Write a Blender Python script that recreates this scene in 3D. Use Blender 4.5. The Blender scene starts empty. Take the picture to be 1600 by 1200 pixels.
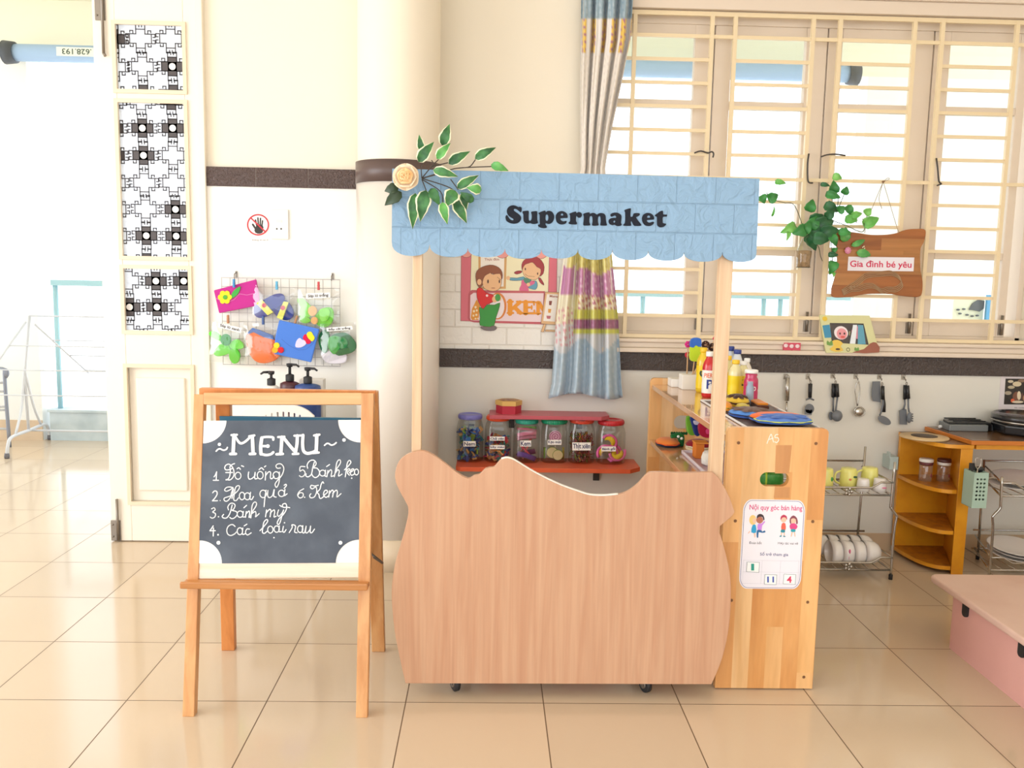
import bpy, bmesh, math, random
from mathutils import Vector, Matrix
random.seed(7)
sc = bpy.context.scene
PI = math.pi
# ------------------------------------------------------------------ camera
CF, CPIT, CYAW, CROL, CH = 1375.0, .12346, .02693, .01968, 1.236
cd_ = bpy.data.cameras.new('camera'); cam = bpy.data.objects.new('camera', cd_)
sc.collection.objects.link(cam); sc.camera = cam
_F = Vector((math.sin(CYAW), math.cos(CYAW), 0)); _R = Vector((math.cos(CYAW), -math.sin(CYAW), 0)); _U = Vector((0, 0, 1))
F2 = _F*math.cos(CPIT) - _U*math.sin(CPIT); U2 = _U*math.cos(CPIT) + _F*math.sin(CPIT)
R3 = _R*math.cos(CROL) + U2*math.sin(CROL); U3 = U2*math.cos(CROL) - _R*math.sin(CROL)
CAM = Vector((0, 0, CH))
cam.matrix_world = Matrix(((R3.x, U3.x, -F2.x, 0), (R3.y, U3.y, -F2.y, 0), (R3.z, U3.z, -F2.z, CH), (0, 0, 0, 1)))
cd_.sensor_width = 36; cd_.lens = CF/1600*36; cd_.clip_start = .05; cd_.clip_end = 100
# ------------------------------------------------------------------ sky, daylight, exposure
world = bpy.data.worlds.new('sky'); sc.world = world; world.use_nodes = True
wb = world.node_tree.nodes['Background']
wb.inputs[0].default_value = (.93, .97, 1, 1); wb.inputs[1].default_value = 3.0
def area(name, loc, rot, sx, sy, power, col=(1, 1, 1)):
    l = bpy.data.lights.new(name, 'AREA'); l.shape = 'RECTANGLE'; l.size = sx; l.size_y = sy; l.energy = power; l.color = col
    o = bpy.data.objects.new(name, l); sc.collection.objects.link(o); o.location = loc; o.rotation_euler = rot
    return o
area('daylight_side_doors', (-3.85, 1.35, 1.45), (0, -PI/2, 0), 2.5, 3.0, 88, (.97, .985, 1))
area('daylight_rear_windows', (.2, -2.9, 1.9), (-PI/2, 0, PI), 5.5, 2.2, 17, (.97, .985, 1))
sc.view_settings.view_transform = 'Standard'; sc.view_settings.look = 'None'
sc.view_settings.exposure = -.2; sc.view_settings.gamma = 1; sc.view_settings.use_curve_mapping = False

# ------------------------------------------------------------------ pixel <-> place
def ray(x, y): return F2*CF + R3*(x-800) - U3*(y-600)
def P(x, y, Y):
    d = ray(x, y); return CAM + d*(Y/d.y)
def G(x, y, z=0.0):
    d = ray(x, y); return CAM + d*((z-CH)/d.z)
def PX(x, y, X):
    d = ray(x, y); return CAM + d*(X/d.x)
def PL(x, y, p0, n):
    d = ray(x, y); return CAM + d*((p0-CAM).dot(n)/d.dot(n))
def zoom(ox, oy, s, Y):          # reading of a measured detail: (x, y) -> point on the vertical plane Y
    return lambda x, y: P(ox+x/s, oy+y/s, Y)

# ------------------------------------------------------------------ materials
def lin(c): return c/12.92 if c <= .04045 else ((c+.055)/1.055)**2.4
def C(h):
    h = h.lstrip('#'); return tuple(lin(int(h[i:i+2], 16)/255) for i in (0, 2, 4)) + (1,)
def mat(name, col, rough=.5, metal=0, spec=.5, alpha=None, bump=None, sheen=0, coat=0, trans=0, vary=0):
    m = bpy.data.materials.new(name); m.use_nodes = True
    nt = m.node_tree; b = nt.nodes['Principled BSDF']
    c = C(col) if isinstance(col, str) else tuple(col)
    b.inputs['Base Color'].default_value = c; b.inputs['Roughness'].default_value = rough
    b.inputs['Metallic'].default_value = metal; b.inputs['Specular IOR Level'].default_value = spec
    b.inputs['Coat Weight'].default_value = coat; b.inputs['Coat Roughness'].default_value = .08
    b.inputs['Sheen Weight'].default_value = sheen; b.inputs['Transmission Weight'].default_value = trans
    tc = nt.nodes.new('ShaderNodeTexCoord')
    if vary:
        n = nt.nodes.new('ShaderNodeTexNoise'); n.inputs['Scale'].default_value = vary[0]; n.inputs['Detail'].default_value = 4
        nt.links.new(tc.outputs['Object'], n.inputs['Vector'])
        mx = nt.nodes.new('ShaderNodeMix'); mx.data_type = 'RGBA'
        mx.inputs[6].default_value = c; mx.inputs[7].default_value = C(vary[1])
        r = nt.nodes.new('ShaderNodeMapRange'); r.inputs[1].default_value = .42; r.inputs[2].default_value = .68
        nt.links.new(n.outputs['Fac'], r.inputs[0]); nt.links.new(r.outputs[0], mx.inputs[0]); nt.links.new(mx.outputs[2], b.inputs['Base Color'])
    if bump:
        n = nt.nodes.new('ShaderNodeTexNoise'); n.inputs['Scale'].default_value = bump[0]; n.inputs['Detail'].default_value = 3
        nt.links.new(tc.outputs['Object'], n.inputs['Vector'])
        bp = nt.nodes.new('ShaderNodeBump'); bp.inputs['Strength'].default_value = bump[1]; bp.inputs['Distance'].default_value = bump[2] if len(bump) > 2 else .004
        nt.links.new(n.outputs['Fac'], bp.inputs['Height']); nt.links.new(bp.outputs[0], b.inputs['Normal'])
    return m
def wood(name, c1, c2, grain='Z', scale=9, stretch=14, rough=.42, strips=None, coat=.15, rings=.5):
    """grain along an axis; strips=(axis index, width, [tones]) for glued-up boards"""
    m = bpy.data.materials.new(name); m.use_nodes = True
    nt = m.node_tree; N = nt.nodes.new; L = nt.links.new
    b = nt.nodes['Principled BSDF']; b.inputs['Roughness'].default_value = rough; b.inputs['Coat Weight'].default_value = coat
    tc = N('ShaderNodeTexCoord'); mp = N('ShaderNodeMapping')
    s = [scale*stretch/4]*3; s['XYZ'.index(grain)] = scale/4
    mp.inputs['Scale'].default_value = s; L(tc.outputs['Object'], mp.inputs['Vector'])
    n1 = N('ShaderNodeTexNoise'); n1.inputs['Scale'].default_value = 1; n1.inputs['Detail'].default_value = 6; n1.inputs['Distortion'].default_value = rings
    vec = mp.outputs[0]
    if strips:
        ax, w, tones = strips
        sx = N('ShaderNodeSeparateXYZ'); L(tc.outputs['Object'], sx.inputs[0])
        dv = N('ShaderNodeMath'); dv.operation = 'DIVIDE'; dv.inputs[1].default_value = w; L(sx.outputs[ax], dv.inputs[0])
        fl = N('ShaderNodeMath'); fl.operation = 'FLOOR'; L(dv.outputs[0], fl.inputs[0])
        # cross joints, staggered strip by strip
        wz0 = N('ShaderNodeTexWhiteNoise'); wz0.noise_dimensions = '1D'; L(fl.outputs[0], wz0.inputs['W'])
        g = N('ShaderNodeMath'); g.operation = 'MULTIPLY_ADD'; g.inputs[1].default_value = 2.1; L(sx.outputs['XYZ'.index(grain)], g.inputs[0]); L(wz0.outputs[0], g.inputs[2])
        gf = N('ShaderNodeMath'); gf.operation = 'FLOOR'; L(g.outputs[0], gf.inputs[0])
        cb = N('ShaderNodeCombineXYZ'); L(fl.outputs[0], cb.inputs[0]); L(gf.outputs[0], cb.inputs[1])
        wn = N('ShaderNodeTexWhiteNoise'); wn.noise_dimensions = '2D'; L(cb.outputs[0], wn.inputs['Vector'])
        ad = N('ShaderNodeVectorMath'); ad.operation = 'MULTIPLY_ADD'
        L(wn.outputs['Color'], ad.inputs[0]); ad.inputs[1].default_value = (40, 40, 40); L(mp.outputs[0], ad.inputs[2]); vec = ad.outputs[0]
    L(vec, n1.inputs['Vector'])
    rp = N('ShaderNodeValToRGB'); e = rp.color_ramp.elements
    e[0].position = .32; e[0].color = C(c2); e[1].position = .62; e[1].color = C(c1)
    L(n1.outputs['Fac'], rp.inputs[0]); out = rp.outputs[0]
    n2 = N('ShaderNodeTexNoise'); n2.inputs['Scale'].default_value = 5; n2.inputs['Detail'].default_value = 8
    L(vec, n2.inputs['Vector'])
    mr = N('ShaderNodeMapRange'); mr.inputs[3].default_value = .9; mr.inputs[4].default_value = 1.08; L(n2.outputs['Fac'], mr.inputs[0])
    ml = N('ShaderNodeVectorMath'); ml.operation = 'SCALE'; L(out, ml.inputs[0]); L(mr.outputs[0], ml.inputs['Scale']); out = ml.outputs[0]
    if strips:
        cr = N('ShaderNodeValToRGB'); cr.color_ramp.interpolation = 'CONSTANT'
        el = cr.color_ramp.elements
        while len(el) < len(tones): el.new(.5)
        for i, t in enumerate(tones): el[i].position = i/len(tones); el[i].color = C(t)
        L(wn.outputs['Value'], cr.inputs[0])
        mm = N('ShaderNodeMix'); mm.data_type = 'RGBA'; mm.blend_type = 'MULTIPLY'; mm.inputs[0].default_value = 1
        L(out, mm.inputs[6]); L(cr.outputs[0], mm.inputs[7]); out = mm.outputs[2]
    L(out, b.inputs['Base Color'])
    return m
def clear(name, tint='#ffffff', gloss=.12, opaque=0.0, rough=.05, fres=True):
    """thin clear plastic or glass: mostly see-through with a surface shine"""
    m = bpy.data.materials.new(name); m.use_nodes = True
    nt = m.node_tree; N = nt.nodes.new; L = nt.links.new; nt.nodes.clear()
    o = N('ShaderNodeOutputMaterial'); t = N('ShaderNodeBsdfTransparent'); t.inputs[0].default_value = C(tint)
    g = N('ShaderNodeBsdfGlossy'); g.inputs['Roughness'].default_value = rough
    mx = N('ShaderNodeMixShader'); L(t.outputs[0], mx.inputs[1]); L(g.outputs[0], mx.inputs[2])
    if fres:
        lw = N('ShaderNodeLayerWeight'); lw.inputs[0].default_value = .25
        ma = N('ShaderNodeMath'); ma.operation = 'MULTIPLY_ADD'; ma.inputs[1].default_value = .45; ma.inputs[2].default_value = gloss
        L(lw.outputs['Facing'], ma.inputs[0]); L(ma.outputs[0], mx.inputs[0])
    else: mx.inputs[0].default_value = gloss
    last = mx
    if opaque:
        d = N('ShaderNodeBsdfTranslucent'); d.inputs[0].default_value = C(tint)
        d2 = N('ShaderNodeBsdfDiffuse'); d2.inputs[0].default_value = C(tint)
        a = N('ShaderNodeMixShader'); a.inputs[0].default_value = .5; L(d.outputs[0], a.inputs[1]); L(d2.outputs[0], a.inputs[2])
        m2 = N('ShaderNodeMixShader'); m2.inputs[0].default_value = opaque; L(mx.outputs[0], m2.inputs[1]); L(a.outputs[0], m2.inputs[2]); last = m2
    L(last.outputs[0], o.inputs[0])
    return m
_mc = {}
def flat(col, rough=.6, **k):
    key = (col, rough, tuple(sorted(k.items())))
    if key not in _mc: _mc[key] = mat('paint_'+col.lstrip('#'), col, rough, **k)
    return _mc[key]
def felt(col): return flat(col, .95, spec=.1, sheen=.2, bump=(260, .35, .002))

# ------------------------------------------------------------------ mesh building
def catmull(pts, n=6, closed=False):
    out = []; N_ = len(pts); pts = [Vector(p) for p in pts]
    for i in range(N_ if closed else N_-1):
        p0 = pts[i-1] if (closed or i > 0) else pts[0]*2-pts[1]
        p1 = pts[i]; p2 = pts[(i+1) % N_]
        p3 = pts[(i+2) % N_] if (closed or i+2 < N_) else pts[-1]*2-pts[-2]
        for k in range(n):
            t = k/n
            out.append(.5*((2*p1)+(p2-p0)*t+(2*p0-5*p1+4*p2-p3)*t*t+(3*p1-p0-3*p2+p3)*t*t*t))
    if not closed: out.append(pts[-1])
    return out
import itertools
_lev = itertools.count()
class MB:
    def __init__(s): s.bm = bmesh.new(); s.mi = 0
    def face(s, pts):
        vs = [s.bm.verts.new(p) for p in pts]
        f = s.bm.faces.new(vs); f.material_index = s.mi; return f
    def box(s, x0, x1, y0, y1, z0, z1):
        return s.obox(Vector(((x0+x1)/2, (y0+y1)/2, (z0+z1)/2)), Vector(((x1-x0)/2, 0, 0)), Vector((0, (y1-y0)/2, 0)), Vector((0, 0, (z1-z0)/2)))
    def obox(s, c, a, b, d):
        c = Vector(c); v = [s.bm.verts.new(c+a*i+b*j+d*k) for i in (-1, 1) for j in (-1, 1) for k in (-1, 1)]
        for q in ((0, 1, 3, 2), (4, 6, 7, 5), (0, 4, 5, 1), (2, 3, 7, 6), (0, 2, 6, 4), (1, 5, 7, 3)):
            f = s.bm.faces.new([v[i] for i in q]); f.material_index = s.mi
        return s
    def bar(s, p0, p1, w, d, up=(0, 1, 0)):
        p0 = Vector(p0); p1 = Vector(p1); a = p1-p0; t = a.normalized()
        u = Vector(up); sd = t.cross(u).normalized(); u = sd.cross(t).normalized()
        return s.obox((p0+p1)/2, a/2, sd*w/2, u*d/2)
    def tube(s, pts, r, seg=8, closed=False, sq=(1, 1)):
        pts = [Vector(p) for p in pts]; n = len(pts)
        if n < 2: return s
        rr = r if isinstance(r, (list, tuple)) else [r]*n
        rings = []; prev = None
        for i, p in enumerate(pts):
            if closed: t = pts[(i+1) % n]-pts[i-1]
            else: t = pts[min(i+1, n-1)]-pts[max(i-1, 0)]
            if t.length < 1e-9: t = Vector((0, 0, 1))
            t.normalize()
            if prev is None:
                ref = Vector((0, 1, 0)) if abs(t.y) < .9 else Vector((1, 0, 0))
                nv = (ref-t*ref.dot(t)).normalized()
            else:
                nv = prev-t*prev.dot(t)
                nv = nv.normalized() if nv.length > 1e-6 else prev
            prev = nv; bn = t.cross(nv)
            rings.append([s.bm.verts.new(p+(nv*math.cos(2*PI*k/seg)*sq[0]+bn*math.sin(2*PI*k/seg)*sq[1])*rr[i]) for k in range(seg)])
        for i in range(n if closed else n-1):
            a = rings[i]; b = rings[(i+1) % n]
            for k in range(seg):
                f = s.bm.faces.new((a[k], a[(k+1) % seg], b[(k+1) % seg], b[k])); f.material_index = s.mi; f.smooth = True
        if not closed:
            for q in (rings[0][::-1], rings[-1]):
                f = s.bm.faces.new(q); f.material_index = s.mi
        return s
    def lathe(s, prof, c, seg=24, ax=(0, 0, 1), sq=2.0, smooth=True, sxy=(1, 1), ph=0, cap=True):
        """prof: list of (radius, height); sq>2 squares the section off"""
        c = Vector(c); z = Vector(ax).normalized()
        x = Vector((1, 0, 0)) if abs(z.x) < .9 else Vector((0, 1, 0))
        x = (x-z*x.dot(z)).normalized(); y = z.cross(x)
        rings = []
        for r, h in prof:
            ring = []
            for k in range(seg):
                a = 2*PI*k/seg+ph; ca, sa = math.cos(a), math.sin(a)
                q = 1/((abs(ca)**sq+abs(sa)**sq)**(1/sq))
                ring.append(s.bm.verts.new(c+z*h+(x*ca*sxy[0]+y*sa*sxy[1])*r*q))
            rings.append(ring)
        for a, b in zip(rings, rings[1:]):
            for k in range(seg):
                f = s.bm.faces.new((a[k], a[(k+1) % seg], b[(k+1) % seg], b[k])); f.material_index = s.mi; f.smooth = smooth
        if cap:
            for q, r in ((rings[0][::-1], prof[0][0]), (rings[-1], prof[-1][0])):
                if r > 1e-5:
                    f = s.bm.faces.new(q); f.material_index = s.mi
        return s
    def ball(s, c, rx, ry=None, rz=None, seg=14, rot=None):
        ry = rx if ry is None else ry; rz = rx if rz is None else rz; c = Vector(c)
        rings = []; n = max(5, seg//2); M = rot or Matrix.Identity(3)
        for i in range(n+1):
            a = -PI/2+PI*i/n
            rings.append([s.bm.verts.new(c+M@Vector((rx*math.cos(a)*math.cos(2*PI*k/seg), ry*math.cos(a)*math.sin(2*PI*k/seg), rz*math.sin(a)))) for k in range(seg)])
        for a, b in zip(rings, rings[1:]):
            for k in range(seg):
                f = s.bm.faces.new((a[k], a[(k+1) % seg], b[(k+1) % seg], b[k])); f.material_index = s.mi; f.smooth = True
        return s
    def prism(s, pts, vec, holes=()):
        """filled outline pushed along vec"""
        vec = Vector(vec)
        if not holes:
            b = [s.bm.verts.new(p) for p in pts]; t = [s.bm.verts.new(Vector(p)+vec) for p in pts]; n = len(pts)
            fs = [s.bm.faces.new(b), s.bm.faces.new(t[::-1])]
            for i in range(n): fs.append(s.bm.faces.new((b[i], t[i], t[(i+1) % n], b[(i+1) % n])))
        else:
            fs = []; caps = []
            for off in (Vector((0, 0, 0)), vec):
                loops = [[s.bm.verts.new(Vector(p)+off) for p in lp] for lp in [pts]+list(holes)]
                es = [s.bm.edges.new((lp[i], lp[(i+1) % len(lp)])) for lp in loops for i in range(len(lp))]
                r = bmesh.ops.triangle_fill(s.bm, edges=es, use_beauty=True, use_dissolve=False)
                fs += [g for g in r['geom'] if isinstance(g, bmesh.types.BMFace)]; caps.append(loops)
            for la, lb in zip(*caps):
                n = len(la)
                for i in range(n): fs.append(s.bm.faces.new((la[i], la[(i+1) % n], lb[(i+1) % n], lb[i])))
        for f in fs: f.material_index = s.mi
        return s
    def stroke(s, pts, w, off, nrm, seg=10):
        """flat pen stroke with round ends lying on a surface (offset off along nrm)"""
        nrm = Vector(nrm).normalized(); pts = [Vector(p)+nrm*off for p in pts]
        ws = w if isinstance(w, (list, tuple)) else [w]*len(pts)
        x = nrm.cross(Vector((0, 0, 1)))
        x = x.normalized() if x.length > 1e-3 else Vector((1, 0, 0)); y = x.cross(nrm).normalized()
        lv = lambda: nrm*(next(_lev) % 7)*3e-5
        for p, q in zip(pts, ws):
            p = p+lv()
            s.face([p+(x*math.cos(2*PI*k/seg)+y*math.sin(2*PI*k/seg))*q/2 for k in range(seg)])
        for i in range(len(pts)-1):
            d = pts[i+1]-pts[i]
            if d.length < 1e-7: continue
            n = nrm.cross(d).normalized(); e = lv()
            s.face([pts[i]+e+n*ws[i]/2, pts[i]+e-n*ws[i]/2, pts[i+1]+e-n*ws[i+1]/2, pts[i+1]+e+n*ws[i+1]/2])
        return s
    def sheet(s, rows, smooth=True):
        vs = [[s.bm.verts.new(p) for p in r] for r in rows]
        for a, b in zip(vs, vs[1:]):
            for k in range(len(a)-1):
                f = s.bm.faces.new((a[k], a[k+1], b[k+1], b[k])); f.material_index = s.mi; f.smooth = smooth
        return vs
    def build(s, name, mats, parent=None, bevel=0, smooth=False, solid=0, seg=2, origin=None):
        bm = s.bm
        if parent is not None:
            o0 = Vector(parent['_o']) if '_o' in parent else Vector((0, 0, 0))
        elif origin is not None: o0 = Vector(origin)
        else:
            cs = [v.co for v in bm.verts]
            o0 = Vector(((min(c.x for c in cs)+max(c.x for c in cs))/2, (min(c.y for c in cs)+max(c.y for c in cs))/2, min(c.z for c in cs)))
        for v in bm.verts: v.co -= o0
        bmesh.ops.recalc_face_normals(bm, faces=bm.faces)
        if smooth:
            for f in bm.faces: f.smooth = True
        me = bpy.data.meshes.new(name); bm.to_mesh(me); bm.free()
        for m in (mats if isinstance(mats, (list, tuple)) else [mats]): me.materials.append(m)
        o = bpy.data.objects.new(name, me); sc.collection.objects.link(o)
        if parent is not None: o.parent = parent
        else: o.location = o0
        o['_o'] = tuple(o0)
        if solid:
            md = o.modifiers.new('thickness', 'SOLIDIFY'); md.thickness = solid; md.offset = 0
        if bevel:
            md = o.modifiers.new('edges', 'BEVEL'); md.width = bevel; md.segments = seg; md.limit_method = 'ANGLE'; md.angle_limit = .6
            md.harden_normals = False
        return o
def thing(name, label, cat, loc, group=None):
    o = bpy.data.objects.new(name, None); sc.collection.objects.link(o); o.location = loc; o.empty_display_size = .05
    o['label'] = label; o['category'] = cat; o['_o'] = tuple(loc)
    if group: o['group'] = group
    return o
def tag(o, label, cat, group=None, kind=None):
    o['label'] = label; o['category'] = cat
    if group: o['group'] = group
    if kind: o['kind'] = kind
    return o
def struct(o, label=None):
    o['kind'] = 'structure'
    if label: o['label'] = label
    return o
def setting(name, loc=(0, 0, 0)):
    o = bpy.data.objects.new(name, None); sc.collection.objects.link(o); o.location = loc; o['kind'] = 'structure'; o['_o'] = tuple(loc); return o
def copy_tree(o, parent=None):
    c = o.copy(); sc.collection.objects.link(c)
    if parent is not None: c.parent = parent
    for ch in list(o.children): copy_tree(ch, c)
    return c
_txt = {}
def glyphs(s, bold=0.0):
    """outline of a line of lettering as 2D polygons"""
    if (s, bold) not in _txt:
        cu = bpy.data.curves.new('lettering', 'FONT'); cu.body = s; cu.offset = bold; cu.resolution_u = 3
        o = bpy.data.objects.new('lettering', cu); sc.collection.objects.link(o)
        dg = bpy.context.evaluated_depsgraph_get(); me = bpy.data.meshes.new_from_object(o.evaluated_get(dg))
        _txt[(s, bold)] = ([v.co.to_2d() for v in me.vertices], [list(p.vertices) for p in me.polygons])
        bpy.data.objects.remove(o); bpy.data.curves.remove(cu); bpy.data.meshes.remove(me)
    return _txt[(s, bold)]
def put_text(mb, s, o, ux, uy, bold=0.0):
    """lettering filling the parallelogram from o along ux (width) and uy (height)"""
    vs, ps = glyphs(s, bold)
    if not vs: return
    x0 = min(v.x for v in vs); x1 = max(v.x for v in vs); y0 = min(v.y for v in vs); y1 = max(v.y for v in vs)
    nv = [mb.bm.verts.new(o+ux*((v.x-x0)/(x1-x0))+uy*((v.y-y0)/max(1e-6, y1-y0))) for v in vs]
    for p in ps:
        try:
            f = mb.bm.faces.new([nv[i] for i in p]); f.material_index = mb.mi
        except ValueError: pass
def text_px(mb, s, x0, y0, x1, y1, Y, bold=0.0, slope=0.0):
    """lettering inside a measured box on the plane Y"""
    a = P(x0, y1, Y); b = P(x1, y1+slope*(x1-x0), Y); c = P(x0, y0, Y)
    put_text(mb, s, a, b-a, c-a, bold)
NY = Vector((0, -1, 0))
# ================================================================== SETTING
WY = 3.93                                  # room face of the back wall
M_paint = mat('cream_wall_paint', '#f0e7d5', .7, bump=(60, .05))
M_white = mat('white_paint', '#f3efe6', .6)
M_ceil = mat('ceiling_paint', '#f4ecdc', .8)
M_tile = mat('white_wall_tile', '#dfdcd3', .3, bump=(9, .12, .01))
M_frame = mat('beige_window_paint', '#e2d2c0', .45)
M_grille = mat('cream_grille_paint', '#ead6b0', .4)
M_door = mat('ivory_door_paint', '#f1e8d9', .45)
M_steel = mat('dull_steel', '#8d857c', .4, metal=.8)
M_dark = mat('blackened_iron', '#4a4644', .5, metal=.6)
def floor_material():
    m = bpy.data.materials.new('beige_floor_tile'); m.use_nodes = True
    nt = m.node_tree; N = nt.nodes.new; L = nt.links.new; b = nt.nodes['Principled BSDF']
    tc = N('ShaderNodeTexCoord'); sx = N('ShaderNodeSeparateXYZ'); L(tc.outputs['Object'], sx.inputs[0])
    masks = []; cells = []
    for ax, off in ((0, FX), (1, FY)):
        a = N('ShaderNodeMath'); a.operation = 'SUBTRACT'; a.inputs[1].default_value = off; L(sx.outputs[ax], a.inputs[0])
        d = N('ShaderNodeMath'); d.operation = 'DIVIDE'; d.inputs[1].default_value = .4; L(a.outputs[0], d.inputs[0])
        f = N('ShaderNodeMath'); f.operation = 'FLOOR'; L(d.outputs[0], f.inputs[0]); cells.append(f)
        p = N('ShaderNodeMath'); p.operation = 'PINGPONG'; p.inputs[1].default_value = .5; L(d.outputs[0], p.inputs[0])
        l = N('ShaderNodeMath'); l.operation = 'LESS_THAN'; l.inputs[1].default_value = .0042; L(p.outputs[0], l.inputs[0]); masks.append(l)
    mx = N('ShaderNodeMath'); mx.operation = 'MAXIMUM'; L(masks[0].outputs[0], mx.inputs[0]); L(masks[1].outputs[0], mx.inputs[1])
    cb = N('ShaderNodeCombineXYZ'); L(cells[0].outputs[0], cb.inputs[0]); L(cells[1].outputs[0], cb.inputs[1])
    wn = N('ShaderNodeTexWhiteNoise'); wn.noise_dimensions = '2D'; L(cb.outputs[0], wn.inputs['Vector'])
    mr = N('ShaderNodeMapRange'); mr.inputs[3].default_value = .95; mr.inputs[4].default_value = 1.03; L(wn.outputs['Value'], mr.inputs[0])
    ns = N('ShaderNodeTexNoise'); ns.inputs['Scale'].default_value = 2.5; ns.inputs['Detail'].default_value = 5; L(tc.outputs['Object'], ns.inputs['Vector'])
    c1 = N('ShaderNodeMix'); c1.data_type = 'RGBA'; c1.inputs[6].default_value = C('#cfbaa0'); c1.inputs[7].default_value = C('#d2bfa7'); L(ns.outputs['Fac'], c1.inputs[0])
    sc_ = N('ShaderNodeVectorMath'); sc_.operation = 'SCALE'; L(c1.outputs[2], sc_.inputs[0]); L(mr.outputs[0], sc_.inputs['Scale'])
    c2 = N('ShaderNodeMix'); c2.data_type = 'RGBA'; L(mx.outputs[0], c2.inputs[0]); L(sc_.outputs[0], c2.inputs[6]); c2.inputs[7].default_value = C('#6f5a45')
    L(c2.outputs[2], b.inputs['Base Color'])
    ro = N('ShaderNodeMapRange'); ro.inputs[3].default_value = .11; ro.inputs[4].default_value = .6; L(mx.outputs[0], ro.inputs[0]); L(ro.outputs[0], b.inputs['Roughness'])
    b.inputs['Specular IOR Level'].default_value = .55
    bp = N('ShaderNodeBump'); bp.inputs['Strength'].default_value = .25; bp.inputs['Distance'].default_value = .002; bp.invert = True
    L(mx.outputs[0], bp.inputs['Height']); L(bp.outputs[0], b.inputs['Normal'])
    return m
FX, FY = -1.0248, 2.4252
def brick_tiles(name, c, w, h, groove, rough=.35, relief=(30, .5, .006), ox=0, oz=0):
    """embossed rectangular tiles (columns along X, courses along Z)"""
    m = bpy.data.materials.new(name); m.use_nodes = True
    nt = m.node_tree; N = nt.nodes.new; L = nt.links.new; b = nt.nodes['Principled BSDF']; b.inputs['Roughness'].default_value = rough
    tc = N('ShaderNodeTexCoord'); mp = N('ShaderNodeMapping'); mp.inputs['Rotation'].default_value = (-PI/2, 0, 0)
    mp.inputs['Location'].default_value = (ox, oz, 0); L(tc.outputs['Object'], mp.inputs[0])
    br = N('ShaderNodeTexBrick'); br.inputs['Scale'].default_value = 1; br.inputs['Brick Width'].default_value = w; br.inputs['Row Height'].default_value = h
    br.inputs['Mortar Size'].default_value = groove; br.inputs['Mortar Smooth'].default_value = .6; br.offset = .5 if h < 1 else 0
    L(mp.outputs[0], br.inputs['Vector'])
    n = N('ShaderNodeTexNoise'); n.inputs['Scale'].default_value = relief[0]; n.inputs['Detail'].default_value = 3; n.inputs['Distortion'].default_value = 1.2
    L(tc.outputs['Object'], n.inputs['Vector'])
    h_ = N('ShaderNodeMath'); h_.operation = 'MULTIPLY_ADD'; L(br.outputs['Fac'], h_.inputs[0]); h_.inputs[1].default_value = -1.1 if groove != .0021 else -.22; L(n.outputs['Fac'], h_.inputs[2])
    bp = N('ShaderNodeBump'); bp.inputs['Strength'].default_value = relief[1]; bp.inputs['Distance'].default_value = relief[2]
    L(h_.outputs[0], bp.inputs['Height']); L(bp.outputs[0], b.inputs['Normal'])
    mx = N('ShaderNodeMix'); mx.data_type = 'RGBA'; mx.inputs[6].default_value = C(c[0]); mx.inputs[7].default_value = C(c[1]); L(br.outputs['Fac'], mx.inputs[0])
    L(mx.outputs[2], b.inputs['Base Color'])
    return m
O0 = (0, 0, 0)
b = MB(); b.box(-5.5, 4.6, -3, 6.4, -.08, 0); struct(b.build('floor', floor_material(), origin=O0))
b = MB(); b.box(-4.1, 3.4, -3, WY+.2, 3.0, 3.1); struct(b.build('ceiling', M_ceil, origin=O0))
# back wall with the door and window openings
WX0, WX1, WZ0, WZ1 = .45, 2.435, .965, 2.375
b = MB()
for x0, x1, z0, z1 in ((-4.1, -2.95, 0, 3), (-2.95, -1.235, 2.72, 3), (-1.235, WX0, 0, 3), (WX0, WX1, 0, WZ0), (WX0, WX1, WZ1, 3), (WX1, 3.4, 0, 3)):
    b.box(x0, x1, WY, WY+.2, z0, z1)
struct(b.build('wall_back', M_paint, origin=O0))
b = MB(); b.box(3.2, 3.4, -3, WY, 0, 3); struct(b.build('wall_right', M_paint, origin=O0))
b = MB()
b.box(-4.1, -3.9, 2.95, WY, 0, 3); b.box(-4.1, -3.9, -3, 2.95, 2.8, 3); b.box(-4.1, -3.9, -3, -1.7, 0, 3)
struct(b.build('wall_left', M_paint, origin=O0))
# tiled lower walls and the dark tile bands
b = MB(); b.box(-1.235, -.30, WY-.012, WY, 0, 1.592); struct(b.build('wall_tiles_left', mat('white_glazed_tile', '#f4f1ea', .3, bump=(9, .1, .01)), origin=O0))
b = MB(); b.box(-.30, 3.2, WY-.012, WY, 0, .822); struct(b.build('wall_tiles_right', M_tile, origin=O0))
M_band = brick_tiles('dark_embossed_tile', ('#574643', '#857974'), .225, 4, .002, .26, (95, 1, .009), ox=.12)
M_band2 = brick_tiles('dark_tile', ('#483e3b', '#6c625e'), .225, 4, .002, .32, (70, .9, .007), ox=.12)
b = MB(); b.box(-1.235, -.30, WY-.018, WY, 1.592, 1.674); struct(b.build('trim_1', M_band, origin=O0))
b = MB(); b.box(-.22, 3.2, WY-.02, WY, .822, .905); struct(b.build('trim_2', M_band2, origin=O0))
M_foam = brick_tiles('white_embossed_foam_brick', ('#f3f0ea', '#e9e4dc'), .155, .077, .004, .45, (28, .5, .006))
b = MB(); b.box(-.22, WX0-.005, WY-.012, WY, .905, 1.672); struct(b.build('wall_foam_panel', M_foam, origin=O0))
b = MB(); b.box(-.22, 3.2, WY-.018, WY, 0, .082); struct(b.build('baseboard_back', mat('beige_skirting_tile', '#cdb394', .4), origin=O0))
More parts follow.
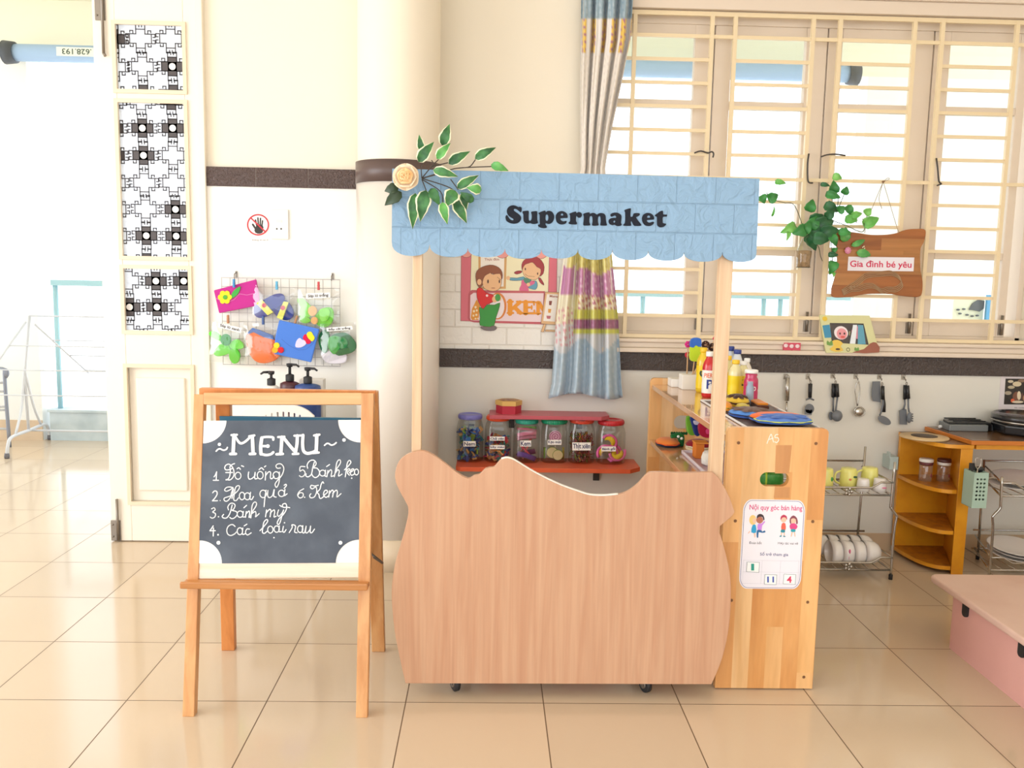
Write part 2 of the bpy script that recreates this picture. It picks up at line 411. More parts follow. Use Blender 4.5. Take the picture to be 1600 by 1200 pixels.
# round column
cx, cy, cr = -.384, 3.715, .167
b = MB(); b.lathe([(cr, 0), (cr, 3)], (cx, cy, 0), 64, cap=False); struct(b.build('wall_column', mat('column_paint', '#efe5d2', .55, bump=(20, .06)), origin=O0))
b = MB(); b.lathe([(cr+.006, .135), (cr+.006, 1.592)], (cx, cy, 0), 64); struct(b.build('wall_tiles_column', mat('pearly_column_tile', '#eae3da', .28, bump=(8, .18, .012)), origin=O0))
b = MB(); b.lathe([(cr+.0085, 1.592), (cr+.0085, 1.678)], (cx, cy, 0), 64); struct(b.build('trim_3', mat('dark_column_tile', '#5b4a47', .35), origin=O0))
b = MB(); b.lathe([(cr+.012, 0), (cr+.012, .135)], (cx, cy, 0), 64); struct(b.build('baseboard_column', mat('cream_skirting_tile', '#e2cfb4', .4), origin=O0))

# ------------------------------------------------------------------ door leaf (the second leaf stands open, out of view)
DX0, DX1, DY = -1.697, -1.262, WY-.012
d1 = setting('door_1', (DX0, DY, 0))
def X_(px, py, Y): return P(px, py, Y).x
def Z_(px, py, Y): return P(px, py, Y).z
panes = []
for (x0, y0, x1, y1) in ((181, 38, 286, 142), (187.5, 160, 292, 402), (193.5, 419, 298, 518)):
    xm = .5*(x0+x1); ym = .5*(y0+y1)
    panes.append((X_(x0, ym, DY), X_(x1, ym, DY), Z_(xm, y1, DY), Z_(xm, y0, DY)))
px0 = sum(p[0] for p in panes)/3; px1 = sum(p[1] for p in panes)/3
pz = [(p[2], p[3]) for p in panes]
lz = (.185, .80)                                            # lower wooden panel
b = MB(); y0, y1 = DY, DY+.045
b.box(DX0, px0, y0, y1, .004, 2.7); b.box(px1, DX1, y0, y1, .004, 2.7)
zs = [.004, lz[0], lz[1], pz[2][0], pz[2][1], pz[1][0], pz[1][1], pz[0][0], pz[0][1], 2.7]
for i in range(0, len(zs), 2): b.box(px0, px1, y0, y1, zs[i], zs[i+1])
b.build('leaf_frame', M_door, d1, bevel=.003)
b = MB(); b.box(px0, px1, DY+.02, DY+.032, *lz); b.box(px0+.035, px1-.035, DY+.008, DY+.03, lz[0]+.05, lz[1]-.05)
b.build('lower_panel', M_door, d1, bevel=.006)
b = MB()
for z0, z1 in pz+[lz]:
    for a in ((px0-.012, px0+.004, z0-.012, z1+.012), (px1-.004, px1+.012, z0-.012, z1+.012), (px0+.004, px1-.004, z0-.012, z0+.004), (px0+.004, px1-.004, z1-.004, z1+.012)):
        b.box(a[0], a[1], DY-.009, DY, a[2], a[3])
b.build('moulding', mat('ivory_moulding', '#e8d6bb', .45), d1)
M_film = mat('dark_grey_print', '#4c4648', .5)
M_fglass = clear('frosted_door_glass', '#f4f8ff', gloss=.06, opaque=.75, rough=.3)
def motif(rects, cx, cz, fill, s, discs):
    t = .0022
    def R_(x0, x1, z0, z1): rects.append((cx+x0*s, cx+x1*s, cz+z0*s, cz+z1*s))
    def ln(x0, z0, x1, z1):
        w = 6.2
        R_(min(x0, x1)-w/2, max(x0, x1)+w/2, min(z0, z1)-w/2, max(z0, z1)+w/2)
    if fill: R_(-64, 64, -27, 27); R_(-27, 27, -54, 54)
    for q in (-1, 1):
        ln(-27, q*54, 27, q*54); ln(q*64, -27, q*64, 27)
        for p in (-1, 1):
            ln(p*27, q*27, p*64, q*27); ln(p*27, q*27, p*27, q*82)
            ln(p*27, q*82, p*8, q*82); ln(p*8, q*82, p*8, q*68)
            ln(p*64, q*27, p*86, q*27); ln(p*86, q*27, p*86, q*9); ln(p*86, q*9, p*74, q*9)
            ln(p*44, q*27, p*44, q*46); ln(p*44, q*46, p*62, q*46); ln(p*62, q*46, p*62, q*36)
    if fill or discs: return (cx, cz, 20*s)
def make_pane(i, spots, s):
    x0, x1 = panes[i][0], panes[i][1]; z0, z1 = pz[i]
    g = MB(); g.box(px0-.004, px1+.004, DY+.018, DY+.022, z0-.004, z1+.004); pane = g.build('pane', M_fglass, d1)
    rects = []; ds = []
    for (x, z, fill) in spots:
        n0 = len(rects); dsc = motif(rects, x, z, fill, s, False)
        if dsc and x0 < dsc[0]-dsc[2] and dsc[0]+dsc[2] < x1 and z0 < dsc[1]-dsc[2] and dsc[1]+dsc[2] < z1: ds.append(dsc)
    m = MB()
    for (a, b_, c, d) in rects:
        a = max(a, px0); b_ = min(b_, px1); c = max(c, z0); d = min(d, z1)
        if b_-a > .0004 and d-c > .0004: m.face([(a, DY+.0172, c), (b_, DY+.0172, c), (b_, DY+.0172, d), (a, DY+.0172, d)])
    m.build('printed_pattern', M_film, pane)
    m = MB()
    for (x, z, r) in ds: m.face([(x+r*math.cos(k*PI/10), DY+.0166, z+r*math.sin(k*PI/10)) for k in range(20)])
    if ds: m.build('white_dots', flat('#f6f4f2', .5), pane)
def spots_from(lst): return [(X_(ox+x/4, oy+y/4, DY), Z_(ox+x/4, oy+y/4, DY), f) for (ox, oy, x, y, f) in lst]
s_ = 1/4*WY/CF
make_pane(0, spots_from([(0, 0, 700, 237, 1), (0, 0, 868, 235, 0), (0, 0, 1057, 235, 0), (0, 0, 705, 412, 0), (0, 0, 880, 410, 0), (0, 0, 1068, 410, 1), (0, 0, 700, 585, 0), (0, 0, 887, 585, 1), (0, 0, 1075, 585, 1)]), s_)
make_pane(1, spots_from([(0, 0, 690, 622, 0), (0, 0, 870, 622, 0), (0, 0, 1060, 622, 1), (0, 0, 692, 797, 1), (0, 0, 880, 797, 1), (0, 0, 1070, 797, 1), (0, 0, 700, 968, 1), (0, 0, 887, 968, 1), (0, 0, 1072, 968, 0),
    (0, 0, 705, 1140, 0), (0, 0, 892, 1140, 0), (0, 0, 1075, 1140, 0), (0, 300, 710, 105, 0), (0, 300, 900, 105, 0), (0, 300, 1088, 107, 1), (0, 300, 715, 272, 0), (0, 300, 905, 272, 1), (0, 300, 1093, 275, 1), (0, 300, 908, 440, 1), (0, 300, 1095, 440, 0), (0, 300, 718, 440, 0)]), s_)
make_pane(2, spots_from([(0, 300, 790, 552, 0), (0, 300, 965, 557, 1), (0, 300, 1140, 557, 1), (0, 300, 800, 720, 1), (0, 300, 972, 720, 1), (0, 300, 1150, 722, 0), (0, 300, 800, 885, 0), (0, 300, 978, 885, 0), (0, 300, 1150, 885, 0)]), s_)
def bolt(zlo, zhi, zp0, zp1, x):
    b = MB(); b.box(x-.022, x+.022, DY-.006, DY, zp0, zp1); p = b.build('bolt_plate', M_steel, d1, bevel=.002)
    b = MB(); b.tube([(x+.012, DY-.012, zlo), (x+.012, DY-.012, zhi)], .006, 10)
    if zlo > 1: b.tube([(x+.012, DY-.012, zlo), (x+.02, DY-.016, zlo-.012)], .006, 10)
    for q in (zp0+.02, zp1-.02): b.ball((x-.012, DY-.008, q), .004, seg=8)
    b.build('bolt_rod', M_steel, p)
bolt(Z_(156, 84, DY), 2.6, Z_(156, 32, DY), 2.45, X_(157, 20, DY))
bolt(.01, .20, .005, .10, X_(181, 810, DY))
b = MB(); b.box(DX1+.003, DX1+.03, WY-.03, WY+.12, 0, 2.72); b.box(-2.95, DX1+.03, WY-.02, WY+.1, 2.70, 2.76); struct(b.build('trim_4', M_door, origin=O0, bevel=.003))

# ------------------------------------------------------------------ barred window
w1 = setting('window_1', (1.44, WY, WZ0))
b = MB()                                                    # moulded lintel and sill
b.box(WX0-.06, 3.2, WY-.035, WY, WZ1, WZ1+.055); b.box(WX0-.06, 3.2, WY-.05, WY, WZ1+.055, WZ1+.085)
b.build('lintel_moulding', M_frame, w1, bevel=.004)
b = MB()
for z0, z1, d in ((.905, .925, .05), (.925, .950, .028), (.950, .966, .04)): b.box(WX0-.02, 3.2, WY-d, WY+.06, z0, z1)
b.build('sill', M_frame, w1, bevel=.004)
b = MB()                                                    # fixed frame
for a in ((WX0, WX0+.04, WZ0, WZ1), (WX1-.025, WX1, WZ0, WZ1), (WX0, WX1, WZ1-.04, WZ1), (WX0, WX1, WZ0, WZ0+.03)): b.box(a[0], a[1], WY+.05, WY+.15, a[2], a[3])
b.build('frame', M_frame, w1, bevel=.003)
SY = WY+.075                                                # casements stand in the reveal
M_pane = clear('window_glass', '#fbfeff', gloss=.02, rough=.02)
def sx_(px): return X_(px, 90, SY)
for (g0, g1, a0, a1) in ((945, 1084, 925, 1113), (1141, 1257, 1115, 1289), (1313, 1426, 1291, 1454), (1481, 1590, 1456, 1603)):
    g0, g1, a0, a1 = map(sx_, (g0, g1, a0, a1)); a0 = max(a0, WX0+.04); a1 = min(a1, WX1-.025)
    k = .5*(1313+1426); ym = [Z_(1370, q, SY) for q in (520, 499, 403, 392, 177, 165, 66, 35)]
    ym[0] = WZ0+.03; ym[-1] = WZ1-.04
    b = MB(); y0, y1 = SY-.02, SY+.02
    b.box(a0, g0, y0, y1, ym[0], ym[-1]); b.box(g1, a1, y0, y1, ym[0], ym[-1])
    for q in (0, 2, 4, 6): b.box(g0, g1, y0, y1, ym[q], ym[q+1])
    sash = b.build('sash', M_frame, w1, bevel=.003)
    for q in (1, 3, 5):
        b = MB(); b.box(g0-.004, g1+.004, SY-.002, SY+.002, ym[q]-.004, ym[q+1]+.004); b.build('pane', M_pane, sash)
    b = MB(); xs = a1-.02                                   # bottom bolt
    b.tube([(xs, SY-.03, ym[0]+.01), (xs, SY-.03, ym[0]+.1)], .006, 8); b.box(xs-.012, xs+.012, SY-.027, SY-.02, ym[0]+.01, ym[0]+.06)
    b.build('sash_bolt', M_steel, sash)
# security grille on the room side
grille = MB(); GY = WY-.012
zrow = [Z_(1372, q, GY) for q in (29.5, 64.5, 101, 137.5, 174, 211, 247.5, 284, 319, 355, 391, 427, 463, 499, 531)]
vx = [X_(.5*(a+c), .5*(d+e), GY) for a, c, d, e in ((995, 973, 24, 526), (1113, 1091, 27, 527), (1155, 1120, 28, 527), (1272.5, 1241, 29, 526), (1315, 1281, 31, 527), (1430, 1394, 34, 528), (1474, 1435, 36, 529), (1588, 1549, 39, 531), (1629, 1589, 41, 532))]
vx = [WX0+.02]+vx[:-1]+[WX1-.02]
grille.box(WX0, WX1, GY-.006, GY+.006, zrow[0]-.009, zrow[0]+.009)
gr = grille.build('security_grille', M_grille, w1)
for i, z in enumerate(zrow[1:], 1):
    full = i in (1, 7, 13, 14)
    spans = [(WX0, WX1)] if full else [(vx[0], vx[2]), (vx[3], vx[4]), (vx[5], vx[6]), (vx[7], vx[8])]
    if full:
        b = MB(); b.box(WX0, WX1, GY-.005, GY+.005, z-.0075, z+.0075); b.build('cross_bar', M_grille, gr)
    else:
        for a, c in spans:
            b = MB(); b.box(a, c, GY-.005, GY+.005, z-.0072, z+.0072); b.build('cross_bar', M_grille, gr)
for x in vx[1:-1]:
    b = MB(); b.box(x-.0085, x+.0085, GY-.008, GY+.008, zrow[-1], zrow[0]); b.build('upright_bar', M_grille, gr)
zf = lambda x, y: P(x, y, GY-.015)
for pts in ([(1085, 239), (1095, 236), (1106, 239), (1112, 237), (1115, 240), (1114, 246)], [(1264, 240), (1262, 255), (1262, 278), (1264, 285), (1270, 286)], [(1283, 245), (1292, 242), (1306, 241), (1321, 243)], [(1463, 247), (1465, 262), (1467, 283), (1471, 287), (1464, 290)]):
    b = MB(); b.tube(catmull([zf(*p) for p in pts], 3), .0035, 6); b.build('stay_hook', M_dark, w1)

# ------------------------------------------------------------------ balcony beyond the door and window
BY = 6.26
M_bal = mat('white_balcony_paint', '#f2f3f0', .7)
b = MB(); b.box(-5.5, 4.6, WY+.2, 6.5, 3.02, 3.12); struct(b.build('balcony_ceiling', mat('balcony_ceiling_paint', '#f3efd9', .8), origin=O0))
b = MB(); b.box(-5.5, 4.6, BY+.05, BY+.2, 2.66, 3.02); struct(b.build('balcony_beam', mat('balcony_beam_paint', '#f1f0dc', .8), origin=O0))
b = MB(); b.box(-4.3, X_(66, 640, BY), BY, BY+.2, 0, 2.7); b.box(2.62, 4.6, BY+.05, BY+.2, .0, 2.66); struct(b.build('balcony_wall', M_bal, origin=O0))
b = MB(); b.box(-4.3, X_(66, 640, BY), BY-.012, BY, 0, Z_(30, 656, BY)); struct(b.build('baseboard_balcony', mat('balcony_skirting', '#d9c2a6', .5), origin=O0))
b = MB(); b.box(X_(78, 660, BY), 2.62, BY, BY+.14, 0, .205); b.box(X_(78, 660, BY)-.01, 2.62, BY-.012, BY+.15, .205, .222); struct(b.build('balcony_kerb', mat('kerb_paint', '#c9d6dc', .7, vary=(6, '#b4c4cc')), origin=O0))
rl = thing('balcony_railing', 'pale blue metal balcony railing standing on the low kerb outside', 'railing', (0, BY+.07, .222))
M_rail = mat('pale_blue_railing', '#a3cdd8', .5)
zr = Z_(1100, 461, BY+.07)
b = MB(); b.box(X_(93, 600, BY+.07)-.02, 2.6, BY+.045, BY+.095, zr-.02, zr+.02); b.build('top_rail', M_rail, rl)
for x in (X_(93, 600, BY+.07), -1.9, -.9, .1, 1.1, X_(1193, 480, BY+.07), X_(1219, 480, BY+.07)):
    b = MB(); b.tube([(x, BY+.07, .222), (x, BY+.07, zr)], .018, 8); b.build('post', M_rail, rl)
aw = thing('rolled_awning', 'rolled up blue awning on a long tube under the balcony beam', 'awning', (-.4, 6.12, 2.6))
aL = P(17, 77, 6.12); aR = P(1331, 121, 6.12); zc = (aL.z+aR.z)/2; ra = .056
b = MB(); b.tube([(aL.x, 6.12, zc), (aR.x, 6.12, zc)], ra, 16); b.build('fabric_roll', mat('blue_awning_cloth', '#a4bfdc', .6, bump=(20, .3)), aw)
for x, q in ((aL.x, -1), (aR.x, 1)):
    b = MB(); b.lathe([(ra, 0), (ra+.012, .0), (ra+.02, .07), (ra*.7, .08)], (x-q*.03, 6.12, zc), 18, (q, 0, 0)); b.build('end_cap', flat('#4b4f55', .5), aw)
b = MB(); x0, x1 = X_(88, 80, 6.06), X_(150, 80, 6.06); b.box(x0, x1, 6.12-ra-.004, 6.12-ra+.002, zc-.026, zc+.03); lab = b.build('label_strip', flat('#eef3e6'), aw)
b = MB(); Yt = 6.12-ra-.0055
a = Vector((X_(143, 84, Yt), Yt, zc+.02)); put_text(b, '.628.193', a, Vector((X_(97, 84, Yt)-a.x, 0, 0)), Vector((0, 0, -.036)), .01); b.build('lettering', flat('#4a5a50'), lab)
b = MB()                                                    # painted board and hedge seen beyond the right casement
hb = thing('blue_board', 'narrow bright blue board standing upright behind the rightmost window casement', 'board', P(1551, 500, 5.2))
b.box(X_(1542, 480, 5.2), X_(1561, 480, 5.2), 5.2, 5.22, 0, Z_(1551, 461, 5.2)); b.build('panel', flat('#58a9de'), hb)
cb_ = MB(); cb_.box(X_(1490, 480, 5.24), X_(1537, 480, 5.24), 5.24, 5.25, 0, Z_(1500, 465, 5.24)); tag(cb_.build('notice_board', flat('#e8ecd6')), 'pale cream board beside the blue board outside the window', 'board')
pb = MB()
pp = [(1513, 484), (1519, 474), (1528, 468), (1538, 470), (1537, 482), (1530, 487), (1521, 485)]
pb.prism([P(x, y, 5.236) for x, y in pp], (0, -.004, 0))
for x, y in ((1500, 490), (1506, 483), (1511, 492), (1497, 484), (1519, 494), (1527, 493)): pb.ball(P(x, y, 5.232), .012, .004, .006, 8)
tag(pb.build('leaf_cutout', flat('#56606a')), 'dark grey leaf shaped cutout stuck on the cream board outside', 'decoration')
# ================================================================== MARKET STALL
M_lam = wood('beech_laminate', '#cda283', '#c29273', 'Z', 5, 26, .38, coat=.1, rings=1.2)
M_pine = wood('pale_pine', '#e0c3a0', '#d3ad88', 'Z', 10, 18, .5, rings=.4)
SYF = 2.45                                                   # face of the counter panel
st = thing('market_stall', 'play market stall with wavy beech front panel, two posts and blue scalloped sign', 'market stall', (.24, SYF+.1, 0))
st['_o'] = (.24, SYF+.1, 0)
zf = zoom(590, 680, 2.712, SYF)
out = [(118, 1052), (95, 950), (72, 830), (60, 700), (62, 620), (75, 540), (95, 470), (115, 400), (128, 345), (130, 310), (120, 285), (95, 240), (78, 200), (74, 160), (88, 115), (120, 85), (160, 70), (200, 68), (245, 90), (300, 130), (345, 165), (385, 184), (410, 172), (435, 165), (455, 145), (475, 138), (495, 135), (510, 118), (525, 103), (550, 98), (580, 108), (640, 145), (700, 178), (780, 215), (850, 240), (900, 255), (960, 258), (1020, 253), (1060, 240), (1100, 212), (1125, 185), (1145, 165), (1170, 157), (1300, 160), (1410, 158), (1435, 170), (1455, 195), (1490, 260), (1508, 310), (1512, 325), (1500, 345), (1470, 370), (1445, 395), (1455, 430), (1475, 500), (1492, 580), (1498, 650), (1495, 750), (1485, 840), (1465, 930), (1440, 1000), (1415, 1056)]
cs = catmull([zf(*p) for p in out], 3)
b = MB(); b.prism(cs, (0, .018, 0)); b.build('front_panel', M_lam, st, bevel=.0015)
edge = [zf(x, y) for x, y in out[28:38]]
b = MB(); b.tube([p+Vector((0, .009, .001)) for p in catmull(edge, 4)], .004, 6, sq=(2.2, .6)); b.build('edge_strip', flat('#f6f3ea', .3), st)
b = MB(); zb = .07                                            # base board and back frame behind the panel
b.box(-.17, .64, SYF+.018, SYF+.16, .062, .08); b.build('base_board', M_lam, st, bevel=.002)
for (xa, xb) in (((645, 661), (644.5, 658)), ((1122, 1143), (1110, 1130))):
    xl = (X_(xa[0], 400, 2.485)+X_(xb[0], 700, 2.485))/2; xr = (X_(xa[1], 400, 2.485)+X_(xb[1], 700, 2.485))/2
    b = MB(); b.box(xl, xr, 2.4695, 2.4985, .08, 1.45); b.build('post', M_pine, st, bevel=.002)
def caster(x, y, turn):
    b = MB(); b.box(x-.02, x+.02, y-.02, y+.02, .055, .062); f = b.build('caster_bracket', M_steel, st)
    r = .024; d = Vector((math.cos(turn), math.sin(turn), 0)); c = Vector((x, y, r))+Vector((-d.y, d.x, 0))*.012
    b = MB(); b.lathe([(r*.8, -.009), (r, -.006), (r, .006), (r*.8, .009)], c, 20, (d.x, d.y, 0)); b.build('wheel', flat('#26272a', .5), f)
    b = MB(); b.lathe([(.011, -.0115), (.011, .0115)], c, 14, (d.x, d.y, 0))
    b.bar(c+d*.0125, Vector((x, y, .058))+d*.008, .012, .003, d); b.bar(c-d*.0125, Vector((x, y, .058))-d*.008, .012, .003, d); b.build('fork', M_steel, f)
for x, y, t in ((X_(714, 1078, 2.49), 2.49, .5), (X_(1012, 1080, 2.49), 2.49, .5), (-.05, 2.59, .3), (.49, 2.59, .9)): caster(x, y, t)
# scalloped sign board
GYS = 2.455
val = [(612, 377), (671, 380.6), (731, 387), (789, 388), (846, 389), (903, 389), (957, 389), (1013, 391), (1069, 393), (1129, 393), (1182, 396)]
bot = [(642, 400), (698, 401.6), (758, 402), (817, 404.5), (870, 404), (932, 406), (984, 406.5), (1042, 407.5), (1098, 409), (1154, 409.5)]
pts = [(613, 263.5), (785, 268), (1000, 273.5), (1187, 279)]
sc_pts = []
for i in range(10):
    (xa, ya), (xb, yb) = val[i], val[i+1]; bx, by = bot[i]
    for k in range(12 if i < 9 else 13):
        t = k/12; a = PI*t; x = (xa+xb)/2-(xb-xa)/2*math.cos(a); y = ya+(yb-ya)*t+(by-(ya+yb)/2)*(math.sin(a)**.75)
        sc_pts.append((x, y))
loop = [P(x, y, GYS) for x, y in pts[::-1]+sc_pts]
M_sign = brick_tiles('sky_blue_embossed_foam', ('#86a9c9', '#84a7c8'), .108, .08, .0021, .42, (24, .9, .008))
b = MB(); b.prism(loop, (0, .006, 0)); sign = b.build('sign_board', M_sign, st)
b = MB(); a = P(620, 300, GYS); c = P(1180, 300, GYS); b.box(a.x+.01, c.x-.01, GYS+.006, GYS+.014, a.z-.1, a.z+.05); b.build('backing_board', flat('#eee6da'), st)
L1 = [[(400, 170), (402, 200), (395, 240), (375, 245), (340, 215), (300, 190), (268, 188), (262, 215), (300, 245), (350, 280), (385, 320), (392, 365), (370, 410), (330, 440), (270, 452), (210, 445), (170, 430), (130, 400), (112, 350), (118, 310), (140, 298), (160, 325), (190, 365), (225, 388), (255, 385), (245, 360), (200, 335), (160, 300), (138, 250), (138, 205), (160, 160), (205, 130), (260, 122), (310, 138), (345, 155), (375, 148)],
 [(415, 250), (420, 230), (470, 222), (525, 222), (528, 270), (526, 340), (530, 385), (550, 400), (570, 385), (580, 350), (580, 285), (570, 262), (575, 238), (620, 230), (678, 230), (680, 300), (680, 380), (692, 420), (685, 445), (640, 455), (590, 455), (560, 440), (530, 445), (490, 448), (455, 430), (435, 395), (432, 330), (430, 285)],
 [(700, 265), (730, 245), (790, 222), (825, 220), (832, 245), (860, 225), (905, 222), (950, 245), (980, 300), (980, 360), (955, 420), (910, 452), (865, 455), (830, 440), (830, 470), (850, 500), (845, 525), (790, 532), (730, 520), (692, 490), (700, 470), (725, 455), (722, 400), (722, 320), (718, 285)],
 [(1010, 345), (1012, 300), (1040, 255), (1085, 230), (1130, 226), (1180, 245), (1215, 280), (1225, 325), (1218, 348), (1170, 350), (1100, 355), (1098, 380), (1120, 400), (1150, 410), (1195, 400), (1205, 415), (1190, 445), (1150, 462), (1100, 465), (1050, 445), (1020, 405)],
 [(1252, 275), (1280, 260), (1330, 242), (1372, 235), (1382, 262), (1410, 245), (1450, 248), (1478, 280), (1472, 320), (1445, 345), (1405, 340), (1385, 310), (1375, 330), (1372, 400), (1388, 430), (1385, 462), (1330, 466), (1270, 462), (1238, 445), (1245, 425), (1265, 405), (1268, 340), (1265, 300)]]
H1 = {2: [(850, 285), (832, 300), (828, 340), (832, 385), (848, 402), (868, 390), (878, 345), (870, 300)], 3: [(1120, 268), (1102, 285), (1102, 302), (1120, 305), (1142, 302), (1142, 280)]}
L2 = [[(15, 280), (60, 258), (125, 248), (135, 275), (170, 260), (220, 262), (260, 290), (290, 268), (340, 260), (390, 275), (415, 310), (420, 370), (428, 430), (440, 470), (425, 485), (340, 485), (320, 470), (328, 420), (325, 350), (315, 315), (295, 320), (280, 350), (280, 420), (292, 470), (270, 485), (190, 488), (172, 470), (180, 420), (180, 350), (165, 315), (140, 320), (128, 345), (125, 420), (142, 465), (125, 482), (40, 485), (15, 470), (22, 400), (25, 320)],
 [(500, 300), (510, 275), (550, 258), (600, 252), (650, 265), (690, 295), (700, 330), (695, 390), (690, 440), (705, 462), (690, 485), (640, 495), (600, 485), (575, 470), (540, 478), (490, 460), (468, 420), (475, 380), (510, 355), (560, 345), (600, 345), (600, 320), (580, 305), (545, 320), (515, 325)],
 [(750, 212), (790, 192), (862, 175), (865, 215), (860, 325), (900, 318), (915, 270), (960, 262), (1015, 265), (1028, 285), (1010, 310), (970, 330), (960, 345), (1000, 400), (1040, 450), (1052, 475), (1035, 490), (930, 490), (900, 450), (875, 405), (865, 430), (872, 470), (860, 490), (745, 488), (730, 470), (758, 440), (765, 370), (765, 290), (762, 245)],
 [(1065, 375), (1068, 330), (1095, 285), (1140, 262), (1190, 260), (1240, 278), (1275, 320), (1282, 360), (1275, 378), (1220, 382), (1155, 388), (1160, 415), (1185, 430), (1215, 428), (1255, 415), (1278, 425), (1270, 455), (1230, 485), (1180, 495), (1120, 480), (1080, 435)],
 [(1298, 295), (1340, 265), (1385, 230), (1440, 222), (1445, 285), (1510, 288), (1505, 325), (1440, 330), (1435, 400), (1440, 440), (1490, 450), (1490, 475), (1450, 508), (1400, 518), (1360, 505), (1335, 470), (1332, 400), (1330, 330), (1300, 315)]]
H2 = {1: [(570, 395), (555, 412), (560, 430), (575, 432), (588, 412), (582, 398)], 3: [(1180, 305), (1160, 320), (1158, 342), (1185, 345), (1208, 340), (1205, 315)]}
M_let = flat('#20242f', .7, spec=.2)
for (ox, LL, HH) in ((780, L1, H1), (910, L2, H2)):
    zf = zoom(ox, 310, 11.4286, GYS-.002)
    for i, lp in enumerate(LL):
        b = MB(); b.prism([zf(x, y) for x, y in catmull([Vector((x, y, 0)).to_3d() for x, y in lp], 2, True) for x, y in [(x, y)]] if False else [zf(v.x, v.y) for v in catmull([(x, y, 0) for x, y in lp], 2, True)], (0, .002, 0),
                          [[zf(v.x, v.y) for v in catmull([(x, y, 0) for x, y in HH[i]], 2, True)]] if i in HH else ())
        b.build('letter', M_let, sign)

# ------------------------------------------------------------------ flowers on the sign
M_lg = mat('deep_green_leaf', '#285c34', .45, vary=(30, '#4d8f4c')); M_lg2 = mat('bright_green_leaf', '#4f9a4e', .45, vary=(30, '#6fb45c'))
M_cream = flat('#eeeccb', .5); M_stem = flat('#4a4038', .6)
def leaf(name, base, tip, w, parent, m, rim=True, nrm=NY, cup=.12, n=9, heart=False):
    """one blade with a cream margin, folded along its midrib"""
    base = Vector(base); tip = Vector(tip); ax = tip-base; L_ = ax.length; t = ax.normalized()
    nrm = Vector(nrm); sd = t.cross(nrm).normalized(); nrm = sd.cross(t)
    def hw(u): return (math.sin(PI*u**.72)**.85)*(1-.25*u) if not heart else (math.sin(PI*min(1, (u*.965+.035))**.58)**.75)*(1-.12*u)
    inner = MB(); rows = []
    cols = [-1, -.78, -.4, 0, .4, .78, 1]
    for i in range(n+1):
        u = i/n; h = w*hw(min(max(u, .001), .999)); wob = 1+.06*math.sin(i*2.3)
        rows.append([base+ax*u+sd*(h*c*wob)+nrm*(abs(c)*h*cup*2-L_*.18*u*u+.01*math.sin(PI*u)) for c in cols])
    inner.mi = 0; vs = [[inner.bm.verts.new(p) for p in r] for r in rows]
    for a, c in zip(vs, vs[1:]):
        for k in range(6):
            f = inner.bm.faces.new((a[k], a[k+1], c[k+1], c[k])); f.smooth = True; f.material_index = 1 if (rim and (k in (0, 5))) else 0
    return inner.build(name, [m, M_cream], parent, solid=.0012)
z7 = zoom(580, 180, 5, GYS-.03)
sp = thing('leaf_spray', 'spray of variegated artificial leaves on dark stems pinned to the blue sign', 'artificial leaves', z7(400, 500))
hub = z7(395, 492)
LV = [((398, 285), (375, 155), 34, 0, 1), ((372, 370), (490, 215), 52, 0, 1), ((562, 250), (615, 82), 50, 0, 1), ((520, 355), (622, 235), 42, 1, 1), ((605, 380), (770, 283), 48, 0, 1), ((812, 345), (972, 258), 46, 0, 1), ((938, 395), (1068, 442), 36, 1, 0),
      ((492, 440), (680, 490), 44, 0, 1), ((672, 570), (838, 470), 44, 0, 1), ((860, 590), (748, 570), 46, 1, 1), ((800, 680), (700, 610), 36, 0, 0), ((660, 600), (590, 720), 66, 0, 1), ((345, 610), (322, 885), 56, 0, 1), ((430, 590), (385, 830), 66, 0, 1), ((470, 580), (540, 710), 42, 0, 0), ((560, 690), (600, 855), 44, 1, 1), ((655, 660), (745, 840), 54, 0, 1), ((720, 610), (745, 740), 44, 0, 1)]
for i, (a, c, w, br, rim) in enumerate(LV):
    off = Vector((0, -.012*(i % 4), 0))
    leaf('leaf', z7(*a)+off, z7(*c)+off+Vector((0, -.008, 0)), w/5*GYS/CF, sp, M_lg2 if br else M_lg, bool(rim))
b = MB()
for path in ([(395, 492), (600, 430), (700, 410), (930, 400), (950, 398)], [(700, 410), (770, 400), (815, 345)], [(395, 492), (470, 400), (530, 340)], [(395, 492), (390, 420), (400, 380)], [(470, 400), (600, 370)], [(470, 350), (520, 420)], [(395, 492), (500, 465)], [(395, 492), (590, 555), (660, 600)], [(395, 500), (540, 595), (560, 690)], [(395, 500), (430, 590)], [(620, 500), (680, 580)], [(530, 340), (560, 250)]):
    b.tube(catmull([z7(*p)+Vector((0, .004, 0)) for p in path], 4), .0016, 6)
b.build('stem', M_stem, sp)
ro = thing('artificial_rose', 'peach artificial rose with dark green leaves at the left end of the blue sign', 'artificial flower', z7(275, 490))
M_rose = mat('peach_petal', '#f6d3a2', .7, vary=(18, '#f3c183')); M_rose2 = mat('pale_petal', '#f7e2c4', .7)
rc = z7(275, 488)+Vector((0, -.005, 0)); rr_ = 110/5*GYS/CF
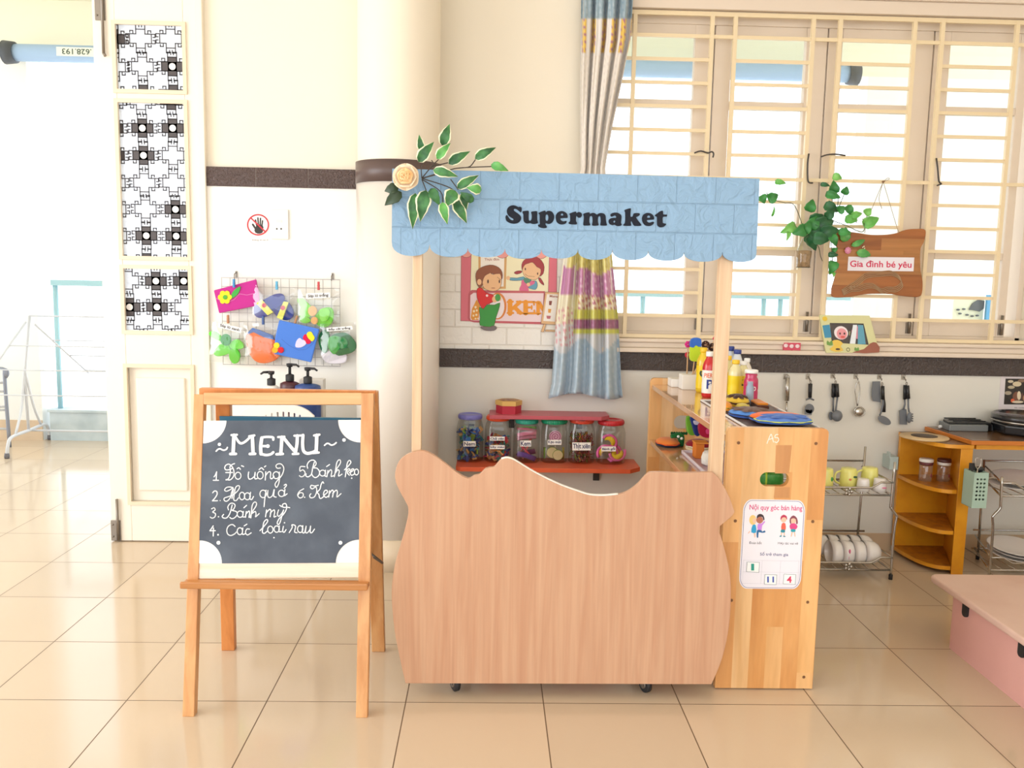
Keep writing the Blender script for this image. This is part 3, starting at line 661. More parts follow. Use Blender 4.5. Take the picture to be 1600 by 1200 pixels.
for ring, (n, rad, tilt, sz, mm) in enumerate(((6, .62, .1, .55, M_rose2), (6, .46, .35, .5, M_rose2), (5, .3, .6, .42, M_rose), (4, .16, .9, .32, M_rose), (3, .06, 1.2, .22, M_rose))):
    for k in range(n):
        a = 2*PI*k/n+ring*.5; d = Vector((math.cos(a), 0, math.sin(a))); tg = Vector((-math.sin(a), 0, math.cos(a)))
        fw = (Vector((0, -1, 0))*math.sin(tilt)+d*math.cos(tilt))
        base = rc+d*rr_*rad*.45+Vector((0, -.012*ring-.004, 0)); rows = []
        for i in range(6):
            u = i/5; h = sz*rr_*1.05*(math.sin(PI*(.12+.62*u)))
            rows.append([base+fw*(rr_*sz*1.1*u)+tg*h*c+Vector((0, -1, 0))*(h*.35*c*c*-1+.25*rr_*u*u*(1 if ring < 2 else -.3))+d*(-.15*h*c*c) for c in (-1, -.5, 0, .5, 1)])
        b = MB(); b.sheet(rows); b.build('petal', mm, ro, solid=.0012)
b = MB(); b.ball(rc+Vector((0, -.01, 0)), rr_*.55, .016, rr_*.55, 16); b.build('flower_heart', M_rose, ro)
M_dkl = mat('olive_dark_leaf', '#31452f', .5)
for a, c, w in (((210, 560), (98, 590), 44), ((235, 600), (98, 702), 50)): leaf('leaf', z7(*a)+Vector((0, .01, 0)), z7(*c)+Vector((0, .01, 0)), w/5*GYS/CF, ro, M_dkl, False)

# ================================================================== EASEL
M_epine = wood('honey_pine', '#dba46c', '#c98a50', 'Z', 8, 16, .4, rings=.5); M_epine_x = wood('honey_pine_rail', '#e2b27e', '#d1965c', 'X', 8, 16, .4)
M_eback = wood('orange_pine', '#d98d4e', '#c87a3e', 'Z', 8, 16, .4)
fl = G(296, 1122); fr = G(566, 1120); EP0 = Vector((0, (fl.y+fr.y)/2, 0))
ETOP = P(440, 614, 2.52); slope = Vector((0, 2.52-EP0.y, ETOP.z)).normalized()      # direction up the front frame
EN = Vector((0, -slope.z, slope.y))
def E(x, y, off=0.0): return PL(x, y, EP0, EN)+EN*off
ea = thing('menu_easel', 'wooden A frame easel with black menu board and chalk ledge', 'easel', (-.58, 2.55, 0))
def stile(a0, a1, b0, b1, th=.022):      # a: bottom left/right px, b: top left/right px
    q = [E(*a0), E(*a1), E(*b1), E(*b0)]
    return q
for i, (a0, a1, b0, b1) in enumerate((((284.5, 1123), (303, 1123), (302.5, 616), (318.5, 616)), ((556, 1120), (574, 1120), (564.5, 614), (584, 614)))):
    q = stile(a0, a1, b0, b1); 
    for k in (0, 1): q[k] = q[k]-slope*(q[k].z/slope.z)
    b = MB(); b.prism(q, -EN*.03); o = b.build('front_leg', M_epine, ea, bevel=.002)
    q = [E(*a0), E(*a1)]
q = [E(318, 632), E(565, 632), E(565, 613.5), E(318, 613.5)]
b = MB(); b.prism(q, -EN*.03); b.build('top_rail', M_epine_x, ea, bevel=.002)
b = MB(); q = [E(309.5, 905), E(561.5, 903), E(561.5, 879), E(310.5, 879)]; b.prism([p-EN*.004 for p in q], -EN*.02); b.build('bottom_rail', wood('pale_pine_rail', '#f3e6d6', '#ecd5bb', 'X', 8, 16, .4), ea, bevel=.002)  # bottom rail coloured much paler than the other easel wood
b = MB()                                                      # chalk ledge with a raised lip
a = E(289, 901); c = E(578, 899); z0 = a.z-.012; yb = a.y+.01
b.box(a.x, c.x, yb-.048, yb, z0-.008, z0+.004); b.box(a.x, c.x, yb-.056, yb-.046, z0-.008, z0+.012)
b.build('chalk_ledge', wood('warm_ledge_wood', '#c98d58', '#b5773f', 'X', 8, 16, .4), ea, bevel=.004)
# hinged back frame
bt = E(318, 616); HB = Vector((0, 2.765, 0)); HT = Vector((0, ETOP.y+.045, ETOP.z+.002))
bs = (HT-HB).normalized()
for xa, xb, yb_, m in (((345, 372), (322, 342), 1018, M_eback), ((580.5, 600), (562, 584), 1020, M_epine)):
    f0 = G(xa[0], yb_).x; f1 = G(xa[1], yb_).x; w = min(.046, f1-f0)
    x0 = f0; t0 = P(xb[0], 612, HT.y).x
    if xa[0] < 400: t0 = E(321, 620).x+.012
    else: t0 = E(566, 620).x-.004
    wd = .042
    Bq = [Vector((x0, HB.y, 0)), Vector((x0+wd, HB.y, 0)), Vector((t0+wd, HT.y, HT.z)), Vector((t0, HT.y, HT.z))]
    b = MB(); b.prism(Bq, Vector((0, .028, 0))); b.build('rear_leg', m, ea, bevel=.002)
b = MB(); b.box(E(303, 615).x, E(584, 613).x, HT.y-.004, HT.y+.022, HT.z-.03, HT.z+.002); b.build('rear_top_rail', M_eback, ea, bevel=.002)
b = MB(); b.box(E(330, 655).x, E(562, 655).x, 0, .012, 0, .42)
bm_ = b.bm
zt = P(440, 650.5, HT.y+.03).z
for v in bm_.verts:
    zz = zt-.42+v.co.z; u = zz/HT.z; v.co = Vector((v.co.x, HB.y+(HT.y-HB.y)*u-.004+v.co.y, zz))
b.build('rear_board', mat('teal_blue_board', '#3f7c9e', .5), ea)
b = MB(); pL = G(590, 1019); m0 = E(583, 872, -.02); b.tube(catmull([m0, m0+Vector((.012, .10, -.05)), Vector((pL.x-.02, 2.70, .36))], 5), .0035, 6); b.build('stay_cord', flat('#5c5046'), ea)
# board
BD = [E(310, 880.5, -.002), E(560.5, 879.5, -.002), E(563.5, 656, -.002), E(318, 657.5, -.002)]
b = MB(); b.prism(BD, -EN*.012); b.build('white_board', mat('white_board_face', '#f6f3ee', .35), ea)
def bd(u, v, off=0.0):                                        # 0..1 across and up the board
    p = BD[0]*(1-u)*(1-v)+BD[1]*u*(1-v)+BD[2]*u*v+BD[3]*(1-u)*v
    return p+EN*off
W_ = (BD[1]-BD[0]).length; H_ = (BD[3]-BD[0]).length
ru, rv = .145, .16
lp = []
for (cu, cv, a0) in ((0, 0, 90), (1, 0, 180), (1, 1, 270), (0, 1, 360)):
    for k in range(13):
        a = math.radians(a0-90*k/12); lp.append(bd(cu+ru*math.cos(a), cv+rv*math.sin(a), .0012))
lp = [p for p in lp]
def black():
    m = mat('charcoal_chalkboard', '#474f5d', .6, vary=(9, '#58616f')); return m
b = MB(); b.prism(lp, -EN*.0012); board = b.build('chalkboard', black(), ea)
M_chalk = flat('#f2f4f6', .9)
def chalk(name, groups, w0):
    b = MB()
    for (ox, oy), lst in groups:
        for it in lst:
            pts, w = it if isinstance(it, tuple) and isinstance(it[0], list) else (it, w0)
            pp = catmull([(x, y, 0) for x, y in pts], 5) if len(pts) > 2 else [Vector((x, y, 0)) for x, y in pts]
            b.stroke([E(ox+p.x/12, oy+p.y/12) for p in pp], w/12*2.45/CF, .0008, EN, 8)
    return b.build(name, M_chalk, board)
def ell(cx, cy, rx, ry, n=14): return [(cx+rx*math.cos(2*PI*k/n-1), cy-ry*math.sin(2*PI*k/n-1)) for k in range(n+1)]
A_, B_, C_, D_ = (320, 660), (440, 660), (320, 750), (440, 750)
T2 = [(565, 300), (560, 440), (555, 590)]
chalk('title', [(A_, [([(275, 412), (276, 412)], 66), ([(215, 540), (250, 505), (290, 495), (330, 515), (370, 520), (410, 500), (425, 470)], 30),
   ([(500, 238), (605, 232)], 42), ([(548, 240), (540, 420), (532, 585)], 68), ([(478, 592), (585, 590)], 52), ([(575, 270), (640, 370), (690, 392), (760, 360), (860, 270)], 48), ([(835, 262), (930, 245)], 46), ([(892, 262), (900, 420), (908, 585)], 66), ([(845, 592), (945, 588)], 52),
   ([(1070, 290), (1050, 450), (1055, 590)], 66), ([(1060, 288), (1150, 272), (1275, 280), (1285, 325)], 46), ([(1090, 445), (1180, 445)], 46), ([(1180, 445), (1185, 445)], 74), ([(1055, 590), (1150, 612), (1240, 595), (1285, 560)], 50),
   ([(1375, 275), (1495, 268)], 42), ([(1445, 275), (1438, 440), (1425, 590)], 64), ([(1345, 597), (1465, 590)], 50)]),
  (B_, [([(35, 285), (130, 405), (240, 535)], 60), ([(240, 250), (395, 245)], 42), ([(295, 250), (290, 400), (262, 560)], 62), ([(210, 592), (315, 588)], 46), ([(402, 240), (395, 400), (412, 530), (480, 580), (590, 560), (648, 525)], 60), ([(660, 240), (656, 400), (648, 560)], 66), ([(610, 245), (710, 230)], 44), ([(590, 575), (698, 565)], 44),
   ([(805, 430), (850, 395), (890, 400), (930, 425), (980, 415), (1025, 380)], 30), ([(1170, 330), (1172, 330)], 70)])], 20)
L_l = [(A_, [[(175, 1020), (200, 985), (225, 925)], [(225, 925), (215, 1080)], [(160, 1085), (260, 1085)],
   [(560, 772), (515, 790), (475, 830), (480, 900), (470, 1000), (440, 1060), (400, 1080)], [(400, 1072), (480, 1075), (540, 1010), (548, 920), (520, 840), (460, 785), (400, 800), (375, 850), (400, 890), (470, 885), (520, 860)], [(395, 940), (520, 940)],
   ell(625, 1000, 55, 65), [(605, 870), (640, 850), (670, 880)], [(690, 812), (730, 828)],
   [(825, 930), (815, 1000), (832, 1060), (880, 1055), (940, 1000), (945, 935)], [(945, 935), (935, 1000), (945, 1058), (985, 1050)], ell(1040, 990, 55, 70), [(1020, 885), (1065, 852), (1105, 888)], [(1120, 835), (1145, 815)],
   [(1145, 925), (1140, 1000), (1135, 1080)], [(1140, 1000), (1195, 930), (1235, 940), (1232, 1040), (1262, 1055), (1300, 1010)], ell(1340, 990, 58, 65),
   [(1400, 930), (1402, 1050), (1385, 1150), (1350, 1215), (1325, 1195), (1322, 1150), (1370, 1080), (1440, 1000), (1480, 900), (1475, 830), (1430, 780), (1370, 780), (1335, 815), (1360, 858), (1420, 855)]]),
  (B_, [[(440, 830), (355, 830), (345, 912), (400, 890), (442, 940), (420, 1000), (370, 1020), (335, 1000)],
   [(490, 860), (480, 800), (520, 730), (590, 705), (640, 740), (645, 790), (600, 850), (665, 860), (710, 920), (700, 990), (640, 1035), (590, 1010), (562, 960)], [(615, 745), (585, 850), (560, 970), (500, 1020), (455, 1000), (462, 965)],
   ell(770, 950, 55, 55), [(825, 895), (815, 1000), (850, 1010)], [(845, 828), (900, 790)], [(870, 900), (860, 960), (850, 1020)], [(858, 965), (915, 890), (942, 920), (930, 1010), (975, 1000)],
   [(985, 1010), (1030, 880), (1100, 770), (1102, 712), (1070, 705), (1035, 760), (1015, 880), (990, 1020)], [(1000, 960), (1055, 890), (1082, 920), (1070, 1005), (1135, 970)],
   [(1180, 890), (1250, 820), (1300, 750), (1272, 712), (1235, 760), (1215, 880), (1195, 1020)], [(1205, 930), (1255, 870), (1282, 890), (1232, 940), (1270, 990)], [(1270, 945), (1325, 915), (1355, 880), (1320, 875), (1290, 940), (1312, 992), (1362, 970)], ell(1405, 930, 38, 55), ([(1315, 1045), (1316, 1046)], 28)]),
  (C_, [[(150, 240), (180, 208), (225, 215), (232, 270), (190, 340), (145, 390)], [(145, 390), (240, 388)], ([(290, 385), (291, 386)], 18),
   [(530, 142), (470, 130), (410, 140), (372, 185), (410, 210), (480, 180), (530, 145), (500, 250), (480, 330), (420, 395), (370, 385), (368, 340), (450, 310), (530, 280), (620, 200), (655, 130), (630, 105), (580, 140), (555, 260), (545, 370), (590, 385), (632, 335)], [(540, 170), (510, 345)],
   ell(700, 300, 50, 70), ell(800, 305, 55, 65), [(860, 230), (845, 340), (880, 365), (915, 310)], ell(1095, 260, 60, 70), [(1150, 190), (1130, 320), (1112, 500)], [(1185, 195), (1180, 290), (1212, 330), (1270, 290), (1300, 180)], [(1305, 180), (1295, 300), (1340, 320)], ell(1440, 250, 58, 60), [(1505, 175), (1490, 290), (1545, 258)], [(1490, 98), (1520, 80), (1532, 105), (1490, 155)],
   [(130, 540), (175, 520), (195, 560), (150, 600), (202, 630), (190, 690), (140, 715), (105, 695)], ([(258, 688), (259, 689)], 26), [(445, 560), (435, 500), (480, 440), (540, 440), (570, 480), (540, 550), (515, 570), (590, 590), (610, 640), (570, 700), (510, 725), (470, 700)], [(515, 470), (490, 570), (460, 650), (410, 710), (350, 710), (328, 680), (355, 645)],
   ell(665, 640, 55, 60), [(725, 590), (712, 685), (752, 690)], [(735, 520), (785, 475)], [(780, 590), (765, 700)], [(772, 640), (828, 580), (842, 620), (830, 700)], [(850, 700), (890, 600), (960, 490), (970, 430), (930, 415), (890, 480), (875, 620), (865, 710)], [(870, 640), (945, 590), (962, 640), (955, 690), (1020, 630)],
   [(1160, 560), (1140, 690)], [(1150, 620), (1215, 550), (1242, 580), (1225, 690)], [(1230, 620), (1295, 560), (1312, 600), (1300, 690), (1340, 678)], [(1385, 560), (1362, 640), (1390, 680), (1450, 620), (1480, 560)], [(1480, 560), (1440, 700), (1410, 800), (1380, 835), (1360, 800), (1400, 720), (1480, 640), (1530, 550), (1535, 480), (1510, 440), (1460, 460), (1470, 510), (1540, 510), (1595, 518)], [(1408, 475), (1442, 500)],
   [(160, 860), (130, 905), (98, 950)], [(98, 952), (200, 950)], [(165, 900), (160, 1050)], ([(250, 1025), (251, 1026)], 34), [(570, 870), (520, 835), (450, 860), (415, 930), (430, 1010), (490, 1040), (560, 1010), (592, 975)], ell(660, 960, 50, 65), [(715, 900), (708, 1015), (760, 1008)], [(740, 860), (790, 828)], [(840, 920), (790, 920), (765, 980), (800, 1030), (872, 990)],
   [(1035, 950), (1110, 870), (1180, 775), (1160, 740), (1110, 790), (1090, 900), (1082, 980), (1120, 1000), (1170, 960)], ell(1230, 930, 50, 65), ell(1350, 920, 50, 60), [(1400, 860), (1392, 960), (1440, 968)], [(1475, 870), (1462, 955), (1490, 980), (1525, 930)], ([(1495, 800), (1496, 801)], 26), ([(1298, 1080), (1299, 1081)], 28)]),
  (D_, [[(415, 165), (340, 210), (302, 280), (340, 335), (400, 312), (402, 250), (345, 240), (310, 280)], ([(432, 322), (433, 323)], 26),
   [(690, 98), (620, 112), (560, 100), (542, 140), (580, 165), (640, 130), (660, 180), (650, 250), (610, 320), (545, 332), (528, 290), (550, 258)], [(790, 60), (770, 35), (740, 90), (720, 170), (670, 230), (700, 270), (712, 330), (742, 345), (790, 310)], [(790, 290), (860, 230), (842, 190), (802, 210), (788, 280), (830, 325), (880, 300)],
   [(900, 200), (885, 320)], [(892, 262), (945, 190), (972, 220), (955, 320)], [(960, 250), (1025, 190), (1047, 230), (1040, 318), (1115, 255)],
   [(145, 985), (200, 890), (195, 840), (262, 862), (245, 970), (290, 988)], ell(350, 920, 50, 65), [(400, 855), (388, 970), (430, 985), (462, 870)], [(462, 865), (450, 970), (482, 990), (530, 930), (545, 862)], [(545, 862), (538, 975), (572, 985), (618, 920)]])]
chalk('handwriting', L_l, 20)
for x, y in ((341.5, 848), (532, 848)):
    b = MB(); b.stroke([E(x, y)], .011, .0008, EN, 14); b.build('chalk_dot', M_chalk, board)
# ================================================================== WOODEN TOY SHELF (A5) AND WHAT IS ON IT
strips = (0, .0497, ['#fff6ea', '#f6dfc2', '#ffffff', '#ecd0ae', '#fff3e0', '#e4bd94', '#fff8ee', '#f4dcc0'])
M_sh = wood('rubberwood_strips', '#efc690', '#dcab72', 'Z', 7, 9, .38, strips=strips, rings=.7)
M_shx = wood('rubberwood_board', '#dcae7e', '#c89464', 'Y', 8, 10, .16, coat=.6, rings=.6)
SN, SFar = 2.52, 3.75; SX0, SX1 = .702, 1.0; SH = .806
sh = thing('toy_shelf', 'low rubberwood shelf unit with an oval handle hole and A5 chalked on its end panel', 'shelf', (.85, 3.13, 0))
def rrect(x0, x1, z0, z1, r, n=6, corners=(1, 1, 1, 1)):
    pts = []
    for i, (cx, cz, a0) in enumerate(((x0, z0, 180), (x1, z0, 270), (x1, z1, 0), (x0, z1, 90))):
        q = r if corners[i] else .0005
        sx = 1 if i in (0, 3) else -1; sz = 1 if i in (0, 1) else -1
        for k in range(n+1):
            a = math.radians(a0+90*k/n); pts.append((cx+sx*q+q*math.cos(a), cz+sz*q+q*math.sin(a)))
    return pts
hz = P(1211, 749, SN).z; hx = P(1210, 749, SN).x; hw = 23.5*SN/CF; hh = 11.5*SN/CF
xa, xb = P(1118, 1078, SN).x, P(1275, 1079, SN).x
hole = rrect(hx-hw, hx+hw, hz-hh, hz+hh, hh*.98, 8)
b = MB(); b.prism([(x, SN, z) for x, z in rrect(SX0, SX1, 0.004, SH, .014, 5, (0, 0, 1, 1))], (0, .022, 0), [[(x, SN, z) for x, z in hole]])
near = b.build('end_panel', M_sh, sh, bevel=.0015)
farh = rrect(.85-hw, .85+hw, .585, .645, .029, 8)
b = MB(); b.prism([(x, SFar, z) for x, z in rrect(SX0-.004, SX1, .004, SH, .02, 5, (0, 0, 1, 1))], (0, .022, 0), [[(x, SFar, z) for x, z in farh]])
b.build('end_panel', M_sh, sh, bevel=.0015)
TZ = P(1020, 602, SFar-.03).z; TZ = min(max(TZ, .74), .785)
MZ = P(1030, 690, SFar-.05).z
for z in (TZ, MZ, .12):
    b = MB(); b.box(SX0+.002, SX1-.004, SN+.022, SFar, z-.02, z); b.build('shelf_board', M_shx, sh, bevel=.0015)
b = MB(); b.box(SX1-.012, SX1-.004, SN+.022, SFar, .02, MZ-.02); b.build('back_board', M_shx, sh)
for (x, y) in ((1154, 692), (1275, 693), (1149, 814), (1270, 815), (1143, 938), (1262, 941), (1256, 1058)):
    c = P(x, y, SN-.0008); b = MB(); b.lathe([(.0048, 0), (.004, .0008)], c, 12, (0, -1, 0)); b.build('screw_plug', flat('#7d5636', .6), near)
b = MB()
zf = zoom(1000, 640, 5.217, SN)
for pts in ([(1035, 275), (1050, 235), (1068, 200), (1078, 230), (1088, 265)], [(1045, 245), (1085, 232)], [(1125, 203), (1105, 205), (1100, 228), (1122, 228), (1130, 248), (1115, 268), (1098, 262)]):
    b.stroke([zf(p.x, p.y) for p in catmull([(x, y, 0) for x, y in pts], 4)], .0026, .0006, NY, 6)
b.build('chalk_mark', flat('#fbf3e6'), near)
b = MB(); b.prism([zf(*p) for p in ((1108, 290), (1238, 290), (1215, 520), (1100, 520))], (0, -.0004, 0)); # darker inlaid strip of the board
b.prism([zf(*p) for p in ((1100, 632), (1222, 632), (1218, 720), (1090, 720))], (0, -.0004, 0)); b.build('dark_strip', wood('walnut_strip', '#d39a62', '#bd8049', 'Z', 7, 9, .4), near)
# rules poster
po = thing('rules_poster', 'white rounded poster with two pairs of cartoon children taped to the shelf end', 'poster', P(1203, 920, SN-.001))
PY = SN-.0012
zp = zoom(1140, 770, 7.5, PY)
cq = [zp(165, 75), zp(893, 88), zp(830, 1128), zp(105, 1122)]   # corners of the sheet
def pq(u, v, off=0.0):
    return cq[3]*(1-u)*(1-v)+cq[2]*u*(1-v)+cq[1]*u*v+cq[0]*(1-u)*v+Vector((0, -off, 0))
b = MB(); b.prism([pq(x, y) for x, y in rrect(0, 1, 0, 1, .13, 8)], (0, .001, 0)); sheet = b.build('paper', mat('glossy_paper', '#f1f0fb', .25), po)
def outline(mb, loop, w, off=.0003, nrm=NY): mb.stroke(list(loop)+[loop[0]], w, off, nrm, 6)
b = MB(); outline(b, [pq(x, y) for x, y in rrect(.02, .98, .012, .988, .12, 8)], .0012); b.build('border_line', flat('#565a8c'), sheet)
def ptext(s, x0, y0, x1, y1, col, bold=0.0, name='lettering', sl=.02):
    b = MB(); a = zp(x0, y1)+Vector((0, -.0004, 0)); r = zp(x1, y1+sl*(x1-x0))-zp(x0, y1); u = zp(x0+3, y0)-zp(x0, y1); put_text(b, s, a, r, u, bold); b.build(name, flat(col), sheet)
ptext('Nội quy góc bán hàng', 232, 132, 850, 215, '#dd4f86', .012)
ptext('Đoàn kết', 228, 562, 375, 600, '#5b5560'); ptext('Hợp tác vui vẻ', 565, 572, 800, 612, '#5b5560'); ptext('Số trẻ tham gia', 355, 690, 685, 745, '#555a8e', .008)
def blob(parent, name, col, polys, fn, off, closed=True, n=3):
    if len(polys) > 1 and name.split('_')[-1] in ('post', 'skin', 'eyes', 'hands', 'shorts', 'hair', 'sleeves'):
        for p in polys: o = blob(parent, name.rstrip('s') if name[-4:] in ('eyes', 'ands', 'eves') else name, col, [p], fn, off, closed, n)
        return o
    b = MB()
    for p in polys:
        b.face([fn(v.x, v.y)+Vector((0, -off, 0)) for v in (catmull([(x, y, 0) for x, y in p], n, True) if n > 1 else [Vector((x, y, 0)) for x, y in p])])
    return b.build(name, flat(col), parent)
def oval(cx, cy, rx, ry, n=12): return [(cx+rx*math.cos(2*PI*k/n), cy+ry*math.sin(2*PI*k/n)) for k in range(n)]
def kid(parts):
    for i, (nm, col, polys) in enumerate(parts): blob(sheet, nm, col, polys, zp, .0003+.00012*i, n=2)
kid([('printed_hair', '#f3cf82', [oval(272, 318, 42, 58)]), ('printed_skin', '#f6c7ae', [oval(292, 325, 22, 30), [(215, 470), (235, 445), (240, 455), (222, 478)], [(283, 460), (300, 460), (302, 515), (290, 520)]]), ('printed_dress', '#2ea3d8', [[(268, 380), (305, 378), (310, 465), (254, 462)]]),
     ('printed_head', '#b8735c', [oval(352, 318, 40, 40)]), ('printed_hair', '#3d2f36', [[(318, 300), (325, 262), (360, 246), (395, 265), (408, 310), (395, 320), (385, 285), (345, 280)]]), ('printed_shirt', '#d08be8', [[(330, 365), (375, 360), (408, 330), (412, 345), (380, 385), (372, 440), (330, 440)]]), ('printed_trousers', '#2c6aa0', [[(320, 438), (372, 438), (380, 455), (410, 440), (418, 462), (375, 468), (340, 462), (335, 520), (318, 520)]])])
kid([('printed_skin', '#f6c7ae', [oval(632, 310, 34, 36), oval(745, 325, 34, 38), [(606, 455), (618, 455), (610, 505), (598, 505)], [(632, 455), (644, 455), (646, 505), (636, 505)], [(728, 455), (740, 455), (728, 510), (716, 510)], [(752, 455), (764, 455), (772, 510), (760, 510)]]), ('printed_hair', '#c23e5e', [[(598, 320), (600, 280), (632, 256), (668, 275), (672, 318), (655, 290), (620, 290)]]), ('printed_shirt', '#ec6a58', [[(612, 360), (652, 358), (655, 435), (606, 435)]]), ('printed_shorts', '#2e8fa6', [[(604, 432), (645, 432), (645, 464), (600, 462)], [(580, 512), (606, 495), (606, 515)], [(630, 500), (658, 512), (632, 518)]]),
     ('printed_hair', '#8a4a58', [[(705, 350), (706, 300), (745, 264), (788, 295), (798, 355), (780, 365), (775, 310), (745, 298), (718, 312), (722, 365)]]), ('printed_jacket', '#dd4b8c', [[(722, 360), (768, 360), (795, 395), (770, 430), (720, 430), (702, 390)]]), ('printed_skirt', '#2ea3b8', [[(722, 426), (766, 426), (768, 456), (720, 456)]])])
b = MB()
for seg in ([(160, 790), (820, 800)], [(152, 925), (812, 935)], [(148, 1060), (805, 1072)], [(165, 790), (148, 1060)], [(383, 795), (365, 1065)], [(600, 800), (580, 1070)], [(812, 800), (800, 1070)]): b.stroke([zp(*p) for p in seg], .0007, .0003, NY, 5)
b.build('printed_table', flat('#c9c9d6'), sheet)
for s_, lp, tx, col, lab in (('1', [(200, 803), (352, 810), (345, 935), (190, 925)], (250, 828, 285, 908), '#2a9a8c', 'small white card with a green 1, upper left box of the rules poster'), ('11', [(408, 950), (556, 955), (548, 1078), (400, 1072)], (438, 978, 518, 1048), '#4a62b8', 'small white card with a blue 11, bottom middle box of the rules poster'), ('4', [(630, 945), (778, 953), (770, 1075), (620, 1068)], (668, 975, 725, 1052), '#dc3f68', 'small white card with a red 4, bottom right box of the rules poster')):
    cdp = [zp(*p) for p in lp]; b = MB(); b.prism([p+Vector((0, -.0006, 0)) for p in cdp], (0, -.0012, 0)); cdo = tag(b.build('number_card', flat('#fbfbfd', .3), bevel=.0004), lab, 'card', 'number cards on the rules poster')
    b = MB(); outline(b, [p+(sum(cdp, Vector())/4-p)*.06+Vector((0, -.0019, 0)) for p in cdp], .0013, .0002); b.build('card_border', flat('#8e9aa6'), cdo)
    b = MB(); a = zp(tx[0], tx[3])+Vector((0, -.0023, 0)); put_text(b, s_, a, zp(tx[2], tx[3])-zp(tx[0], tx[3]), zp(tx[0], tx[1])-zp(tx[0], tx[3]), .03); b.build('numeral', flat(col), cdo)

# ---- drinks bottles on the top board
def bottle(label, px, py, z, r, h, kind, cap, capw=.5, group='drink bottles on the shelf top', body='#f2c81a', lab=None, mark=None, markc='#2b4a2a', Y=None):
    c = G(px, py, z); c = Vector((c.x, c.y+r, z)) if Y is None else Vector((P(px, py, Y).x, Y, z))
    t = thing('drink_bottle', label, 'bottle', c, group)
    nk = r*capw; z1 = c.z
    prof = [(r*.86, 0), (r, .008), (r, h*.30), (r*.95, h*.36), (r, h*.42), (r, h*.64), (r*.95, h*.71), (r*.78, h*.78), (nk*1.02, h*.85), (nk*.92, h*.87), (nk*.92, h*.9)]
    b = MB(); b.lathe(prof, c, 24); b.build('bottle_body', mat_bottle(body), t)
    b = MB(); b.lathe([(nk*1.06, h*.895), (nk*1.1, h*.91), (nk*1.1, h*.985), (nk*.98, h)], c, 24); b.build('cap', flat(cap, .35), t)
    if lab:
        b = MB(); b.lathe([(r*1.012, h*.10), (r*1.012, h*.30), (r*.965, h*.36), (r*1.012, h*.42), (r*1.012, h*.60)], c, 28, cap=False); l = b.build('label_sleeve', flat(lab, .35), t)
        if mark:
            b = MB(); zt = c.z+h*.36
            for s_, dz, hh_, ww, cc in mark:
                bb = MB(); a0 = Vector((c.x-ww*r, c.y-r*1.035, c.z+h*dz)); vs, ps = glyphs(s_, .02)
                x0 = min(v.x for v in vs); x1 = max(v.x for v in vs); y0 = min(v.y for v in vs); y1 = max(v.y for v in vs); nv = []
                for v in vs:
                    ang = ((v.x-x0)/(x1-x0)-.5)*2*ww
                    nv.append(bb.bm.verts.new((c.x+r*1.03*math.sin(ang), c.y-r*1.03*math.cos(ang), c.z+h*dz+h*hh_*(v.y-y0)/(y1-y0))))
                for p in ps:
                    try: bb.bm.faces.new([nv[i] for i in p])
                    except ValueError: pass
                bb.build('label_lettering', flat(cc), l)
            b.bm.free()
    return t
_mb = {}
def mat_bottle(col):
    if col not in _mb: _mb[col] = mat('drink_'+col.lstrip('#'), col, .18, spec=.6, coat=.3)
    return _mb[col]
BH = .178
C2 = [('C', .34, .2, .75, '#26402a')]
bottle('yellow lemon tea bottle with yellow cap, leftmost of the bottles on the shelf', 1099, 614, TZ, .026, BH*1.02, 0, '#f0c51e', .5, body='#e9c52c', lab='#f2d21f', mark=C2)
bottle('red and white juice bottle with white cap, just left of the wooden post', 1108, 622, TZ, .0245, BH, 0, '#f4f2ee', .5, body='#c8252d', lab='#f1efe9', mark=[('PIERO', .44, .1, .95, '#e2632a'), ('P', .2, .2, .5, '#2b3f8c')])
bottle('red juice bottle with white cap, hidden mostly behind the wooden post', 1121, 615, TZ, .0245, BH, 0, '#f4f2ee', .5, body='#c8252d', lab='#e8e2d8')
bottle('slim yellow tea bottle with yellow cap, standing directly right of the post', 1138, 619, TZ, .022, .158, 0, '#f2c51e', .5, body='#e8dda0', lab='#f4d322')
bottle('yellow tea bottle with yellow cap in the front row right of the post', 1150, 624, TZ, .0265, .15, 0, '#f2c51e', .5, body='#e6dda8', lab='#f4d81f')
bottle('yellow tea bottle with dark C lettering and white cap beside the magenta bottle', 1162, 621, TZ, .0235, .14, 0, '#f4f4f2', .52, body='#e6dda8', lab='#f4d81f', mark=[('C', .30, .26, .8, '#23362a')])
bottle('tall bottle with dark blue cap behind the yellow bottles, nearer the post', 1141, 608, TZ, .027, .178, 0, '#2c3f8e', .55, body='#dfe6ee', lab='#f0d83a')
bottle('tall bottle with dark blue cap behind the yellow bottles, farther from the post', 1152, 610, TZ, .024, .168, 0, '#2c3f8e', .6, body='#dfe6ee', lab='#f0d83a')
bottle('clear bottle with small white cap behind the magenta bottle', 1167, 617, TZ, .021, .145, 0, '#f4f4f4', .52, body='#e4ddd0', lab='#d84a62')
bottle('magenta yoghurt drink bottle with wide white cap, rightmost of the bottles', 1175, 629, TZ, .0265, .121, 0, '#f6f4f0', .86, body='#c42f62', lab='#c83064', mark=[('no', .36, .14, .5, '#f6dfe4')])
sa = G(1166, 631, TZ); b = MB(); b.lathe([(.012, 0), (.014, .004), (.014, .07), (.010, .078), (.010, .09)], Vector((G(1169, 634, TZ).x, G(1169, 634, TZ).y-.012, TZ)), 18); so = tag(b.build('small_tube_bottle', mat('grey_blue_tube', '#9aa7ba', .3)), 'slim grey blue tube bottle in front of the magenta bottle', 'bottle')
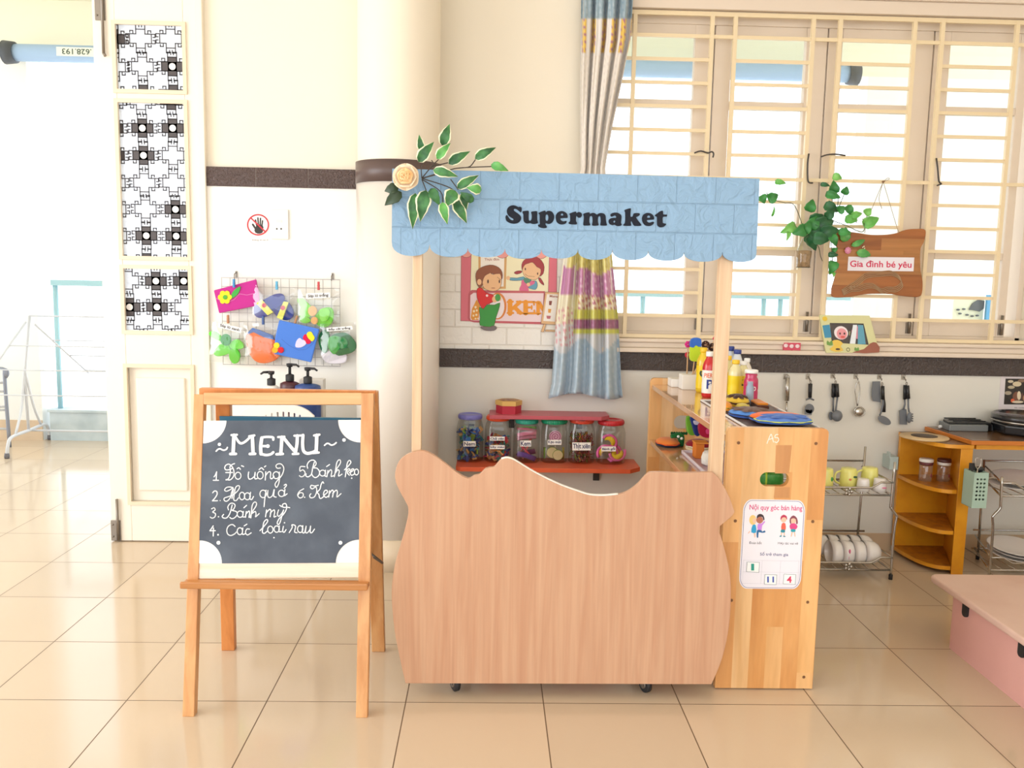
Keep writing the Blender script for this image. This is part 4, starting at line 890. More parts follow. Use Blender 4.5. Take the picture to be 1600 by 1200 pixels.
# ---- foam block with sweets on sticks
fb = G(1090, 605, TZ); bx0, bx1 = X_(1066, 590, 3.585), X_(1089, 590, 3.585)
b = MB(); b.box(bx0, bx1, 3.585, 3.65, TZ, TZ+.062); tag(b.build('foam_block', mat('white_foam', '#f1efea', .8), bevel=.003), 'tall white foam block holding the toy lollipops on the shelf', 'foam block')
b = MB(); b.box(bx0-.028, bx0+.03, 3.66, 3.74, TZ, TZ+.035); tag(b.build('foam_block', mat('white_foam_low', '#efece6', .8), bevel=.003), 'low white foam block beside the tall one on the shelf', 'foam block')
def lolly(label, stick_px, head_px, col, col2, Y, hw, hh):
    a = P(stick_px[0], stick_px[1], Y); h = P(head_px[0], head_px[1], Y)
    a.z = max(a.z, TZ+.055)
    t = thing('felt_lollipop', label, 'toy lollipop', a, 'toy lollipops in the foam block')
    b = MB(); b.tube([a, h], .0025, 6); b.build('stick', flat('#dcb58a'), t)
    return t, h
t, h = lolly('blue and lime green felt ice lolly on a stick, in the foam block', (1082, 587), (1087, 547), 0, 0, 3.60, 0, 0)
s1 = 1/6.67
def pzf(Y): return zoom(1050, 520, 6.67, Y)
z6 = pzf(3.59)
def puff(mb, pts, d): mb.prism(pts, (0, d, 0))
b = MB(); puff(b, [z6(v.x, v.y) for v in catmull([(x, y, 0) for x, y in ((192, 150), (225, 155), (250, 130), (275, 145), (303, 140), (306, 190), (305, 260), (285, 295), (240, 300), (200, 290), (186, 250), (190, 200))], 3, True)], .018); b.build('lolly_lower', felt('#c5e03a'), t, bevel=.004)
b = MB(); puff(b, [z6(v.x, v.y) for v in catmull([(x, y, 0) for x, y in ((192, 145), (195, 90), (215, 60), (260, 52), (300, 62), (308, 95), (305, 150), (275, 145), (250, 132), (225, 155))], 3, True)], .018); b.build('lolly_upper', felt('#3f6fc8'), t, bevel=.004)
for label, cxp, cyp, r, cols, y in (('pink felt flower lollipop behind the blue and lime one', 168, 120, 34, ['#d92c86', '#e0559c'], 3.625), ('red felt lollipop low behind the blue and lime one', 165, 230, 30, ['#c23043', '#d8b7a0'], 3.635), ('brown speckled felt doughnut lollipop left of the post', 350, 125, 40, ['#4b3430', '#c79a78'], 3.62), ('dark brown speckled felt lollipop half behind the post', 420, 150, 40, ['#3d2a2a', '#b78a6a'], 3.64), ('red and yellow felt flower lollipop at the top by the post', 455, 60, 30, ['#d63a56', '#eec24a'], 3.66)):
    zz = pzf(y); hc = zz(cxp, cyp); st_ = Vector((min(max(hc.x, bx0+.01), bx1-.004), min(y, 3.645), TZ+.058))
    t = thing('felt_lollipop', label, 'toy lollipop', st_, 'toy lollipops in the foam block')
    b = MB(); b.tube([st_, hc], .0025, 6); b.build('stick', flat('#dcb58a'), t)
    R_ = r*s1*y/CF*1.05; b = MB()
    n = 6 if 'flower' in label else 10
    for k in range(n): 
        a = 2*PI*k/n; b.ball(hc+Vector((math.cos(a)*R_*.62, 0, math.sin(a)*R_*.62)), R_*.45, .008, R_*.45, 8)
    b.build('lolly_head', felt(cols[0]), t)
    b = MB()
    for k in range(7): b.ball(hc+Vector((math.cos(k*2.4)*R_*.1*k, -.008, math.sin(k*2.4)*R_*.1*k)), R_*.15, .003, R_*.15, 6)
    b.build('sprinkles', felt(cols[1]), t)
# ---- trays and felt food on the top board
M_wt = flat('#eceaea', .35); M_bt = flat('#5a4238', .5)
def tray(label, x0, x1, y0, y1, z, mi, mo, lip=.012):
    t = thing('serving_tray', label, 'tray', ((x0+x1)/2, (y0+y1)/2, z))
    b = MB(); b.box(x0, x1, y0, y1, z, z+.003); b.build('tray_base', mi, t)
    b = MB()
    for a in ((x0, x0+.006, y0, y1), (x1-.006, x1, y0, y1), (x0, x1, y0, y0+.006), (x0, x1, y1-.006, y1)): b.box(a[0], a[1], a[2], a[3], z, z+lip)
    b.build('tray_rim', mo, t, bevel=.002); return t
tray('white rimmed brown tray of felt buns at the near end of the shelf top', .795, 1.03, 2.62, 3.25, TZ, M_bt, M_wt, .008)
def bun(label, x0, x1, y, z, h, cols, wave=.0, d=.05, grp='felt buns and cakes on the trays', kind='felt_bun'):
    """stuffed felt bun: lower half, filling and domed upper half"""
    cx_ = (x0+x1)/2; w = (x1-x0)/2; t = thing(kind, label, 'felt food', (cx_, y, z), grp)
    b = MB(); b.lathe([(.2*w, 0), (w*.92, .002), (w, h*.2), (w*.96, h*.34), (.2, h*.36)] if False else [(w*.6, 0), (w*.95, h*.06), (w, h*.2), (w*.9, h*.33)], (cx_, y, z), 28, sxy=(1, d/w)); b.build('lower_half', felt(cols[0]), t)
    b = MB(); rows = []
    ring = []
    for k in range(36):
        a = 2*PI*k/36; q = 1+wave*math.sin(a*9); ring.append(Vector((cx_+w*1.0*q*math.cos(a), y+d*1.0*q*math.sin(a), z+h*.36+h*.05*math.sin(a*7))))
    b.prism(ring, (0, 0, h*.09)); b.build('filling', felt(cols[1]), t)
    b = MB(); b.lathe([(w*.97, h*.45), (w*.93, h*.6), (w*.75, h*.82), (w*.4, h*.97), (0.001, h)], (cx_, y, z), 28, sxy=(1, d/w)); b.build('upper_half', felt(cols[2]), t)
    if len(cols) > 3:
        ring = []
        for k in range(40):
            a = 2*PI*k/40; q = .8+.13*math.sin(a*8); ring.append((a, q))
        b = MB(); c0 = Vector((cx_, y, z+h*1.02))
        prev = None; lev = []
        for s_, zz in ((1, .72), (.7, .9), (.3, 1.0)):
            lev.append([Vector((cx_+w*q*s_*math.cos(a), y+d*q*s_*math.sin(a), z+h*zz+.004)) for a, q in ring])
        for r0, r1 in zip(lev, lev[1:]):
            for k in range(40): b.face([r0[k], r0[(k+1) % 40], r1[(k+1) % 40], r1[k]])
        b.face(lev[-1]); b.build('icing', felt(cols[3]), t, smooth=True)
    return t
def xat(px, Y): return X_(px, 640, Y)
bun('felt doughnut with dark chocolate icing over yellow, nearest the bottles', xat(1133, 3.1), xat(1170, 3.1), 3.1, TZ+.004, .042, ['#d9b23c', '#5a3a28', '#e2bc44', '#4c3128'], .03)
bun('orange felt doughnut with yellow filling beside the chocolate one', xat(1127, 2.98), xat(1148, 2.98), 3.02, TZ+.004, .03, ['#e8993a', '#d8b440', '#e8973a'], .05)
bun('yellow green felt bun edge in front of the chocolate doughnut', xat(1152, 2.985), xat(1174, 2.985), 3.0, TZ+.004, .026, ['#b9a43a', '#8f8a3a', '#c9b548'], .05)
b = MB(); b.box(xat(1176, 3.1), SX1-.01, 3.04, 3.16, TZ+.004, TZ+.017); c_ = b
slab = thing('felt_cake', 'flat felt chocolate cake slice with orange top at the right of the tray', 'felt food', (.95, 3.1, TZ+.004), 'felt buns and cakes on the trays')
b.build('sponge', felt('#5a3328'), slab, bevel=.004); b = MB(); b.box(xat(1176, 3.1), SX1-.012, 3.045, 3.155, TZ+.017, TZ+.026); b.build('topping', felt('#d8842f'), slab, bevel=.004)
bun('blue felt pastry with brown icing on the near tray, back row', xat(1137, 2.9), xat(1205, 2.9), 2.885, TZ+.004, .026, ['#3f5fae', '#2e3352', '#5a8fdc', '#6b4a3c'], .03, .075)
bun('orange felt pastry with dark filling on the near tray, middle', xat(1172, 2.76), 1.022, 2.765, TZ+.010, .026, ['#4a66b4', '#2a2f4c', '#f0702c'], .04, .07)
bun('blue felt pastry at the very front of the near tray', xat(1180, 2.69), 1.012, 2.685, TZ+.016, .024, ['#3f66b8', '#d8e878', '#5f87d4', '#4a72c4'], .04, .055)
# ---- middle shelf
bun('orange and dark felt eclair at the far end of the middle shelf', X_(1026, 690, 3.6), X_(1064, 690, 3.6), 3.62, MZ, .032, ['#28283c', '#e8632e', '#ee8a3e'], .02, .07, 'felt toys on the middle shelf', 'felt_eclair')
t = thing('felt_crocodile', 'dark green felt crocodile finger puppet with white eyes on the middle shelf', 'felt toy', P(1066, 697, 3.6), 'felt toys on the middle shelf')
g0 = P(1060, 684, 3.6); zc_ = MZ
b = MB(); b.tube(catmull([Vector((g0.x+.012, 3.60, MZ+.002)), Vector((g0.x+.012, 3.60, MZ+.03)), Vector((g0.x, 3.59, MZ+.048)), Vector((g0.x-.035, 3.58, MZ+.045))], 4), [.012, .012, .013, .013, .014, .015, .016, .016, .015, .013, .011, .009, .008], 10); b.build('puppet_body', felt('#1f6a35'), t)
b = MB()
for k in range(7): b.ball(Vector((g0.x-.03+.01*k, 3.59, MZ+.057)), .006, .006, .007, 8)
b.build('back_ridge', felt('#17522a'), t)
for dx, dz in ((-.006, .046), (.008, .038)):
    b = MB(); b.ball(Vector((g0.x+dx, 3.575, MZ+dz)), .006, .004, .006, 10); b.build('eye', flat('#eef3ee'), t)
bun('dark red felt cake with cream base on the middle shelf', X_(1074, 690, 3.5), X_(1116, 690, 3.5), 3.53, MZ, .044, ['#d8c49a', '#e8dcc0', '#8f1f2e'], .02, .06, 'felt toys on the middle shelf', 'felt_cake')
def toy(nm, label, parts, loc):
    t = thing(nm, label, 'felt toy', loc, 'felt toys on the middle shelf')
    for n_, col, poly, Y, d in parts:
        zz = pzf(Y); b = MB(); b.prism([zz(v.x, v.y) for v in catmull([(x, y, 0) for x, y in poly], 3, True)], (0, d, 0)); b.build(n_, felt(col), t, bevel=.003)
    return t
toy('felt_fish', 'lime green and grey felt fish leaning behind the red felt cake', [('body', '#7fc43c', [(155, 890), (185, 870), (205, 930), (225, 1000), (245, 1060), (200, 1070), (170, 1040), (155, 960)], 3.66, .02), ('fin', '#8f9a4a', [(150, 880), (172, 880), (175, 990), (160, 1040), (148, 1000)], 3.675, .012)], (P(1080, 680, 3.66).x, 3.67, MZ))
toy('felt_doll', 'navy blue felt doll with white collar leaning behind the red felt cake', [('body', '#2c3f86', [(195, 890), (250, 890), (295, 960), (300, 1050), (270, 1080), (240, 1060), (220, 990)], 3.63, .022), ('collar', '#c9cbe0', [(225, 915), (285, 930), (280, 960), (235, 955)], 3.622, .006)], (P(1088, 680, 3.63).x, 3.64, MZ))
toy('felt_heart', 'crimson and pink felt cushion leaning by the post on the middle shelf', [('cushion', '#b41f42', [(285, 960), (330, 950), (400, 1000), (405, 1090), (330, 1090), (290, 1050)], 3.60, .03), ('patch', '#d8487e', [(355, 1010), (400, 1005), (402, 1050), (360, 1055)], 3.592, .006)], (P(1103, 685, 3.6).x, 3.615, MZ))
tray('shallow lilac tray on the middle shelf', SX0+.076, SX1-.03, 2.9, 3.455, MZ, flat('#c9a8b4', .4), flat('#e6dde8', .3), .014)
ob = thing('orange_block', 'small orange block on end on the lilac tray', 'toy block', (X_(1092, 710, 3.36), 3.36, MZ+.003)); x = X_(1092, 710, 3.34)
b = MB(); b.box(x-.016, x+.02, 3.335, 3.385, MZ+.003, MZ+.062); b.build('block', flat('#e0812c', .6), ob, bevel=.004); b = MB(); b.box(x-.018, x+.035, 3.33, 3.39, MZ+.062, MZ+.068); b.build('lid', flat('#e8963c', .6), ob, bevel=.002)
b = MB(); x = X_(1108, 715, 3.22)
b.lathe([(.028, 0), (.04, .006), (.042, .03), (.036, .05), (.02, .056)], (x+.012, 3.22, MZ+.003), 9, smooth=True, ph=.3)
tag(b.build('white_napkin', mat('crumpled_paper', '#efece4', .8, bump=(40, .9, .01)), bevel=.002), 'crumpled white bundle beside the orange block on the lilac tray', 'bundle')
gb = thing('green_rolled_cake', 'leaf green wrapped roll seen through the handle hole, tied with yellow string', 'toy cake', (hx, 2.63, MZ), 'felt toys on the middle shelf')
zc2 = hz-.002
b = MB(); b.box(hx-.055, hx+.055, 2.59, 2.67, MZ+.006, hz+.006); b.build('wrapped_roll', mat('banana_leaf_green', '#3f9a3c', .4, vary=(40, '#6fb85a')), gb, bevel=.014, seg=4)
b = MB(); b.box(hx-.004, hx+.002, 2.5885, 2.6715, MZ+.005, hz+.0075); b.build('string', flat('#b8d840'), gb, bevel=.002)
b = MB(); b.box(hx-.058, hx+.058, 2.58, 2.68, MZ, MZ+.006); tag(b.build('small_tray', flat('#7a5a40')), 'small brown board under the green roll inside the shelf', 'tray')
# ================================================================== WALL BEHIND THE STALL: SHELVES, JARS, POSTER, CURTAIN
M_org = mat('orange_red_shelf_paint', '#d9623c', .35, vary=(12, '#cf5733')); M_red = mat('dusty_red_shelf_paint', '#b95560', .4)
M_chip = flat('#b08a68', .7)
FYs = 3.70
LZ = P(800, 731, FYs).z
ls = thing('wall_shelf', 'long orange wall shelf carrying six candy jars', 'shelf', (.27, 3.82, LZ-.018), 'wall shelves behind the stall')
xl, xr = X_(712, 735, FYs), X_(1003, 738, FYs)
b = MB(); b.prism([(xl+.02, FYs, LZ-.019), (xr-.05, FYs, LZ-.019), (xr, FYs+.05, LZ-.019), (xr, WY-.012, LZ-.019), (xl, WY-.012, LZ-.019), (xl, FYs+.02, LZ-.019)], (0, 0, .019)); b.build('shelf_board', M_org, ls, bevel=.0015)
for x in (xl+.12, xr-.17):
    b = MB(); b.box(x-.014, x+.014, FYs+.04, WY-.012, LZ-.027, LZ-.019); b.box(x-.014, x+.014, WY-.022, WY-.012, LZ-.1, LZ-.019); b.build('bracket', M_dark, ls)
FYu = 3.765
UZ = P(850, 650, FYu).z
us = thing('wall_shelf', 'shorter dusty red wall shelf with a hexagonal box on it', 'shelf', (.27, 3.83, UZ-.016), 'wall shelves behind the stall')
xl2, xr2 = X_(765, 652, FYu), X_(954, 654, FYu)
b = MB(); b.prism([(xl2, FYu, UZ-.017), (xr2-.04, FYu, UZ-.017), (xr2, FYu+.04, UZ-.017), (xr2, WY-.012, UZ-.017), (xl2, WY-.012, UZ-.017)], (0, 0, .017)); b.build('shelf_board', M_red, us, bevel=.0015)
for x in (xl2+.1, xr2-.12):
    b = MB(); b.box(x-.012, x+.012, FYu+.03, WY-.012, UZ-.024, UZ-.017); b.box(x-.012, x+.012, WY-.02, WY-.012, UZ-.08, UZ-.017); b.build('bracket', M_dark, us)
hb_ = P(795, 645, 3.80); x = hb_.x
hx_ = thing('hexagonal_box', 'red hexagonal gift box with gold patterned lid on the upper shelf', 'box', (x, 3.845, UZ))
b = MB(); b.lathe([(.056, 0), (.056, .036)], (x, 3.845, UZ), 6, smooth=False, ph=0); b.build('box_body', mat('crimson_card', '#b5243a', .45), hx_)
b = MB(); b.lathe([(.059, .036), (.059, .056)], (x, 3.845, UZ), 6, smooth=False); b.lathe([(.048, .0562), (.048, .057)], (x, 3.845, UZ), 6, smooth=False); lid_ = b.build('lid', mat('gold_card', '#d6ab5e', .4), hx_)
b = MB(); b.lathe([(.047, .0572), (.047, .0578)], (x, 3.845, UZ), 6, smooth=False); b.build('lid_pattern', mat('lid_flower_print', '#b88a58', .5, vary=(60, '#7a3a34')), lid_)
# ---- jars
M_jar = clear('clear_jar_plastic', '#f5f5f2', gloss=.05, rough=.06)
JL = [('Nem', (122, 305, 185, 245), (105, 318, 545), '#7d7cc6', 'candy jar with a violet lid, leftmost on the orange shelf, full of blue craft bits', (165, 258, 385, 425)),
      ('Chả viên|bảy màu', (328, 508, 195, 248), (318, 530, 548), '#ee5a34', 'candy jar with an orange lid and two labels, between the violet and first green lids', (365, 478, 350, 445)),
      ('Kem', (550, 725, 218, 262), (535, 748, 550), '#35b497', 'candy jar with a sea green lid labelled Kem, holding pink felt strips', (595, 678, 380, 425)),
      ('Kẹo mút', (748, 948, 218, 268), (745, 955, 550), '#1f9e70', 'candy jar with a dark green lid, holding a swirl lollipop and two round discs', (803, 908, 375, 412)),
      ('Thịt xiên', (968, 1152, 215, 262), (955, 1165, 557), '#ea5238', 'candy jar with an orange red lid labelled Thit xien, holding red brown shreds', (990, 1130, 395, 455)),
      ('Bánh gối', (1168, 1370, 228, 298), (1165, 1395, 560), '#c3262e', 'candy jar with a deep red lid, rightmost on the orange shelf, with yellow pink shapes', (1212, 1320, 425, 462))]
jz = zoom(690, 610, 4.8485, 3.76)
jars = []
for i, (txt, lid, body, col, lab, lb) in enumerate(JL):
    bc = G(690+(body[0]+body[1])/2/4.8485, 610+body[2]/4.8485-1.5, LZ); r = (body[1]-body[0])/2/4.8485*3.78/CF*.98
    cyj = min(max(bc.y+r, FYs+.062), WY-.02-r); c = Vector((bc.x, cyj, LZ)); zt = P(690+(lid[0]+lid[1])/2/4.8485, 610+lid[2]/4.8485, cyj-.03).z
    h = zt-LZ; lr = (lid[1]-lid[0])/2/4.8485*(cyj-r*.6)/CF; lh = .021
    t = thing('candy_jar', lab, 'jar', c, 'candy jars on the orange shelf')
    b = MB(); b.lathe([(r*.86, 0), (r*.98, .006), (r, .014), (r, h*.70), (r*.93, h*.8), (lr*.93, h-lh*1.15), (lr*.93, h-lh*.9)], c, 32, sq=3.2); b.build('jar_body', M_jar, t)
    b = MB(); b.lathe([(lr*.98, h-lh), (lr, h-lh+.002), (lr, h-.004), (lr*.94, h), (lr*.7, h), (lr*.68, h-.002), (.001, h-.002)], c, 36); ld = b.build('lid', mat('lid_plastic_%s' % col[1:], col, .35), t)
    b = MB()
    for k in range(36):
        a = 2*PI*k/36; q = c+Vector((math.cos(a)*lr, math.sin(a)*lr, h-lh+.004)); b.tube([q, q+Vector((0, 0, lh-.01))], .0012, 4)
    b.build('lid_ridges', mat('lid_ridge_%s' % col[1:], col, .35), ld)
    yb_ = cyj-r-.0012
    def lz_(x, y): return P(690+x/4.8485, 610+y/4.8485, yb_)
    parts_ = txt.split('|'); n = len(parts_)
    for k, s_ in enumerate(parts_):
        y0 = lb[2] if n == 1 else (350, 415)[k]; y1 = lb[3] if n == 1 else (380, 445)[k]
        b = MB(); b.prism([lz_(lb[0], y1), lz_(lb[1], y1), lz_(lb[1], y0), lz_(lb[0], y0)], (0, .001, 0)); l = b.build('paper_label', flat('#f4f2ec', .5), t)
        b = MB(); a = lz_(lb[0]+5, y1-5)+Vector((0, -.0004, 0)); put_text(b, s_, a, lz_(lb[1]-5, y1-5)-lz_(lb[0]+5, y1-5), lz_(lb[0]+5, y0+5)-lz_(lb[0]+5, y1-5), .025); b.build('lettering', flat('#3a3c66'), l)
    jars.append((t, c, r, h))
random.seed(11)
def bits(j, name, label, cols, n, size, top, shape='chip'):
    t, c, r, h = jars[j]; b = MB(); ms = [felt(q) for q in cols]
    for k in range(n):
        a = random.uniform(0, 2*PI); q = r*.80*math.sqrt(random.random()); z = c.z+.012+(h*top-.012)*random.random()
        p = c+Vector((q*math.cos(a), q*math.sin(a), z-c.z)); b.mi = random.randrange(len(cols))
        M = Matrix.Rotation(random.uniform(0, PI), 3, 'X')@Matrix.Rotation(random.uniform(0, 2*PI), 3, 'Z')@Matrix.Rotation(random.uniform(0, PI), 3, 'Y')
        if shape == 'chip': b.obox(p, M@Vector((size*random.uniform(.6, 1.3), 0, 0)), M@Vector((0, size*random.uniform(.5, 1), 0)), M@Vector((0, 0, .0025)))
        else:
            d = M@Vector((size, 0, 0)); b.tube([p-d, p+M@Vector((0, size*.3, 0)), p+d], .0022, 5)
    o = b.build(name, ms); tag(o, label, 'craft bits', None, 'stuff'); return o
bits(0, 'foam_chips', 'blue, teal and tan craft foam chips filling the violet lidded jar', ['#2c4f9e', '#24407f', '#2f8f96', '#3f7ac4', '#d9a566', '#37415c', '#8aa84a'], 150, .013, .68)
bits(1, 'foam_chips', 'multicoloured craft foam chips in the jar with two labels', ['#2c4f9e', '#c83a4a', '#dba46a', '#3f8f8a', '#7a5a6a', '#b9763c'], 120, .012, .55)
bits(4, 'foam_shreds', 'red brown and green foam shreds in the jar labelled Thit xien', ['#8f2f3e', '#a8483c', '#6f7a34', '#7a3a2e', '#b9862f', '#9a3550'], 210, .016, .62, 'wire')
# pink strips in the Kem jar
t, c, r, h = jars[2]
for k, (z, ang, col, tw) in enumerate(((.125, .15, '#e08aa8', .010), (.142, -.1, '#d26a86', .006), (.105, .12, '#e59ab4', .010), (.07, .9, '#e07a7a', .004), (.045, -.8, '#d85f6c', .004), (.05, 1.2, '#e88a8a', .004), (.150, .05, '#6fae4c', .005), (.03, .3, '#7a3f6a', .012), (.025, -.3, '#6a4a9a', .012))):
    d = Vector((math.cos(ang), .05*(-1)**k, math.sin(ang)))*(r*.72); p = c+Vector((0, -r*.45+.012*(k % 4), z)); z_lo = c.z+.012
    a, q = p-d, p+d; a.z = max(a.z, z_lo); q.z = max(min(q.z, c.z+h*.78), z_lo)
    b = MB(); b.tube([a, (a+q)/2+Vector((0, 0, .004)), q], tw, 8, sq=(.6, 1)); tag(b.build('felt_strip', felt(col)), ('pink' if k in (0, 2) else 'rose red')+' felt strip number' if False else ['broad pale pink felt strip high in the Kem jar', 'thin rose felt strip near the top of the Kem jar', 'broad pink felt strip behind the Kem label', 'coral felt stick slanting up to the right in the Kem jar', 'red felt stick slanting down to the right in the Kem jar', 'salmon felt stick standing at the right in the Kem jar', 'green felt strip at the top of the Kem jar', 'plum felt strip at the bottom of the Kem jar', 'violet felt strip at the bottom of the Kem jar'][k], 'felt strip', 'felt strips in the Kem jar')
# lollipop and discs
t, c, r, h = jars[3]
def jz3(x, y, Y): return P(690+x/4.8485, 610+y/4.8485, Y)
Yl = c.y-r*.45
lc = jz3(862, 350, Yl)
t = thing('swirl_lollipop', 'pink and white swirl lollipop standing in the dark green lidded jar', 'toy lollipop', (lc.x, Yl, LZ+.012))
b = MB(); b.lathe([(.026, -.003), (.028, 0), (.026, .003)], lc, 28, (0, -1, 0)); b.build('disc', felt('#e9b9cf'), t)
b = MB(); b.tube([lc+Vector((math.cos(a)*(.002+.0009*a*1.6), -.004, math.sin(a)*(.002+.0009*a*1.6))) for a in [k*.3 for k in range(60)]], .0016, 5); b.build('swirl', felt('#b8608f'), t)
b = MB(); b.tube([lc+Vector((0, 0, -.026)), Vector((lc.x+.004, Yl+.005, LZ+.012))], .002, 6); b.build('stick', flat('#e8ddc8'), t)
for k, (x, y, R_, lb_) in enumerate(((838, 470, .0245, 'left'), (880, 512, .0225, 'right'))):
    dc = jz3(x, y, Yl-.006*k-.004); dc.z = max(dc.z, LZ+.013+R_); b = MB(); b.lathe([(R_*.96, -.004), (R_, -.002), (R_, .002), (R_*.96, .004)], dc, 26, (.05, -1, .1)); o = tag(b.build('felt_disc', felt('#d8c79a')), 'cream felt disc with green rim, %s one in the dark green lidded jar' % ('upper left' if k == 0 else 'lower right'), 'felt disc', 'felt discs in a jar')
    b = MB(); b.tube([dc+Vector((math.cos(a)*R_, -.002, math.sin(a)*R_)) for a in [2*PI*q/26 for q in range(26)]], .0014, 5, closed=True); b.build('rim', felt('#7d9a4a'), o)
for k, (x, col, lb_) in enumerate(((775, '#d8665c', 'salmon'), (768, '#6f9a3c', 'green'), (925, '#9a8f3c', 'olive'))):
    p0 = jz3(x, 430, c.y-.01*k); p0.x = max(min(p0.x, c.x+r*.7), c.x-r*.7); b = MB(); b.tube([Vector((p0.x, p0.y, LZ+.014)), p0], .005, 8, sq=(.5, 1)); tag(b.build('felt_strip', felt(col)), '%s felt strip standing in the dark green lidded jar' % lb_, 'felt strip', 'felt strips beside the swirl lollipop')
# crescents in the last jar
t, c, r, h = jars[5]
for k, (x, y, rot, c1, c2) in enumerate(((1215, 475, 2.0, '#e8c42c', '#e670b0'), (1265, 395, .8, '#e8c42c', '#e86cae'), (1300, 475, -.6, '#e3bd2a', '#e670b0'), (1335, 470, -1.3, '#e9c93a', '#e87ab4'), (1270, 520, .2, '#dfba2a', '#e670b0'))):
    Yk = c.y-r*.5+.012*(k % 3); m0 = jz3(x, y, Yk); m0.z = max(m0.z, LZ+.044); m0.x = max(min(m0.x, c.x+r*.42), c.x-r*.42)
    t = thing('felt_dumpling', ['left', 'upper', 'middle', 'right', 'lowest'][k]+' yellow felt dumpling with pink trim in the deep red lidded jar', 'felt food', (m0.x, Yk, m0.z-.025), 'felt dumplings in a jar')
    arc = [rot+PI*(q/10-.5)*1.1 for q in range(11)]
    b = MB(); b.tube([m0+Vector((math.cos(a)*.020, 0, math.sin(a)*.020)) for a in arc], [.005+.011*math.sin(PI*q/10) for q in range(11)], 8, sq=(1, .8)); b.build('filling', felt(c1), t)
    b = MB(); b.tube([m0+Vector((math.cos(a)*.034, -.003, math.sin(a)*.034)) for a in arc], .0065, 7); b.build('trim', felt(c2), t)

# ---- cut-out poster of an ice cream stall
KY = WY-.0135
zk = zoom(700, 390, 8, KY)
kp = thing('cutout_poster', 'cut out cartoon poster of two children at a pink KEM ice cream stall', 'poster', zk(760, 1020))
_kl = [0]
def lay(nm, col, *polys, n=1, par=None):
    _kl[0] += 1; o = blob(par or kp, nm, col, polys, zk, .0002*_kl[0], n=n)
    if nm in ('girl_hair', 'girl_face', 'girl_sleeves', 'boy_hair', 'boy_face', 'boy_jumper', 'boy_trousers', 'boy_shoes', 'pink_post', 'easel_frame', 'scallop'):
        for p in polys:
            m = MB(); q = catmull([(x, y, 0) for x, y in p], n, True) if n > 1 else [Vector((x, y, 0)) for x, y in p]
            m.stroke([zk(v.x, v.y) for v in q]+[zk(q[0].x, q[0].y)], .0013, .0002*_kl[0]+.00006, NY, 5); m.build('ink_outline', flat('#5f3a38'), par or kp)
    return o
b = MB(); b.prism([zk(*p) for p in ((158, -40), (1370, -40), (1375, 520), (1450, 620), (1450, 780), (1370, 830), (1345, 1030), (1160, 1030), (1160, 935), (600, 925), (610, 990), (560, 1018), (420, 990), (400, 905), (155, 902))], (0, .0012, 0)); b.build('card', flat('#f6f0e4', .5), kp)
lay('cream_back', '#f4eecb', [(285, -20), (1260, -20), (1255, 530), (285, 530)])
lay('wall_panel', '#d9ab72', [(380, 60), (735, 60), (722, 490), (380, 490)]); lay('menu_sheet', '#f8f2ea', [(408, 70), (705, 70), (695, 462), (408, 462)])
b = MB(); put_text(b, 'Thực đơn', zk(455, 145)+Vector((0, -.0012, 0)), zk(640, 145)-zk(455, 145), zk(455, 105)-zk(455, 145), .01); b.build('lettering', flat('#a8604a'), kp)
lay('pink_post', '#dd7787', [(165, -20), (292, -20), (272, 895), (158, 890)], [(1268, 20), (1365, 20), (1358, 545), (1252, 545)])
lay('scallop', '#eda39e', oval(230, 40, 72, 60), oval(680, 50, 80, 58), oval(1150, 60, 90, 56))
girl = [('girl_hair', '#a8434a', [[(920, 220), (930, 160), (980, 110), (1060, 80), (1140, 110), (1195, 180), (1200, 260), (1160, 330), (1000, 330), (935, 270)], [(825, 290), (860, 268), (920, 265), (915, 290), (860, 308)], [(1130, 360), (1155, 355), (1195, 420), (1195, 445), (1150, 410)]]), ('girl_face', '#eec297', [[(930, 250), (960, 190), (1010, 170), (1060, 160), (1110, 215), (1160, 245), (1150, 320), (1100, 375), (1020, 370), (950, 320)]]),
        ('girl_sleeves', '#6aa7c0', [[(770, 350), (860, 355), (945, 338), (960, 375), (860, 388), (775, 382)], [(1060, 400), (1105, 395), (1118, 450), (1095, 498), (1040, 490), (1000, 470)]]), ('girl_apron', '#dd6f96', [[(925, 380), (1000, 390), (1080, 390), (1075, 430), (1000, 470), (1010, 515), (890, 512), (915, 440)]]), ('girl_collar', '#5d8f7a', [[(955, 350), (1040, 375), (1030, 400), (990, 430), (950, 400)]]), ('girl_hands', '#eec297', [oval(752, 355, 24, 26), oval(1005, 435, 22, 22)]), ('girl_eyes', '#4a3030', [oval(966, 243, 7, 16), oval(1120, 300, 7, 16)])]
for nm, col, pl in girl: lay(nm, col, *pl, n=2)
lay('counter', '#c4626c', [(300, 505), (1210, 520), (1200, 935), (330, 910), (265, 895), (248, 860), (255, 560), (270, 520)])
lay('counter_face', '#efd9df', [(320, 540), (1195, 545), (1180, 905), (330, 885), (285, 880), (275, 850), (280, 570)])
lay('ice_cream', '#e39a3c', [(360, 620), (300, 740), (285, 850), (300, 880), (380, 880), (400, 700)]); lay('cone_squares', '#fbe9c8', oval(345, 720, 14, 16), oval(325, 770, 14, 16), oval(360, 760, 12, 14), oval(318, 825, 12, 14), oval(355, 815, 14, 14), oval(345, 862, 12, 10), oval(375, 860, 10, 10))
lay('round_ring', '#e08a4a', oval(620, 705, 112, 168, 24)); lay('round_face', '#f3e9ee', oval(612, 708, 92, 150, 24))
